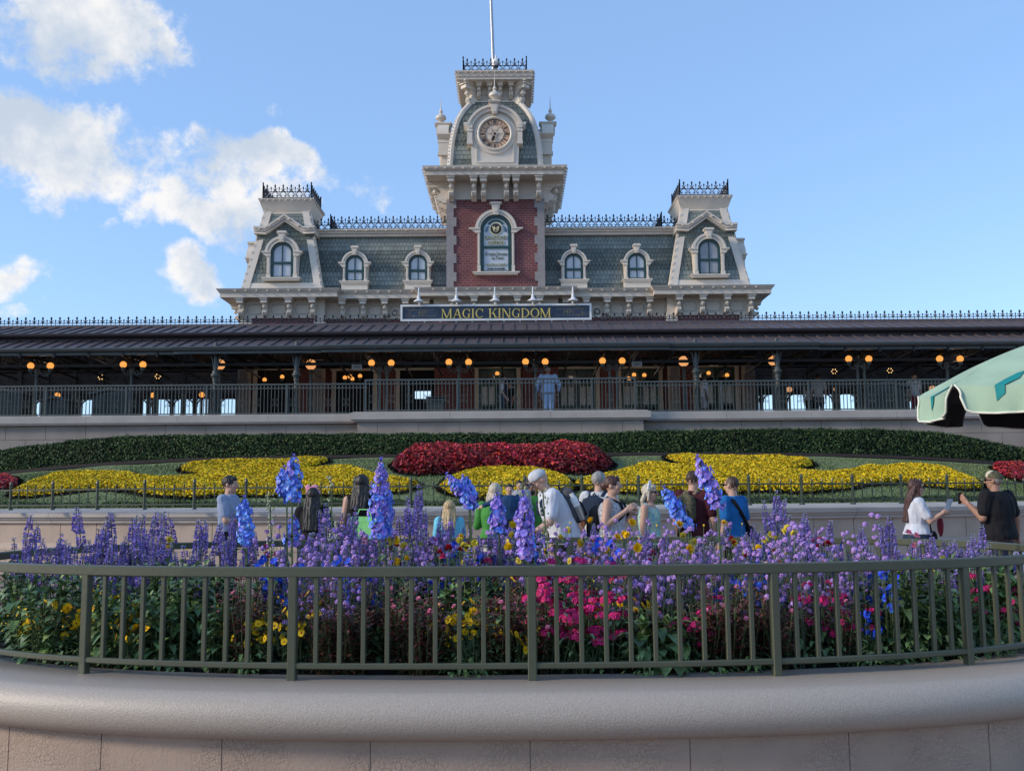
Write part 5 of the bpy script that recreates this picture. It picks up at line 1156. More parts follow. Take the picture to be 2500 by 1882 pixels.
def arcade(label, x0, x1, D, zarch, zt, rail, mats):
    o = empty('arcade_screen', label, 'screen', ((x0+x1)/2, D, 4.12), 'iron arcades of the open wings'); n = max(1, int(round((x1-x0)/1.16))); w = (x1-x0)/n; cxm = (x0+x1)/2
    me = arcade_bay(w, zt-4.12, zarch-4.12).mesh('arch_panel', mats)
    for i in range(n): link('arch_panel', me, o, (x0+w*(i+.5)-cxm, 0, 0))
    c = MB(); c.box(-.085, .085, -.085, .085, 0, zt-4.12); c.box(-.12, .12, -.12, .12, 0, .5); c.box(-.11, .11, -.11, .11, zarch-4.12-.42, zarch-4.12-.34); cme = c.mesh('column', mats)
    for i in range(n+1): link('column', cme, o, (x0+w*i-cxm, 0, 0))
    if rail:
        k = MB(); L_ = x1-x0
        for zz in (.25,.62,1.06): k.box(-L_/2, L_/2, -.025, .025, zz-.02, zz+.02)
        m = int(L_/.16)
        for i in range(m): x = -L_/2+L_*(i+.5)/m; k.box(x-.011, x+.011, -.011, .011, .0, 1.06)
        k.build('rail_panel', mats, o)
    return o
za1 = P(1250,921,40.).z; zt_1 = P(1250,900,40).z; za2 = P(1250,966,47.8).z; zt_2 = zback+.02
arcade('near dark iron arcade screen in the open wing left of the brick front', -23.5, xL-.15, 40., za1, zt_1, False, ['iron_blue'])
arcade('near dark iron arcade screen in the open wing right of the brick front', xR+.15, 24.5, 40., za1, zt_1, False, ['iron_blue'])
arcade('far iron arcade against the bright sky in the left wing', -29., xL+1.2, 47.8, za2, zt_2, True, ['iron_blue'])
arcade('far iron arcade against the bright sky in the right wing', xR-1.2, 30., 47.8, za2, zt_2, True, ['iron_blue'])
# ---------- lamps
def globe(px, py, D, r_px, style, label, group):
    c = P(px, py, D); r = r_px/FPX*D
    o = empty('globe_lamp', label, 'lamp', c, group)
    k = MB(); k.ball((0,0,0), r, 16, m=10); k.build('globe', [style], o, smooth=True)
    k = MB(); k.lathe((0,0,-r-.05), [(.02,-.08),(.07,-.02),(.08,.03),(.06,.07)], 10)
    if group == 'paired globe lamps on the canopy columns':
        s = PAIR; k.tube([(0,0,-r-.1),(s*.06,0,-r-.2),(s*.2,0,-r-.24),(s*.33,0,-r-.12)], .022, 6); scroll(k, (s*.17,0,-r-.16), .06, 0, 5, (s,0,0), .02, .012)
    elif group == 'large globe lamps on posts': k.tube([(0,0,-r-.08),(0,0,4.12-c.z)], [.05,.075], 8)
    elif group == 'globe lamps at the back of the platform': k.tube([(0,0,-r-.08),(0,0,4.12-c.z)], .05, 6)
    else: k.tube([(0,0,r),(0,0,.7)], .012, 5)
    k.build('lamp_bracket', ['iron_green'], o, angle=50); return o
side = {0:'left',1:'right'}
prs = [(75,123,893,'nearest the left edge'),(301,349,890,'second pair from the left edge'),(907,955,886,'left of the sign'),(1096,1144,884,'under the left part of the sign'),(1283,1331,883,'under the right part of the sign'),(1471,1519,881,'right of the sign'),(2072,2121,876,'left of the umbrella'),(2294,2344,876,'just above the umbrella')]
for a_, b_, y, w in prs:
    for i, px in enumerate((a_, b_)):
        PAIR = 1 if i == 0 else -1
        globe(px, y, 33.3, 8.2, 'globe_glow', f'amber globe lamp, {side[i]} one of the pair {w}', 'paired globe lamps on the canopy columns')
for px, py, w in ((537,890,'left of the brick front'),(759,890,'near the left exit sign'),(1669,882,'near the right exit sign'),(1888,880,'right of the brick front')):
    globe(px, py, 34.2, 13, 'globe_large', f'large amber globe lamp on a post {w}'[:95], 'large globe lamps on posts')
for px, py, w in ((140,965,'above the low booth'),(374,965,'between two left arches'),(493,964,'nearest the brick on the left'),(1927,951,'nearest the brick on the right'),(2042,950,'beside the couple on the right'),(2276,948,'beside the umbrella edge')):
    globe(px, py, 44., 7, 'globe_glow' if px < 600 else 'globe_dim', f'small amber globe lamp at the back of the platform {w}', 'globe lamps at the back of the platform')
for px, py, w in ((646,927,'low in the leftmost brick opening'),(689,920,'high in the leftmost brick opening'),(842,922,'left of the cluster under the left exit sign'),(854,919,'in the cluster under the left exit sign'),(860,925,'lowest of the cluster under the left exit sign'),(879,918,'alone right of the cluster in the opening'),(1214,912,'in the middle doorway'),(1548,915,'in the doorway under the right exit sign'),(1573,916,'beside another in the right exit doorway'),(1535,924,'lowest in the right exit doorway'),(1730,911,'in the rightmost brick doorway'),(1775,916,'right in the rightmost brick doorway')):
    globe(px, py, 39.1, 5.2, 'globe_glow', f'little hanging globe lamp {w}', 'hanging globe lamps in the doorways')
for px, py, w in ((247,921,'far left of the left wing'),(386,919,'near the middle of the left wing'),(2036,907,'left in the right wing'),(2172,905,'right in the right wing')):
    c = P(px, py, 39.); o = empty('chandelier', f'small ring chandelier with bulbs, {w}', 'chandelier', c, 'ring chandeliers')
    k = MB(); k.tube([(.09*cos(2*pi*i/14),.09*sin(2*pi*i/14)*.5,.05*sin(2*pi*i/14)) for i in range(14)], .014, 5, closed=True); k.tube([(0,0,0),(0,0,1.)], .008, 4); k.build('ring', ['iron_green'], o)
    k = MB()
    for i in range(6): k.ball((.10*cos(2*pi*i/6),-.03,.09*sin(2*pi*i/6)), .022, 6)
    k.build('bulbs', [MATS.get('bulb') or emis('bulb', (1,.6,.25), .8)], o)
for a_, b_, y, w in prs:
    ll = bpy.data.lights.new('lamp_fill_light', 'POINT'); ll.energy = 3.5; ll.color = (1,.82,.64); ll.shadow_soft_size = .15; link('lamp_fill_light', ll, None, P((a_+b_)/2, y+10, 34.6))
for px in (-532,-346,-190,3,196,350,530):
    ll = bpy.data.lights.new('lamp_fill_light', 'POINT'); ll.energy = 2.2; ll.color = (1,.84,.68); ll.shadow_soft_size = .15; link('lamp_fill_light', ll, None, P(1210+px, 905, 38.2))  # added fill light before every doorway
# exit signs
for px, py, s, w in ((871,896,'<EXIT','left'),(1555,889,'<EXIT','right')):
    c = P(px, py, 33.0); o = empty('exit_sign', f'small grey hanging exit sign {"left of the big navy board" if w == "left" else "right of the big navy board"}', 'sign', c, 'exit signs under the canopy')
    k = MB(); k.box(-.17, .17, -.015, .015, -.085, .085); k.build('sign_plate', ['quoin_stone'], o); text('EXIT', 'sign_lettering', o, (.03,-.02,-.05), .14, 'clock_black', .002, w=.2, bold=.003)
    k = MB(); k.prism([(-.13,-.02,0),(-.09,-.02,.03),(-.09,-.02,-.03)], (0,.004,0)); k.build('arrow', ['clock_black'], o); k = MB(); k.bar((-.12,0,.08), (-.12,0,.6), .012, .012); k.bar((.12,0,.08), (.12,0,.6), .012, .012); k.build('hangers', ['iron_green'], o)
# booths on the platform
mat('booth_green', (.035,.048,.045), .55, .15, 2)
def booth(pxa, pxb, pyr, pye, D, label):
    a, b = P(pxa,1000,D), P(pxb,1000,D); w = b.x-a.x; cx = (a.x+b.x)/2; zr_, ze = P((pxa+pxb)/2,pyr,D).z-4.12, P((pxa+pxb)/2,pye,D).z-4.12
    o = empty('platform_booth', label, 'booth', (cx,D,4.12), 'green booths on the platform')
    k = MB(); k.box(-w*.42, w*.42, 0, w*.8, 0, ze); 
    for s in (-.42,-.14,.14,.42): k.box(w*s-.03, w*s+.03, -.03, .03, 0, ze)
    k.box(-w*.42, w*.42, -.025, .02, .75, .82); k.build('booth_body', ['booth_green'], o)
    k = MB(); k.prism([(-w*.5,-.15,ze-.02),(0,-.15,zr_-.02),(w*.5,-.15,ze-.02),(w*.5,-.15,ze+.06),(0,-.15,zr_+.07),(-w*.5,-.15,ze+.06)], (0,w*.9,0)); k.prism([(-w*.42,0,ze),(w*.42,0,ze),(0,0,zr_)], (0,.1,0)); k.build('booth_roof', ['gutter_green'], o)
    k = MB(); spear(k, (0,-.1,zr_+.05), .22, 2.2); k.build('finial', ['gutter_green'], o)
for d in ((-40,58,953,962,34.2,'green gabled booth cut off at the left edge of the platform'),(95,172,971,980,34.2,'low green booth behind the left railing with a flat looking roof'),(218,325,951,963,34.2,'tall green gabled booth behind the left railing'),(2110,2224,935,947,34.2,'tall green gabled booth left of the pale umbrella')): booth(*d)
k = MB(); c = P(1063,1000,33.3); k.box(-.3, .3, -.2, .2, 0, P(1063,976,33.3).z-4.12); k.box(-.33, .33, -.23, .23, P(1063,980,33.3).z-4.12, P(1063,976,33.3).z-4.10)
for z in (.2,.5,.7): k.box(-.31, .31, -.215, .2, z, z+.03)
o = k.build('slatted_bin', ['booth_green']); o.location = (c.x,33.3,4.12); tag(o, 'low slatted green bin behind the middle railing below the lit screen', 'bin')
# ================================================================= GROUND, BANK, HEDGE, PLANTER
brick_mat('paving', (.26,.165,.135), (.30,.20,.165), (.17,.115,.10), .22, .11, .008, axis='flat', bump=.15)
mat('grass', (.120,.165,.062), .95, .3, .9, bump=.6, bscale=45, col2=(.170,.205,.098), detail=10)
mat('mulch', (.016,.010,.008), .95, .3, 12, bump=.8, bscale=40)
mat('soil', (.013,.011,.010), .95, .3, 14, bump=.9, bscale=50)
mat('hedge_leaf', (.044,.076,.022), .6, .3, 1.2, island=.55, hue=.025, spec=.3)
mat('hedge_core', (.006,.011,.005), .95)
mat('yellow_bloom', (.70,.49,.014), .65, .15, 2.5, island=.35, hue=.015, spec=.2)
mat('yellow_leaf', (.20,.175,.016), .7, .2, 3, island=.45, spec=.2)
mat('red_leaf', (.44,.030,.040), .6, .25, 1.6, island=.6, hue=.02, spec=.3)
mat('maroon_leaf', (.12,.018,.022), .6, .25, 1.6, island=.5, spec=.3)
mat('plinth_stone', (.41,.32,.255), .85, .12, 1.6, bump=.45, bscale=22, detail=8)
k = MB(); k.add([(x,y,z) for y, z in ((-2500,-.12),(5.,-.12),(10.5,0),(2500,0)) for x in (-2500,2500)],[(0,1,3,2),(2,3,5,4),(4,5,7,6)]); tag(k.build('ground', ['paving']), kind='structure')
# ---------- low curved wall in front of the bank
RW = 28.9; CWY = 17.75+RW
def wpt(x, off=0.): r = RW-off; return Vector((x*r/RW, CWY-sqrt(RW*RW-x*x)*r/RW))
zwc = 1.285
wall = empty('bank_wall', 'long low curved stone wall with a pale cap holding the flower bank', 'wall', (0,17.75,0))
WT = Matrix.Translation((0,-17.75,0)); xs = [-19+38*i/60 for i in range(61)]
def warc(off, n=60, x0=-19., x1=19.): return [tuple(wpt(x0+(x1-x0)*i/n, off)) for i in range(n+1)]
zA, zB, zC_, zD, zE = zwc, zwc-.05, zwc-.16, zwc-.235, zwc-.27
k = MB(); nblk = 48
for i in range(nblk):
    a = -19+38*i/nblk; p = warc(0, 3, a+.006, a+38/nblk-.006)
    k.sweep(p, [(-.4,zD-.42),(0.,zD-.42),(0.,zE),(-.4,zE)], 0)
    p = warc(0, 3, a-.39, a+38/nblk-.402); k.sweep(p, [(-.4,.02),(.06,.02),(.06,zD-.56),(.03,zD-.56),(-.4,zD-.56)], 0)
k.sweep(warc(0), [(-.35,0),(-.02,0),(-.02,zE),(-.35,zE)], 1)
k.xform(WT).build('wall_face', ['plinth_stone','groove'], wall)
k = MB(); k.sweep(warc(0), [(-.3,zD-.56),(.07,zD-.56),(.07,zD-.52),(.045,zD-.46),(.015,zD-.42),(-.3,zD-.42)], 0); k.xform(WT).build('wall_band', ['plinth_stone'], wall)
k = MB(); nb = 15
for i in range(nb):
    a = -19+38*i/nb; p = warc(0, 5, a+.004, a+38/nb-.004)
    k.sweep(p, [(-.42,zA),(-.36,zA),(.13,zA-.07),(.15,zA-.085),(.15,zC_),(.10,zC_-.005),(.10,zD+.03),(.06,zD+.01),(.06,zE),(-.42,zE)], 0)
k.xform(WT).build('wall_cap', ['cap_stone'], wall)
# little fence standing on that wall
fence = empty('bank_fence', 'low dark green metal fence with finial posts along the flower bank wall', 'fence', (0,17.75,zwc))
FT = Matrix.Translation((0,-17.75,-zwc))
mat('fence_green', (.045,.058,.036), .4, .2, 4)
offf = -.30; fz0, fz1, fz2 = .07, .36, .50
k = MB()
for zz, w in ((fz0,.028),(fz1,.028)): k.sweep(warc(offf, 70), [(-w/2,zwc+zz-w/2),(w/2,zwc+zz-w/2),(w/2,zwc+zz+w/2),(-w/2,zwc+zz+w/2)])
k.xform(FT).build('rails', ['fence_green'], fence)
pm = MB(); pm.lathe((0,0,-.02), [(.055,0),(.05,.03),(.028,.05),(.028,.42),(.036,.43),(.036,.45),(.022,.46),(.034,.49),(.026,.53),(.004,.56)], 8); pme = pm.mesh('post', ['fence_green'])
qm = MB(); qm.box(-.0085, .0085, -.0085, .0085, fz0, fz1+.03); qm.lathe((0,0,fz1+.02), [(.009,0),(.016,.03),(.004,.075)], 5); qme = qm.mesh('picket', ['fence_green'])
arc0 = asin(.0/RW); sp_ = 1.0; px0 = P(1146,1200,18).x; cnt = 0
for i in range(-17, 18):
    th = (px0+sp_*i)/RW; x = RW*sin(th)
    if abs(x) > 17: continue
    p = wpt(x, offf); link('post', pme, fence, (p.x, p.y-17.75, 0))
    for j in range(1, 5):
        th2 = (px0+sp_*(i+j/5))/RW; x2 = RW*sin(th2)
        if abs(x2) < 12.4 and cnt < 100: p = wpt(x2, offf); link('picket', qme, fence, (p.x, p.y-17.75, 0)); cnt += 1
# ---------- planted bank
def zhed(x): return 2.39-.30*min(2.5, (abs(x)/11.9)**4)
def yhed(x): return 22.5+.005*x*x
def ywal(x): return CWY-sqrt(max(1., RW*RW-x*x))+.36
def zbank(x, y):
    y0, y1 = ywal(x), yhed(x); t = (y-y0)/(y1-y0); z0 = zwc-.03; z1 = zhed(x)
    if t <= 0: return z0
    if t >= 1: return z1
    return z0+(z1-z0)*(t*.82+.18*sin(t*pi/2))
def onbank(px, py):
    a, b, c = ray(px, py); lo = 17.5
    for i in range(200):
        D = lo+i*.04; x = a/b*D; z = ZC+c/b*D
        if z <= zbank(x, D) and D > ywal(x)-.3: return (x, D)
    return (a/b*yhed(a/b*22), yhed(a/b*22))
nx, ny = 120, 26; k = MB(); V = []; Fc = []
for i in range(nx+1):
    x = -19+38*i/nx
    for j in range(ny+1): y = ywal(x)-.1+(yhed(x)+1.2-ywal(x))*j/ny; V.append((x, y, zbank(x,y)+(mnoise.noise((x*.8,y*.8,0))*.03)))
for i in range(nx):
    for j in range(ny): q = i*(ny+1)+j; Fc.append((q,q+ny+1,q+ny+2,q+1))
k.add(V, Fc); tag(k.build('grass_bank', ['grass'], None, True), kind='structure')
k = MB(); xs_ = [-21+42*i/40 for i in range(41)]
k.loft([[(x,yhed(x)+.1,zhed(x)+.0),(x,yhed(x)+1.4,2.36),(x,32.2,2.36)] for x in xs_], 0, caps=False, closed=False); tag(k.build('planting_terrace', ['mulch']), kind='structure')
k = MB(); k.loft([[(x,yhed(x)-.20,zbank(x,yhed(x)-.20)+.02),(x,yhed(x)-.02,zbank(x,yhed(x))+.05),(x,yhed(x)+.3,zhed(x)+.06)] for x in xs_], 0, caps=False, closed=False); tag(k.build('mulch_strip', ['mulch']), kind='structure')
# short grass: blades over the bank
n = 90000; X = RNG.uniform(-13, 13, n); T = RNG.uniform(0, 1, n)
Y0 = np.array([ywal(x) for x in X]); Y1 = np.array([yhed(x)-.35 for x in X]); Y = Y0+(Y1-Y0)*T; Zb = np.array([zbank(a,b) for a, b in zip(X,Y)])
hgt = RNG.uniform(.02,.05,n); ang = RNG.uniform(0,pi,n); dx = np.cos(ang)*.012; dy = np.sin(ang)*.012; lx = RNG.normal(0,.015,n); ly = RNG.normal(0,.015,n)
V = np.stack([np.stack([X-dx,Y-dy,Zb-.005],1), np.stack([X+dx,Y+dy,Zb-.005],1), np.stack([X+lx,Y+ly,Zb+hgt],1)],1).reshape(-1,3)
mat('grass_blade', (.125,.175,.064), .8, .25, .7, island=.4, col2=(.180,.215,.105), spec=.2)
o = link('grass_blades', fast_mesh('grass_blades', V, np.arange(3*n).reshape(-1,3), ['grass_blade'])); tag(o, kind='stuff')
# ---------- hedges
def hedge(name, label, xs, yf, zb, zt, thick, leaf, dens, cat='hedge', mats=('hedge_leaf','hedge_core')):
    o = empty(name, label, cat, (0, yf(0), zb(0))); T = Vector((0, yf(0), zb(0)))
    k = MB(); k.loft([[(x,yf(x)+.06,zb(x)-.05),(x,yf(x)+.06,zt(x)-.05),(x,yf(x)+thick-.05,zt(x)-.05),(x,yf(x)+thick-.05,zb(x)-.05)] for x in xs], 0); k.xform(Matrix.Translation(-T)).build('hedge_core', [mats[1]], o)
    x0, x1 = xs[0], xs[-1]; hm = zt(0)-zb(0); area = (x1-x0)*(hm+thick); n = int(area*dens)
    X = RNG.uniform(x0, x1, n); face = RNG.uniform(0, hm+thick, n); fr = face < hm
    ZB = np.array([zb(x) for x in X]); ZT = np.array([zt(x) for x in X]); YF = np.array([yf(x) for x in X])
    t = face/hm; nz = np.array([mnoise.noise((x*1.6, f*2.2, 3)) for x, f in zip(X, face)])*.06
    Yv = np.where(fr, YF+nz*.6, YF+(face-hm)); Zv = np.where(fr, ZB+(ZT-ZB)*np.clip(t,0,1), ZT+nz*.55)
    r = np.clip((ZT-Zv)/.10, 0, 1); Yv = np.where(fr, Yv+(1-r)**2*.06, Yv)
    N = np.where(fr[:,None], np.array([[0,-1,.25]]), np.array([[0,-.2,1]]))
    V, F = leaf_cloud(np.stack([X,Yv,Zv],1)+RNG.normal(0,.018,(n,3)), N.astype(float), leaf, .7)
    link('foliage', fast_mesh('foliage', V-np.array(T), F, [mats[0]]), o); return o
ztop_tab = []
for px, py in ((-150,1120),(0,1098),(150,1080),(300,1067),(600,1062),(900,1062),(1250,1060),(1400,1061),(1500,1058),(1600,1054),(1800,1050),(2000,1049),(2200,1051),(2300,1057),(2400,1073),(2500,1091),(2650,1116)):
    x = P(px, py, 22.9).x; ztop_tab.append((x, P(px, py, yhed(x)+.12).z))
def zhtop(x):
    for i in range(len(ztop_tab)-1):
        a, b = ztop_tab[i], ztop_tab[i+1]
        if x <= b[0]: t = max(0, (x-a[0])/(b[0]-a[0])); return a[1]+(b[1]-a[1])*t
    return ztop_tab[-1][1]
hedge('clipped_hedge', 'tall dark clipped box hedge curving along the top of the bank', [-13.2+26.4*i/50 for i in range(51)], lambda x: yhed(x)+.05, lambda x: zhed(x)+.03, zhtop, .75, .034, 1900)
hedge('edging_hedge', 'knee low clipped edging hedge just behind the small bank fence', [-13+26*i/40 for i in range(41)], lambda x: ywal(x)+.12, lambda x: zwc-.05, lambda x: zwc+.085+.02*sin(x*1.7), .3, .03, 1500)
# ---------- flower beds on the bank
def in_poly(px, py, poly):
    c = False; j = len(poly)-1
    for i in range(len(poly)):
        xi, yi = poly[i]; xj, yj = poly[j]
        if (yi > py) != (yj > py) and px < (xj-xi)*(py-yi)/(yj-yi)+xi: c = not c
        j = i
    return c
def bed(label, poly_px, h, dens, leaf, mats, wts, mound=False, jit=.8, aspect=1.3):
    pts = [onbank(*p) for p in poly_px]; xs = [p[0] for p in pts]; ys = [p[1] for p in pts]
    x0, x1, y0, y1 = min(xs), max(xs), min(ys), max(ys); n = int((x1-x0)*(y1-y0)*dens)
    Q = RNG.uniform((x0,y0),(x1,y1),(n,2)); arr = np.array(pts)
    # distance to the outline for the rounded shoulder
    keep = [q for q in Q if in_poly(q[0], q[1], pts)]
    Q = np.array(keep); A = arr; B = np.roll(arr, -1, 0); d = np.full(len(Q), 1e9)
    for a, b in zip(A, B):
        ab = b-a; t = np.clip(((Q-a)@ab)/max(1e-9, ab@ab), 0, 1); d = np.minimum(d, np.linalg.norm(Q-(a+t[:,None]*ab), axis=1))
    w = .16 if not mound else .75
    sh = np.sqrt(np.clip(1-(1-np.clip(d/w,0,1))**2, 0, 1)); und = np.array([mnoise.noise((q[0]*2.3,q[1]*2.3,1)) for q in Q])
    zz = np.array([zbank(*q) for q in Q])+h*sh*(1+.22*und)
    if mound: # spread leaves down the flank too
        zz = zz-RNG.uniform(0,1,len(Q))**3*h*.8*(1-sh*.6)
    else: zz = zz-np.where(RNG.random(len(Q)) < .3, RNG.uniform(0,h*.7,len(Q)), 0)
    cx, cy = (x0+x1)/2, min(ys); cen = np.array((cx, (y0+y1)/2)); og = np.array((cx, y0, zbank(cx, y0)))
    nr = np.stack([np.zeros(len(Q)), -.35*np.ones(len(Q)), np.ones(len(Q))],1)
    V, F = leaf_cloud(np.stack([Q[:,0],Q[:,1],zz],1), nr, leaf, jit, aspect)
    if callable(wts): mi = wts(Q, sh, und)
    else: mi = RNG.choice(len(mats), len(F), p=wts)
    ep = []
    for a, b in zip(A, B):
        L_ = np.linalg.norm(b-a); m_ = int(L_*170); t = RNG.uniform(0,1,m_)[:,None]; ab = (b-a)/max(1e-6,L_); nn_ = np.array([ab[1],-ab[0]]); mp = (a+b)/2
        if in_poly(*(mp+nn_*.02), pts): nn_ = -nn_
        ep.append(a+(b-a)*t+nn_*RNG.uniform(-.03,.11,m_)[:,None])
    ep = np.concatenate(ep); ez = np.array([zbank(*q) for q in ep])+.022+RNG.uniform(0,.012,len(ep))
    V2, F2 = leaf_cloud(np.stack([ep[:,0],ep[:,1],ez],1), np.tile(np.array([[0,0,1.]]),(len(ep),1)), .06, .25, 1.5)
    mi = np.concatenate([mi, np.full(len(F2), len(mats))]); F = np.concatenate([F, F2+len(V)]); V = np.concatenate([V, V2]); mats = list(mats)+['mulch']
    o = link('flower_bed', fast_mesh('flower_bed', V-og, F, mats, mi), None, tuple(og)); return tag(o, label, 'flower bed')
PL = [(22,1211),(43,1196),(87,1179),(124,1164),(162,1159),(217,1157),(266,1160),(312,1160),(344,1167),(390,1172),(434,1172),(489,1167),(480,1161),(446,1154),(441,1147),(457,1140),(521,1133),(567,1131),(634,1131),(692,1130),(750,1124),(798,1126),(800,1131),(760,1145),(735,1154),(827,1145),(865,1146),(900,1160),(960,1172),(1010,1180),(1025,1190),(990,1203),(940,1208),(884,1213),(827,1213),(769,1213),(692,1215),(615,1215),(573,1213),(463,1219),(428,1216),(362,1212),(318,1203),(272,1199),(231,1198),(202,1202),(145,1209),(72,1216),(32,1215)]
PR = [(2426-x, y-.0075*(2426-2*x)-1) for x, y in PL]
wy = [.78,.22]
bed('sweeping yellow flower bed with pointed tail on the left half of the bank', PL, .12, 2600, .045, ['yellow_bloom','yellow_leaf'], wy)
bed('sweeping yellow flower bed with pointed tail on the right half of the bank', PR, .12, 2600, .045, ['yellow_bloom','yellow_leaf'], wy)
bed('oval yellow flower bed in the middle of the bank below the red mound', [(1072,1195),(1090,1175),(1130,1160),(1180,1152),(1240,1150),(1300,1152),(1350,1160),(1388,1175),(1405,1195),(1380,1210),(1320,1219),(1240,1222),(1150,1220),(1095,1210)], .13, 2600, .045, ['yellow_bloom','yellow_leaf'], wy)
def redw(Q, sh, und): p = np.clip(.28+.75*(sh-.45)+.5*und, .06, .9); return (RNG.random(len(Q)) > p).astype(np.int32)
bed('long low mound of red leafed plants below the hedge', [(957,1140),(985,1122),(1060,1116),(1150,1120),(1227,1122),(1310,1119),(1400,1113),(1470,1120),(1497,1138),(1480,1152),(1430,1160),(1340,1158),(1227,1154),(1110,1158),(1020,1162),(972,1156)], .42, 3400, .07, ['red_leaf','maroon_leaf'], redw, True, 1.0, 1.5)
bed('small red leafed bed cut off by the left edge of the view', [(-60,1180),(-20,1168),(20,1167),(42,1178),(40,1190),(10,1199),(-60,1200)], .14, 2600, .06, ['red_leaf','maroon_leaf'], [.6,.4])
bed('red leafed bed at the right end of the bank beside the hedge', [(2425,1145),(2470,1140),(2560,1138),(2600,1170),(2540,1182),(2480,1176),(2440,1162)], .16, 2600, .065, ['red_leaf','maroon_leaf'], [.6,.4])
# ---------- foreground planter
PA, PB, PN, PCYY = 3.75, 1.9, 2.4, 7.3
def sup(t, off=0.):
    c, s = cos(t), sin(t); x = PA*copysign(abs(c)**(2/PN), c); y = PB*copysign(abs(s)**(2/PN), s)
    if off:
        nx_ = copysign(abs(x/PA)**(PN-1), x)/PA; ny_ = copysign(abs(y/PB)**(PN-1), y)/PB; l = hypot(nx_, ny_) or 1; x += off*nx_/l; y += off*ny_/l
    return Vector((x, PCYY+y))
def arc_table(off=0., n=4000):
    pts = [sup(-pi/2+2*pi*i/n, off) for i in range(n+1)]; s = [0]
    for i in range(n): s.append(s[-1]+(pts[i+1]-pts[i]).length)
    return pts, s
AT, AS = arc_table(); PLEN = AS[-1]
import bisect
def at_arc(s, off=0.):
    s %= PLEN; i = bisect.bisect_left(AS, s); i = min(max(i,1), len(AS)-1); t = -pi/2+2*pi*(i-1+(s-AS[i-1])/(AS[i]-AS[i-1]))/(len(AS)-1)
    return sup(t, off)
def s_of_x(x):   # front side
    best = min(range(len(AT)), key=lambda i: (AT[i].x-x)**2+(0 if AT[i].y < PCYY else 9)); return AS[best]
def ring(off, n=160, s0=0., s1=None):
    s1 = PLEN if s1 is None else s1; return [tuple(at_arc(s0+(s1-s0)*i/n, off)) for i in range(n)] if s1-s0 >= PLEN-.01 else [tuple(at_arc(s0+(s1-s0)*i/n, off)) for i in range(n+1)]
ZCAP = P(1250,1660,5.4).z; 
planter = empty('flower_planter', 'big rounded stone planter with a thick bullnose rim in the foreground', 'planter', (0,PCYY,0))
PT = Matrix.Translation((0,-PCYY,0))
mat('stucco', (.385,.287,.222), .9, .10, 2.2, bump=.35, bscale=60, detail=8)
# crackled render on the wall face
m = MATS['stucco']; nt_ = m.node_tree; b_ = nt_.nodes['Principled BSDF']
tcn = nd(nt_, 'ShaderNodeTexCoord'); n1 = nd(nt_, 'ShaderNodeTexNoise'); n1.inputs['Scale'].default_value = 9; n1.inputs['Detail'].default_value = 4
nt_.links.new(tcn.outputs['Object'], n1.inputs['Vector'])
mx = nd(nt_, 'ShaderNodeMix', data_type='RGBA', blend_type='ADD'); mx.inputs['Factor'].default_value = .12; nt_.links.new(tcn.outputs['Object'], mx.inputs['A']); nt_.links.new(n1.outputs['Color'], mx.inputs['B'])
vo = nd(nt_, 'ShaderNodeTexVoronoi', feature='DISTANCE_TO_EDGE'); vo.inputs['Scale'].default_value = 34; nt_.links.new(mx.outputs['Result'], vo.inputs['Vector'])
mr = nd(nt_, 'ShaderNodeMapRange'); mr.inputs['From Max'].default_value = .09; nt_.links.new(vo.outputs['Distance'], mr.inputs['Value'])
n3 = nd(nt_, 'ShaderNodeTexNoise'); n3.inputs['Scale'].default_value = 4; nt_.links.new(tcn.outputs['Object'], n3.inputs['Vector'])
m3 = nd(nt_, 'ShaderNodeMapRange'); m3.inputs['From Min'].default_value = .4; m3.inputs['From Max'].default_value = .62; nt_.links.new(n3.outputs['Fac'], m3.inputs['Value'])
mxx = nd(nt_, 'ShaderNodeMath', operation='MAXIMUM'); nt_.links.new(mr.outputs[0], mxx.inputs[0]); nt_.links.new(m3.outputs[0], mxx.inputs[1])
bp = nd(nt_, 'ShaderNodeBump'); bp.inputs['Strength'].default_value = .62; bp.inputs['Distance'].default_value = .006; nt_.links.new(mxx.outputs[0], bp.inputs['Height'])
old = [l.from_node for l in nt_.links if l.to_node == b_ and l.to_socket.name == 'Normal'][0]; nt_.links.new(old.outputs[0], bp.inputs['Normal']); nt_.links.new(bp.outputs[0], b_.inputs['Normal'])
mat('bullnose_stone', (.335,.277,.222), .48, .10, 150, bump=.30, bscale=120, detail=6, spec=.55, col2=(.455,.388,.322))
mat('wall_groove', (.33,.25,.21), .9)
OW = .34; BR = .118
rp = [(-.17,ZCAP-.25),(-.17,ZCAP-.006),(-.165,ZCAP)]+[(OW-.03+BR*sin(a), ZCAP-BR+BR*cos(a)) for a in [pi*i/14 for i in range(15)]]+[(OW-.03,ZCAP-2*BR-.004)]
base = ring(0, 200); k = MB(); loops = []
for i in range(200):
    t = None
    loops.append([(*at_arc(PLEN*i/200, o), z) for o, z in rp])
loops.append(loops[0]); k.loft(loops, 0, False); k.xform(PT).build('rim', ['bullnose_stone'], planter, True)
k = MB(); sj = [s_of_x(P(x,1840,5.1).x) % PLEN for x in (236,548,911,1296,1677,2070)]
sw = .80; zwt_ = ZCAP-2*BR+.004
js = sorted(sj); extra = []
s = js[-1] if js else 0
first = [v if v < PLEN/2 else v-PLEN for v in js]; first.sort(); lo_, hi_ = first[0], first[-1]
while hi_+sw < lo_+PLEN-sw*.6: hi_ += sw; first.append(hi_)
first.append(lo_+PLEN)
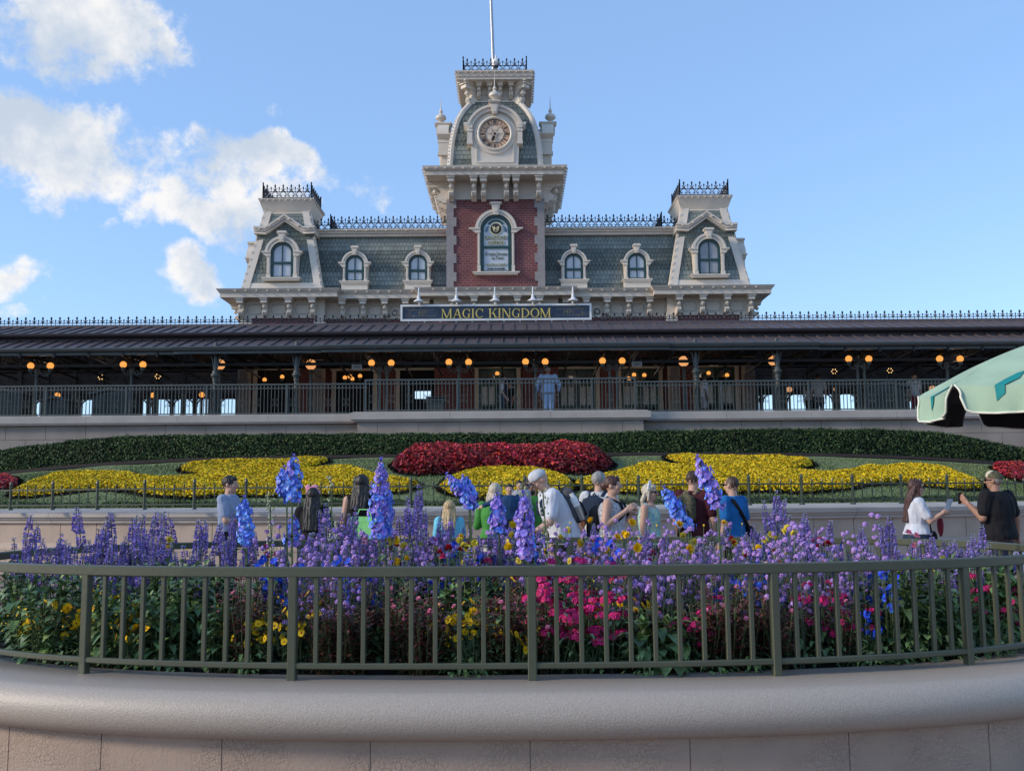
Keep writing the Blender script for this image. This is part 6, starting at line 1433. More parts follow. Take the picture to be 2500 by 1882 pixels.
for i in range(len(first)-1):
    a, b = first[i]+.003, first[i+1]-.003; m_ = max(3, int((b-a)/.1))
    lp = [[(*at_arc(a+(b-a)*j/m_, o), z) for o, z in ((OW-.4,-.13),(OW-.05,-.13),(OW-.05,zwt_),(OW-.4,zwt_))] for j in range(m_+1)]; k.loft(lp, 0)
lp = [[(*at_arc(PLEN*j/160, o), z) for o, z in ((OW-.3,-.13),(OW-.056,-.13),(OW-.056,zwt_-.01),(OW-.3,zwt_-.01))] for j in range(160)]; lp.append(lp[0]); k.loft(lp, 1, False)
k.xform(PT).build('wall_face', ['stucco','wall_groove'], planter)
k = MB(); c0 = [(*at_arc(PLEN*i/120, -.16), ZCAP-.035) for i in range(120)]; rings_ = [c0]
for f in (.75,.5,.25): rings_.append([(x*f, PCYY+(y-PCYY)*f, ZCAP-.035+.07*(1-f)+.02*mnoise.noise((x*3,y*3,f))) for x, y, z in c0])
k.loft(rings_, 0, False); k.f.append(tuple(range(len(k.v)-120, len(k.v)))); k.m.append(0); k.xform(PT).build('soil', ['soil'], planter)
# ---------- railing round the planter
mat('rail_paint', (.072,.078,.048), .33, .10, 3.5, bump=.12, bscale=28, spec=.55)
pf_ = empty('planter_railing', 'olive green metal railing standing on the rim all round the foreground planter', 'railing', (0,PCYY,ZCAP))
RT = Matrix.Translation((0,-PCYY,-ZCAP)); zrt_ = P(1250,1381,5.4).z+.0; zrl = P(1250,1617,5.4).z
def rail(mb, z0, z1, w, bev=.006, n=200):
    pr = [(-w/2+bev,z0),(w/2-bev,z0),(w/2,z0+bev),(w/2,z1-bev),(w/2-bev,z1),(-w/2+bev,z1),(-w/2,z1-bev),(-w/2,z0+bev)]
    lp = [[(*at_arc(PLEN*j/n, o), z) for o, z in pr] for j in range(n)]; lp.append(lp[0]); mb.loft(lp, 0, False)
k = MB(); rail(k, zrt_-.056, zrt_, .052); k.xform(RT).build('top_rail', ["rail_paint"], pf_, angle=30)
k = MB(); rail(k, zrl-.032, zrl, .036); k.xform(RT).build('bottom_rail', ["rail_paint"], pf_, angle=30)
def bevbox(mb, w, z0, z1, bev=.003):
    p = [(-w/2+bev,-w/2),(w/2-bev,-w/2),(w/2,-w/2+bev),(w/2,w/2-bev),(w/2-bev,w/2),(-w/2+bev,w/2),(-w/2,w/2-bev),(-w/2,-w/2+bev)]; mb.loft([[(x,y,z) for x, y in p] for z in (z0,z1)], 0)
k = MB(); bevbox(k, .047, 0, zrt_-.05-ZCAP, .005); pme = k.mesh('post', ['rail_paint']); k = MB(); bevbox(k, .0245, zrl-.02-ZCAP, zrt_-.05-ZCAP); qme = k.mesh('picket', ['rail_paint'])
sposts = [s_of_x(x) for x in (-2.44,-1.2,.102,1.425,2.61)]; sposts = [v if v < PLEN/2 else v-PLEN for v in sposts]; sposts.sort(); lo_, hi_ = sposts[0], sposts[-1]
nb_ = int(round((lo_+PLEN-hi_)/1.27)); sposts += [hi_+(lo_+PLEN-hi_)*i/nb_ for i in range(1, nb_)]; sposts.append(lo_+PLEN)
cnt = 0
for i in range(len(sposts)-1):
    a, b = sposts[i], sposts[i+1]; n_ = 10
    for j in range(n_):
        s_ = a+(b-a)*j/n_; p = at_arc(s_); q = at_arc(s_+.02)-at_arc(s_-.02); o = None
        if j == 0: o = link('post', pme, pf_)
        elif cnt < 100: o = link('picket', qme, pf_); cnt += 1
        if o: o.location = (p.x, p.y-PCYY, 0); o.rotation_euler = (0,0,atan2(q.y,q.x))
# ================================================================= FLOWERS IN THE PLANTER
mat('salvia_purple', (.30,.23,.56), .6, .2, 20, island=.45, hue=.03, spec=.25)
mat('salvia_tip', (.36,.36,.50), .7, .2, 20, island=.3, spec=.2)
mat('stem_green', (.075,.115,.045), .6, .25, 10, island=.25, spec=.3)
mat('stem_grey', (.12,.15,.10), .7, .25, 10, island=.3, spec=.2)
mat('leaf_green', (.088,.155,.062), .45, .35, 6, island=.5, hue=.015, spec=.4)
mat('leaf_bright', (.135,.215,.062), .45, .3, 6, island=.45, hue=.015, spec=.4)
mat('leaf_burgundy', (.20,.065,.055), .55, .4, 7, island=.6, hue=.03, spec=.3)
mat('leaf_olive', (.052,.052,.028), .55, .4, 7, island=.6, hue=.03, spec=.3)
mat('verbena_lilac', (.46,.27,.62), .6, .15, 20, island=.4, hue=.03, spec=.2)
mat('daisy_yellow', (.86,.54,.008), .55, .12, 10, island=.2, hue=.01, spec=.2)
mat('daisy_centre', (.55,.24,.01), .7, .2, 20)
mat('lemon', (.78,.62,.06), .55, .12, 10, island=.2, spec=.2)
mat('crimson', (.52,.018,.13), .55, .2, 12, island=.35, hue=.02, spec=.2)
mat('zinnia_red', (.45,.012,.022), .6, .2, 12, island=.35, spec=.2)
mat('pink', (.60,.16,.26), .6, .2, 12, island=.3, spec=.2)
mat('low_blue', (.020,.070,.55), .55, .2, 12, island=.4, hue=.02, spec=.2)
mat('delph_blue', (.120,.235,.76), .5, .2, 12, island=.4, hue=.025, spec=.25)
mat('delph_violet', (.27,.19,.66), .5, .2, 12, island=.4, hue=.03, spec=.25)
mat('bee_white', (.70,.62,.72), .6, .1, 10)
mat('bud_pale', (.42,.45,.28), .6, .2, 12, island=.3)
rnd = random.Random(11)
U = rnd.uniform
def rdir(el0=-.3, el1=1.): a = U(0,2*pi); z = U(el0,el1); r = sqrt(max(0,1-z*z)); return Vector((r*cos(a),r*sin(a),z))
def leaf(mb, p, d, L_, w, droop=.3, mi=0, up=None):
    p, d = Vector(p), Vector(d).normalized(); s = d.cross(Vector((0,0,1)))
    if s.length < .05: s = Vector((1,0,0))
    s.normalize(); n = s.cross(d).normalized(); dr = Vector((0,0,-1))
    c = [p, p+d*L_*.35+n*L_*.04, p+d*L_*.7+dr*L_*droop*.35, p+d*L_+dr*L_*droop]
    e = [.12,.5,.42]
    mb.add([c[0], c[1]+s*w*e[1]+n*w*.12, c[2]+s*w*e[2]+n*w*.1, c[3], c[2]-s*w*e[2]+n*w*.1, c[1]-s*w*e[1]+n*w*.12, c[1], c[2]], [(0,1,6),(6,1,2,7),(7,2,3),(0,6,5),(6,7,4,5),(7,3,4)], mi)
def petals(mb, c, n_, r, k_, d=.2, w=.6, mi=0, cm=None, cr=.3, lift=0.):
    c, n_ = Vector(c), Vector(n_).normalized(); a = n_.orthogonal().normalized(); b = n_.cross(a); t0 = U(0,6)
    for i in range(k_):
        t = t0+2*pi*i/k_; u = a*cos(t)+b*sin(t); v = n_.cross(u); rr = r*U(.9,1.1); hw = r*w*sin(pi/k_)*1.25
        mb.add([c+u*r*.12, c+u*rr*.6+v*hw+n_*d*r*.5, c+u*rr+n_*d*r*U(.4,1.2), c+u*rr*.6-v*hw+n_*d*r*.5], [(0,1,2,3)], mi)
    if cm is not None: mb.lathe(c, [(r*cr,-.002),(r*cr,r*.1),(r*cr*.5,r*.2),(.0005,r*.22)], 7, n_, cm)
def floret(mb, p, d, s, mi=0):
    p, d = Vector(p), Vector(d).normalized(); a = d.orthogonal().normalized()*s*.5; b = d.cross(a.normalized())*s*.5; q = p+d*s
    m = p+d*s*.75
    mb.add([p, m+a*U(.7,1.2), q, m-a*U(.7,1.2), m+b*U(.7,1.2), m-b*U(.7,1.2)], [(0,1,2,3),(0,4,2,5)], mi)
def bez(p, q, b, n=6):
    p, q = Vector(p), Vector(q); m = (p+q)/2+Vector(b); return [p*(1-t)**2+m*2*t*(1-t)+q*t*t for t in [i/n for i in range(n+1)]]
def proto(name, fol, flo, mats_f, mats_b, fname):
    a = fol.mesh(name, mats_f); b = [q.mesh(fname, mats_b) for q in flo if q.v] if flo is not None else []
    return (name, a, b, fname)
def salvia(h, ns, leafy):
    f, s_ = MB(), []
    for i in range(ns):
        s = MB(); s_.append(s); b = Vector((U(-.05,.05),U(-.05,.05),0)); t = Vector((b.x+U(-.13,.13), b.y+U(-.08,.08), h*U(.68,1.0)))
        pth = bez(b, t, (U(-.03,.03),U(-.03,.03),0), 8); f.tube(pth, .0035, 4, 0)
        L_ = U(.17,.30); N = int(L_/.0145); d = (pth[-1]-pth[-3]).normalized()
        for k in range(N):
            q = t-d*(k*.0145); g = (k+1)/N; rad = .006+.021*min(1, g*1.4)*U(.8,1.15)
            if U(0,1) < .06: continue
            for j in range(6 if g > .25 else 4):
                a = 2*pi*j/6+k*.9+U(-.2,.2); o = Vector((cos(a),sin(a),U(-.1,.55)))
                floret(s, q+Vector((cos(a),sin(a),0))*rad*.35, o, .012+.012*min(1,g*1.5)*U(.7,1.3), 1 if g < .16 else 0)
    for i in range(leafy):
        a = U(0,6.28); z = U(.05,h*.62); r = U(.01,.07); leaf(f, (r*cos(a),r*sin(a),z), (cos(a),sin(a),U(-.1,.5)), U(.06,.11), U(.022,.036), U(.1,.6), 1)
    return proto('salvia_plant', f, s_, ['stem_green','leaf_green'], ['salvia_purple','salvia_tip'], 'flower_spike')
def verbena(h, ns):
    f, s_ = MB(), []
    for i in range(ns):
        b = Vector((U(-.03,.03),U(-.03,.03),0)); t = Vector((b.x+U(-.15,.15), b.y+U(-.1,.1), h*U(.72,1.0))); pth = bez(b, t, (U(-.05,.05),U(-.05,.05),0), 7); f.tube(pth, .0022, 4, 0)
        ends = [t]
        for j in range(rnd.randint(1,3)):
            q = pth[rnd.randint(3,5)]; e = q+Vector((U(-.07,.07),U(-.05,.05),U(.05,.13))); f.tube(bez(q, e, (0,0,-.01), 3), .0018, 3, 0); ends.append(e)
        for e in ends:
            R_ = U(.016,.026); s = MB(); s_.append(s)
            for m in range(26):
                d = rdir(-.45,1.); petals(s, e+d*R_*.8, d, R_*.42, 4, .1, .9, 0)
    for i in range(5): a = U(0,6.28); leaf(f, (0,0,U(.05,h*.5)), (cos(a),sin(a),.5), U(.06,.1), .012, .2, 0)
    return proto('verbena_plant', f, s_, ['stem_grey'], ['verbena_lilac'], 'flower_cluster')
def daisy(h, r, nf, cmat='daisy_yellow', double=False):
    f, s_ = MB(), []
    for i in range(70):
        a = U(0,6.28); z = U(.03,h*.9); q = r*sqrt(U(0,1))*(1-.35*z/h); d = Vector((cos(a),sin(a),U(-.1,.9))); p = Vector((q*cos(a),q*sin(a),z))
        leaf(f, p, d, U(.04,.075), U(.010,.018), U(0,.3), 1)
        if i % 2: leaf(f, p, d+Vector((U(-.6,.6),U(-.6,.6),0)), U(.03,.05), .010, .2, 1)
    for i in range(nf):
        a = U(0,6.28); q = r*U(.3,1.1); e = Vector((q*cos(a),q*sin(a),h*U(.55,1.1))); f.tube(bez((e.x*.4,e.y*.4,e.z*.4), e, (0,0,.02), 4), .0018, 3, 0)
        n_ = (Vector((e.x*2+U(-.12,.12),e.y*2-.30,.16+U(-.1,.1)))).normalized(); R_ = U(.024,.033); s = MB(); s_.append(s)
        petals(s, e, n_, R_, 13, .12, .8, 0, 1, .28)
        if double:
            for q2 in range(3): petals(s, e+n_*R_*(.12+.14*q2), n_, R_*(.95-.2*q2), 12, .5+.3*q2, .9, 0)
    for i in range(nf//2): a = U(0,6.28); e = Vector((r*cos(a),r*sin(a),h*U(.6,1.15))); f.tube([(e.x*.5,e.y*.5,e.z*.5), e], .0015, 3, 0); s = MB(); s_.append(s); s.ball(e, .006, 6, 0)
    return proto('daisy_plant', f, s_, ['stem_green','leaf_green'], [cmat,'daisy_centre'], 'flower_head')
def dianthus(h, r, nh, c='crimson'):
    f, s_ = MB(), []
    for i in range(60):
        a = U(0,6.28); q = r*sqrt(U(0,1)); z = U(.02,h*.8); leaf(f, (q*cos(a),q*sin(a),z), (cos(a),sin(a),U(.0,1.2)), U(.06,.10), U(.010,.02), U(.1,.5), 1)
    for i in range(nh):
        a = U(0,6.28); q = r*sqrt(U(0.05,1)); e = Vector((q*cos(a),q*sin(a)-.02,h*U(.45,1.05))); f.tube(bez((e.x*.5,e.y*.5,0), e, (0,0,0), 3), .003, 4, 0); R_ = U(.028,.045); s = MB(); s_.append(s)
        for m in range(17):
            d = rdir(.05,1.); d = (d+Vector((0,-.25,0))).normalized(); petals(s, e+Vector((d.x,d.y,d.z*.55))*R_, d, R_*.42, 5, .15, 1., 0)
    return proto('dianthus_plant', f, s_, ['stem_green','leaf_green'], [c], 'flower_head')
def bluelow(h, r, nf):
    f, s_ = MB(), []
    for i in range(50): a = U(0,6.28); q = r*sqrt(U(0,1)); leaf(f, (q*cos(a),q*sin(a),U(.02,h*.7)), (cos(a)*.6,sin(a)*.6,U(.2,1.4)), U(.05,.09), .008, .15, 1)
    for i in range(nf):
        a = U(0,6.28); q = r*U(.1,1.0); e = Vector((q*cos(a),q*sin(a),h*U(.5,1.1))); f.tube([(e.x*.5,e.y*.5,0), e], .0018, 3, 0); s = MB(); s_.append(s); petals(s, e, (U(-.5,.5),-.8,U(.1,.9)), U(.017,.026), 5, .1, 1.0, 0)
        petals(s, e+Vector((U(-.02,.02),0,-.02)), (U(-.7,.7),-.8,U(-.2,.6)), U(.014,.02), 5, .2, 1.0, 0)
    return proto('delphinium_bush', f, s_, ['stem_green','leaf_green'], ['low_blue'], 'flower')
def burgundy(h, r, ns):
    f = MB()
    for i in range(ns):
        a = U(0,6.28); q = r*sqrt(U(0,1)); t = Vector((q*cos(a),q*sin(a),h*U(.55,1.))); pth = bez((t.x*.4,t.y*.4,0), t, (0,0,.02), 6); f.tube(pth, .003, 4, 0)
        for k in range(34):
            g = k/34; p = pth[0].lerp(pth[-1], .04+.96*g); b = U(0,6.28); m = 1 if U(0,1) < (.25+.55*g) else 2; leaf(f, p, (cos(b),sin(b),U(.1,.9)), U(.050,.095)*(1.1-.4*g), U(.012,.021), U(0,.4), m)
        if U(0,1) < .3: petals(f, t, (0,-.5,1), .017, 5, .3, 1., 3); petals(f, t+Vector((0,0,.006)), (0,-.5,1), .013, 5, .5, 1., 3)
    return proto('burgundy_plant', f, None, ['stem_green','leaf_burgundy','leaf_olive','pink'], None, None)
def broad(h, r, ns, m2='leaf_green', big=1.):
    f = MB()
    for i in range(ns):
        a = U(0,6.28); q = r*sqrt(U(0,1)); t = Vector((q*cos(a),q*sin(a),h*U(.6,1.))); pth = bez((t.x*.5,t.y*.5,0), t, (0,0,.03), 5); f.tube(pth, .004, 4, 0); N = int(h/.065)
        for k in range(N):
            g = (k+.5)/N; p = pth[0].lerp(pth[-1], .12+.88*g); b = k*1.57+U(-.4,.4)
            for s_ in (0,pi): leaf(f, p, (cos(b+s_),sin(b+s_),.15+.6*g), U(.085,.145)*big*(1.15-.35*g), U(.040,.062)*big, U(.25,.8), 1 if U(0,1) < .8-.45*g else 2)
        for j in range(3): leaf(f, t, (U(-1,1),U(-1,1),1.), .05*big, .02*big, .1, 2)
    return proto('leafy_plant', f, None, ['stem_green',m2,'leaf_bright'], None, None)
def zinnia(h, c, n_):
    f, s_ = MB(), []
    for i in range(n_):
        t = Vector((U(-.09,.09),U(-.07,.07),h*U(.75,1.))); f.tube(bez((t.x*.3,t.y*.3,0), t, (0,0,0), 4), .003, 4, 0); R_ = U(.022,.032); s = MB(); s_.append(s)
        for q in range(3): petals(s, t+Vector((0,0,q*.006)), (U(-.2,.2),-.45,1), R_*(1-.22*q), 12, .1+.35*q, .9, 0)
    for i in range(10): a = U(0,6.28); leaf(f, (0,0,U(.1,h*.8)), (cos(a),sin(a),.5), U(.05,.08), .02, .3, 1)
    return proto('zinnia_plant', f, s_, ['stem_green','leaf_green'], [c], 'flower_head')
def filler(h, r):
    f = MB()
    for i in range(90):
        a = U(0,6.28); q = r*sqrt(U(0,1)); z = U(.01,h*(1-.5*q/r)); leaf(f, (q*cos(a),q*sin(a),z), (cos(a),sin(a),U(-.2,.8)), U(.05,.095), U(.018,.036), U(.2,.8), 1 if U(0,1) < .75 else 2)
    f.tube([(0,0,0),(0,0,h*.8)], .005, 5, 0); return proto('low_leafy_plant', f, None, ['stem_green','leaf_green','leaf_bright'], None, None)
LIB = dict(filler=[filler(.24,.17),filler(.30,.16),filler(.20,.18)], salvia=[salvia(.92,3,10),salvia(.86,5,14),salvia(.80,4,14),salvia(.97,4,10),salvia(.74,5,16),salvia(.84,3,12)],
  verbena=[verbena(.80,4),verbena(.86,5),verbena(.74,5),verbena(.90,4),verbena(.66,6)],
  daisy=[daisy(.33,.14,13),daisy(.42,.16,12),daisy(.28,.12,11)], marigold=[daisy(.62,.09,3,'daisy_yellow',True),daisy(.68,.08,2,'lemon',True),daisy(.58,.1,4,'lemon')],
  dianthus=[dianthus(.40,.17,9),dianthus(.34,.15,8),dianthus(.46,.14,7)], blue=[bluelow(.46,.13,14),bluelow(.38,.12,12),bluelow(.52,.12,12)],
  burgundy=[burgundy(.46,.15,12),burgundy(.40,.14,11),burgundy(.54,.13,10)], broad=[broad(.46,.13,6),broad(.40,.14,6),broad(.52,.12,6),broad(.56,.13,7)],
  bigleaf=[broad(.26,.10,5,'leaf_green',1.6)], lime=[broad(.5,.1,6,'leaf_bright',1.2)],
  zinnia=[zinnia(.62,'zinnia_red',3),zinnia(.66,'zinnia_red',2),zinnia(.70,'pink',3),zinnia(.58,'crimson',3)])
INFO = dict(filler=('low leafy green plant edging the planter soil behind the railing','low edging plants in the planter'), salvia=('purple salvia plant with upright violet flower spikes in the planter','salvias in the planter'), verbena=('thin stemmed verbena with round lilac flower clusters in the planter','verbenas in the planter'),
  daisy=('bushy green plant with bright yellow daisies behind the planter railing','yellow daisies in the planter'), marigold=('yellow flower standing among the purple blooms above the railing','tall yellow flowers in the planter'),
  dianthus=('clump of crimson pink dianthus heads low behind the planter railing','crimson dianthus in the planter'), blue=('low bush of vivid blue flowers between darker leaves in the planter','low blue flowers in the planter'),
  burgundy=('bushy plant with narrow burgundy leaves behind the planter railing','burgundy foliage plants in the planter'), broad=('leafy green plant with broad pointed leaves in the planter','broad leafed plants in the planter'),
  bigleaf=('low plant with very large rounded green leaves behind the railing','large leafed plants in the planter'), lime=('lime green leafy plant at the right end of the planter','lime green plants in the planter'), zinnia=('small red or pink round flowers on stems among the purple blooms','red and pink flowers in the planter'))
CATN = dict(filler='foliage plant',salvia='salvia',verbena='verbena',daisy='daisies',marigold='yellow flower',dianthus='dianthus',blue='blue flowers',burgundy='foliage plant',broad='foliage plant',bigleaf='foliage plant',lime='foliage plant',zinnia='zinnia')
def plant(kind, x, y, sc=1., var=None):
    nm, a, b, fn = (LIB[kind][var] if var is not None else rnd.choice(LIB[kind]))
    o = link(nm, a, None, (x, y, ZCAP-.03)); o.rotation_euler = (U(-.05,.05), U(-.05,.05), U(0,6.28)); o.scale = (sc,sc,sc*U(.93,1.07)); tag(o, INFO[kind][0], CATN[kind], INFO[kind][1])
    for q in b: link(fn, q, o)
    return o
def edges(x):
    ax = min(.999, abs(x)/(PA-.2)); d = (PB-.22)*(1-ax**PN)**(1/PN); return PCYY-d, PCYY+d
def Xp(px, v=0.):
    x = (px-1250)/2400*6.
    for _ in range(4): y0, y1 = edges(x); x = (px-1250)/2400*(y0+v*(y1-y0))*1.0
    return x
def scatter(kind, n, p0, p1, v0, v1, s0=.9, s1=1.1, mind=.09, var=None):
    done = []; tries = 0
    while len(done) < n and tries < n*30:
        tries += 1; v = U(v0,v1); x = Xp(U(p0,p1), v); y0, y1 = edges(x)
        if y1-y0 < .25: continue
        y = y0+v*(y1-y0)
        if any((x-a)**2+(y-b)**2 < mind*mind for a, b in done): continue
        done.append((x,y)); plant(kind, x, y, U(s0,s1), var)
# front rank, left to right as in the bed
scatter('broad', 20, -60, 560, .02, .22, .85, 1.1, .15); scatter('broad', 4, 480, 640, .12, .3, .9, 1.1, .13)
for px in (75,130,185,240,275,330,355): scatter('daisy', 1, px-10, px+10, .0, .10, .8, 1.05)
scatter('dianthus', 2, -40, 60, .0, .08, .7, .8); scatter('burgundy', 11, 555, 800, .03, .22, .85, 1.1, .11)
for px in (610,650,700,735): scatter('daisy', 1, px-8, px+8, .0, .07, .8, 1.)
scatter('burgundy', 19, 800, 1090, .0, .16, .8, 1.05, .10); scatter('blue', 6, 780, 1080, .14, .26, .9, 1.1, .12); scatter('blue', 4, 640, 780, .16, .3, .95, 1.15, .12)
scatter('broad', 9, 990, 1230, .16, .32, .95, 1.1, .13)
for px in (1070,1110,1150,1195,1260): scatter('daisy', 1, px-8, px+8, .0, .07, .8, 1.05)
scatter('burgundy', 11, 1185, 1320, .02, .18, .85, 1.1, .10)
for px, v in ((1340,.02),(1375,.05),(1410,.02),(1445,.05),(1480,.03),(1400,.10),(1350,.10),(1470,.11)): scatter('dianthus', 1, px-6, px+6, v, v+.02, 1.0, 1.2)
plant('bigleaf', Xp(1570,.03), edges(Xp(1570,.03))[0]+.06, 1.0); plant('bigleaf', Xp(1625,.04), edges(Xp(1625,.04))[0]+.10, 1.1)
scatter('daisy', 3, 1470, 1580, .10, .2, .9, 1.1)
for px in (1655,1690,1710): scatter('dianthus', 1, px-6, px+6, .03, .08, .8, .95)
scatter('blue', 5, 1690, 1860, .06, .2, .9, 1.1, .11); scatter('burgundy', 13, 1710, 1890, .0, .15, .85, 1.1, .10)
scatter('verbena', 14, 1820, 2130, .02, .2, .75, .95, .1); scatter('dianthus', 5, 1900, 2110, .06, .2, .85, 1.05, .14); scatter('blue', 4, 2060, 2170, .0, .1, .8, 1., .09)
scatter('broad', 13, 2130, 2360, .0, .24, .85, 1.1, .13); scatter('dianthus', 4, 2360, 2510, .0, .12, .9, 1.1, .12); scatter('lime', 3, 2400, 2490, .1, .25, .9, 1.05, .12)
scatter('verbena', 12, 740, 860, .04, .25, .7, .9, .08); scatter('verbena', 12, 1500, 1720, .1, .3, .8, .95, .09)
# filling rank
scatter('filler', 9, 1090, 1190, .0, .10, .7, .9, .1); scatter('filler', 12, 1520, 2150, .0, .08, .7, .95, .14); scatter('filler', 6, -60, 640, .0, .06, .6, .8, .15); scatter('filler', 10, 2100, 2500, .0, .10, .8, 1.1, .14); scatter('filler', 30, 700, 2150, .10, .35, 1.1, 1.6, .16)
scatter('burgundy', 9, 1490, 2120, .02, .16, .7, .95, .16)
scatter('broad', 10, 1240, 1560, .06, .26, .6, .8, .16); scatter('broad', 10, 1640, 2140, .04, .24, .6, .85, .17); scatter('broad', 8, 700, 1240, .04, .2, .5, .7, .2); scatter('lime', 6, 600, 2000, .3, .6, .9, 1.1, .3)
scatter('broad', 46, 0, 2450, .25, .9, .85, 1.05, .2); scatter('burgundy', 14, 560, 2000, .2, .5, .9, 1.1, .2); scatter('blue', 12, 600, 2100, .25, .6, 1.05, 1.25, .2)
# purple and lilac mass
scatter('salvia', 24, 20, 560, .12, .85, .72, .92, .13); scatter('salvia', 9, 40, 560, .3, .8, .95, 1.08, .2); scatter('salvia', 34, 540, 1240, .22, .88, .78, .95, .11); scatter('salvia', 24, 1240, 1800, .3, .9, .74, .90, .11); scatter('salvia', 20, 1800, 2330, .15, .8, .66, .84, .12); scatter('salvia', 6, 2280, 2480, .1, .5, .76, .90, .14)
scatter('salvia', 3, 330, 390, .5, .7, 1.08, 1.16, .09); scatter('salvia', 8, 1790, 2040, .6, .9, .94, 1.06, .12); scatter('salvia', 5, 980, 1080, .4, .7, 1.0, 1.1, .1); scatter('salvia', 5, 740, 860, .4, .7, 1.0, 1.08, .1); scatter('salvia', 5, 2080, 2330, .3, .8, .86, .96, .12)
scatter('verbena', 22, 620, 1000, .2, .7, .80, .98, .1); scatter('verbena', 32, 1000, 1500, .2, .8, .80, 1.0, .1); scatter('verbena', 44, 1450, 2000, .18, .8, .78, .98, .09); scatter('verbena', 20, 1950, 2330, .12, .7, .70, .86, .1); scatter('verbena', 4, 1900, 2260, .3, .8, .92, 1.0, .1)
scatter('marigold', 9, 940, 1240, .25, .6, 1.0, 1.2, .15); scatter('marigold', 15, 1240, 1560, .2, .55, 1.0, 1.2, .12); scatter('marigold', 9, 1640, 1960, .2, .6, 1.0, 1.2, .15); scatter('marigold', 4, 230, 460, .3, .6, .95, 1.05, .2); scatter('marigold', 3, 2000, 2330, .2, .5, .9, 1.0, .2)
scatter('zinnia', 16, 500, 2300, .2, .6, 1.0, 1.15, .2); scatter('zinnia', 4, 1040, 1240, .3, .6, 1.1, 1.2, .12)
scatter('dianthus', 5, 1250, 1560, .22, .4, 1.0, 1.25, .18)
# tall delphiniums, each its own plant
def delphinium(label, path, D, r0, r1, mix, mirror=0, leafy=8):
    pts = [P(px, py, D) for px, py in path]; base = Vector((pts[-1].x+(pts[-1].x-pts[-2].x)*.25, D, ZCAP-.02)); f, s = MB(), MB()
    loc = base.copy(); rel = [p-loc for p in pts]
    f.tube([Vector((0,0,0)), rel[-1]*.5+Vector((.01,0,0))]+rel[::-1], .006, 5, 0)
    seg = [(rel[i+1]-rel[i]).length for i in range(len(rel)-1)]; T = sum(seg); N = int(T/.0120)
    for k in range(N):
        g = (k+.5)/N; dd = g*T; i = 0
        while i < len(seg)-1 and dd > seg[i]: dd -= seg[i]; i += 1
        q = rel[i].lerp(rel[i+1], min(1, dd/seg[i])); rad = r0+(r1-r0)*min(1, g*2.8); ax = (rel[i]-rel[i+1]).normalized()
        for j in range(5):
            if U(0,1) < .12: continue
            a = k*2.4+j*1.57+U(-.5,.5); o = Vector((cos(a),sin(a),U(-.15,.25))); p = q+o*rad*U(.55,1.25)
            vio = U(0,1) < mix*(1.35-g*.7); fr = .010+.0115*min(1, g*2.2)
            if g < .05: floret(s, q, ax+o*.3, .022, 1); continue
            petals(s, p, o+Vector((U(-.35,.35),-.25+U(-.2,.2),.1+U(-.3,.3))), fr*U(.75,1.2), 5, U(.05,.4), 1.05, 1 if vio else 0)
            if U(0,1) < .4: petals(s, p+o*.004, o+Vector((0,-.25,.1)), fr*.26, 4, .3, 1.1, 2)
    for i in range(leafy): a = U(0,6.28); leaf(f, (0,0,U(.15,.75)), (cos(a),sin(a),.6), U(.08,.14), U(.03,.05), U(.2,.6), 1)
    o = f.build('delphinium', ['stem_green','leaf_green'], None, recalc=False); o.location = loc; tag(o, label, 'delphinium'); s.build('flower_spike', ['delph_blue','delph_violet','bee_white'], o, recalc=False); return o
delphinium('tallest blue delphinium left of centre, in front of the yellow bed', [(717,1112),(716,1150),(714,1190),(713,1222)], 6.6, .012, 0.051, .25)
delphinium('blue delphinium spike leaning on the tallest one\'s left side', [(694,1140),(690,1165),(692,1190),(700,1215)], 6.7, .012, 0.046, .1)
delphinium('short bright blue delphinium right of the man in the pale T-shirt', [(596,1214),(597,1250),(599,1290),(602,1328)], 6.3, .012, 0.044, .05)
delphinium('pale violet blue delphinium half hidden below the tallest blue one', [(716,1262),(714,1290),(712,1315),(712,1335)], 6.9, .018, 0.046, .45)
delphinium('tall violet delphinium beside the woman in the black sleeveless top', [(931,1121),(929,1160),(926,1215),(924,1265),(926,1310)], 6.4, .010, 0.054, .65)
delphinium('blue delphinium behind the tall violet one, lower on its right', [(946,1190),(944,1230),(942,1270),(941,1305)], 6.6, .016, 0.044, .15)
delphinium('drooping violet delphinium arching above the blond girl', [(1092,1157),(1112,1180),(1134,1205),(1148,1238)], 6.5, .012, 0.041, .6)
delphinium('blue spike under the bend of the drooping delphinium', [(1130,1163),(1142,1190),(1150,1215),(1146,1240)], 6.6, .018, 0.038, .1)
delphinium('violet delphinium in front of the person in green', [(1213,1205),(1214,1240),(1215,1270),(1218,1300)], 6.9, .014, 0.046, .8)
delphinium('broad purple delphinium with white eyes near the middle', [(1278,1202),(1280,1240),(1283,1290),(1287,1335),(1284,1362)], 6.0, .014, 0.051, .95)
delphinium('blue delphinium leaning left in front of the maroon shirt', [(1622,1190),(1640,1225),(1660,1260),(1680,1288)], 6.5, .014, 0.051, .05)
delphinium('tall violet delphinium leaning left beside the blue shirted boy', [(1703,1114),(1720,1155),(1736,1195),(1752,1240)], 6.4, .012, 0.049, .75)
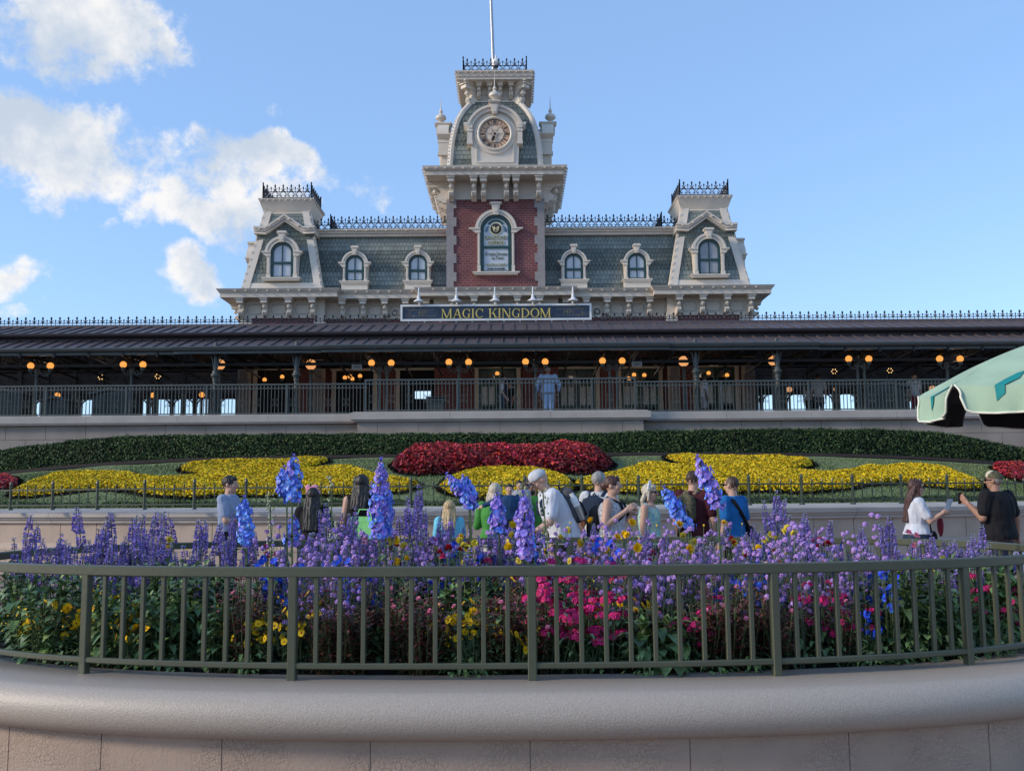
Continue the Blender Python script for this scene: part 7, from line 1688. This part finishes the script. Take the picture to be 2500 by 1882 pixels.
for px, py, D in ((806,1160,6.5),(658,1205,6.6),(1325,1195,6.3),(1275,1185,6.2)):
    f, s = MB(), MB(); t = P(px, py, D); b = Vector((t.x+.03, D, ZCAP)); rel = t-b; pth = bez((0,0,0), rel, (.02,0,0), 10); f.tube(pth, .0045, 5, 0)
    for k in range(46):
        g = U(.55,1.); q = pth[0]*(1-g)**2+((rel/2)+Vector((.02,0,0)))*2*g*(1-g)+rel*g*g; a = U(0,6.28); e = q+Vector((cos(a),sin(a),.3))*U(.012,.032); s.ball(e, (.006,.006,.009), 6, 0 if g > .7 else rnd.choice((0,1)), m=4)
    for i in range(10): a = U(0,6.28); leaf(f, pth[rnd.randint(2,6)], (cos(a),sin(a),.6), U(.06,.1), .018, .3, 0)
    o = f.build('budding_stem', ['stem_green'], None, recalc=False); o.location = b; tag(o, {806:'pale budding stem left of the tall violet delphinium',658:'pale budding stem right of the short blue delphinium',1325:'pale budding stem right of the broad purple delphinium',1275:'pale budding tip rising above the broad purple delphinium'}[px], 'flower stem'); s.build('buds', ['bud_pale','delph_violet'], o, recalc=False)
# ================================================================= UMBRELLA AT THE RIGHT
mat('canvas_green', (.31,.43,.31), .85, .14, 2.2, bump=.35, bscale=7, detail=6); mat('canvas_trim', (.68,.68,.55), .7, .05); mat('canvas_black', (.008,.009,.013), .85, .1); mat('teal_print', (.0,.20,.20), .8, .15); mat('pole_wood', (.12,.10,.08), .5)
UD = 9.0; NP = 8; Rb = 1.37
RZ = radians(-29); tip = P(2242,966,UD+.66); hub = Vector((tip.x+Rb*cos(RZ), UD, 0)); zb_ = tip.z-.01; zap = zb_+.55
umb = empty('umbrella', 'pale green market umbrella with black underside and cream edging at the right edge', 'umbrella', (hub.x,hub.y,0))
Vt = [Vector((Rb*cos(pi+RZ+2*pi*i/NP), Rb*sin(pi+RZ+2*pi*i/NP), zb_)) for i in range(NP)]
def add_grid(mb, rows, mi=0):
    n = len(rows[0]); mb.add([p for r in rows for p in r], [(r*n+j, r*n+j+1, (r+1)*n+j+1, (r+1)*n+j) for r in range(len(rows)-1) for j in range(n-1)], mi)
for i in range(NP):
    A_, B_ = Vt[i], Vt[(i+1)%NP]; ap = Vector((0,0,zap)); n = 14; m = 17; rows = []
    for r in range(n+1):
        t = r/n; a, b = ap.lerp(A_, t), ap.lerp(B_, t); row = []
        for j in range(m):
            s = j/(m-1); q = a.lerp(b, s); sag = sin(pi*s)*t
            q.z += .075*sin(pi*t)*.8-.045*sag+.006*mnoise.noise((q.x*5,q.y*5,i))*t; q.x *= 1-.02*sag; q.y *= 1-.02*sag; row.append(q)
        rows.append(row)
    k = MB(); add_grid(k, rows); add_grid(k, [[p-Vector((0,0,.010)) for p in r] for r in rows], 1)
    o = k.build('canopy_panel', ['canvas_green','canvas_black'], umb, True, recalc=False)
    edge = rows[-1]; mid = edge[m//2]; out = Vector((mid.x,mid.y,0)).normalized(); grid = []; nn = 25
    for r in range(8):
        t = r/7; row = []
        for j in range(nn):
            s = j/(nn-1); c = abs(s-.5)*2; ins = .012+.07*(1-(1-t)**2); ss = .5+(s-.5)*(1-2*ins)
            jj = ss*(m-1); b0 = int(min(m-2,jj)); q = edge[b0].lerp(edge[b0+1], jj-b0)
            cr = 1 if c < .82 else sqrt(max(0, 1-((c-.82)/.18)**2))*.55+.45
            row.append(q+out*(.035*t+.016*sin(s*15+i*2)*t+.010*sin(s*31+i)*t*t)+Vector((0,0,-.235*t*cr)))
        grid.append(row)
    f = MB(); add_grid(f, grid, 0); f.build('valance', ['canvas_green'], o, True, recalc=False)
    b = MB(); add_grid(b, [[p-out*.012 for p in row] for row in grid], 0); b.build('valance_lining', ['canvas_black'], o, True, recalc=False)
    e = MB(); path = [g[0] for g in grid]+grid[-1][1:-1]+[g[-1] for g in grid][::-1]; e.tube([p+out*.004 for p in path], .0105, 6); e.build('edging', ['canvas_trim'], o, True)
    nr = Vector((0,0,1))*.8+out*.5; nr.normalize(); L = lambda p, d=.009: p+nr*d; O = lambda p: p+out*.010
    t_ = MB(); t_.add([O(grid[4][8]), O(grid[2][10]), O(grid[0][10])+nr*.006, L(rows[13][8]), L(rows[12][8]), L(rows[11][10]), L(rows[11][11]), L(rows[12][7]), L(rows[13][6]), O(grid[0][8])+nr*.006, O(grid[2][8])], [(0,1,2,9,10),(9,2,3,8),(8,3,4,7),(7,4,5,6)])
    t_.build('leaf_print', ['teal_print'], o, recalc=False)
k = MB(); k.lathe((0,0,0), [(.25,0),(.25,.06),(.05,.09),(.028,.12),(.028,zap-.02)], 14); k.build('pole', ['pole_wood'], umb, angle=40)
for v in Vt: k = MB(); k.bar((0,0,zap-.03), v-Vector((0,0,.03)), .018, .022); k.bar((0,0,zb_-.1), (v.x*.5,v.y*.5,zb_+.24), .014, .018); k.build('rib', ['canvas_black'], umb)
k = MB(); k.lathe((0,0,zap), [(.05,0),(.06,.04),(.03,.1),(.005,.14)], 10); k.build('finial', ['pole_wood'], umb)
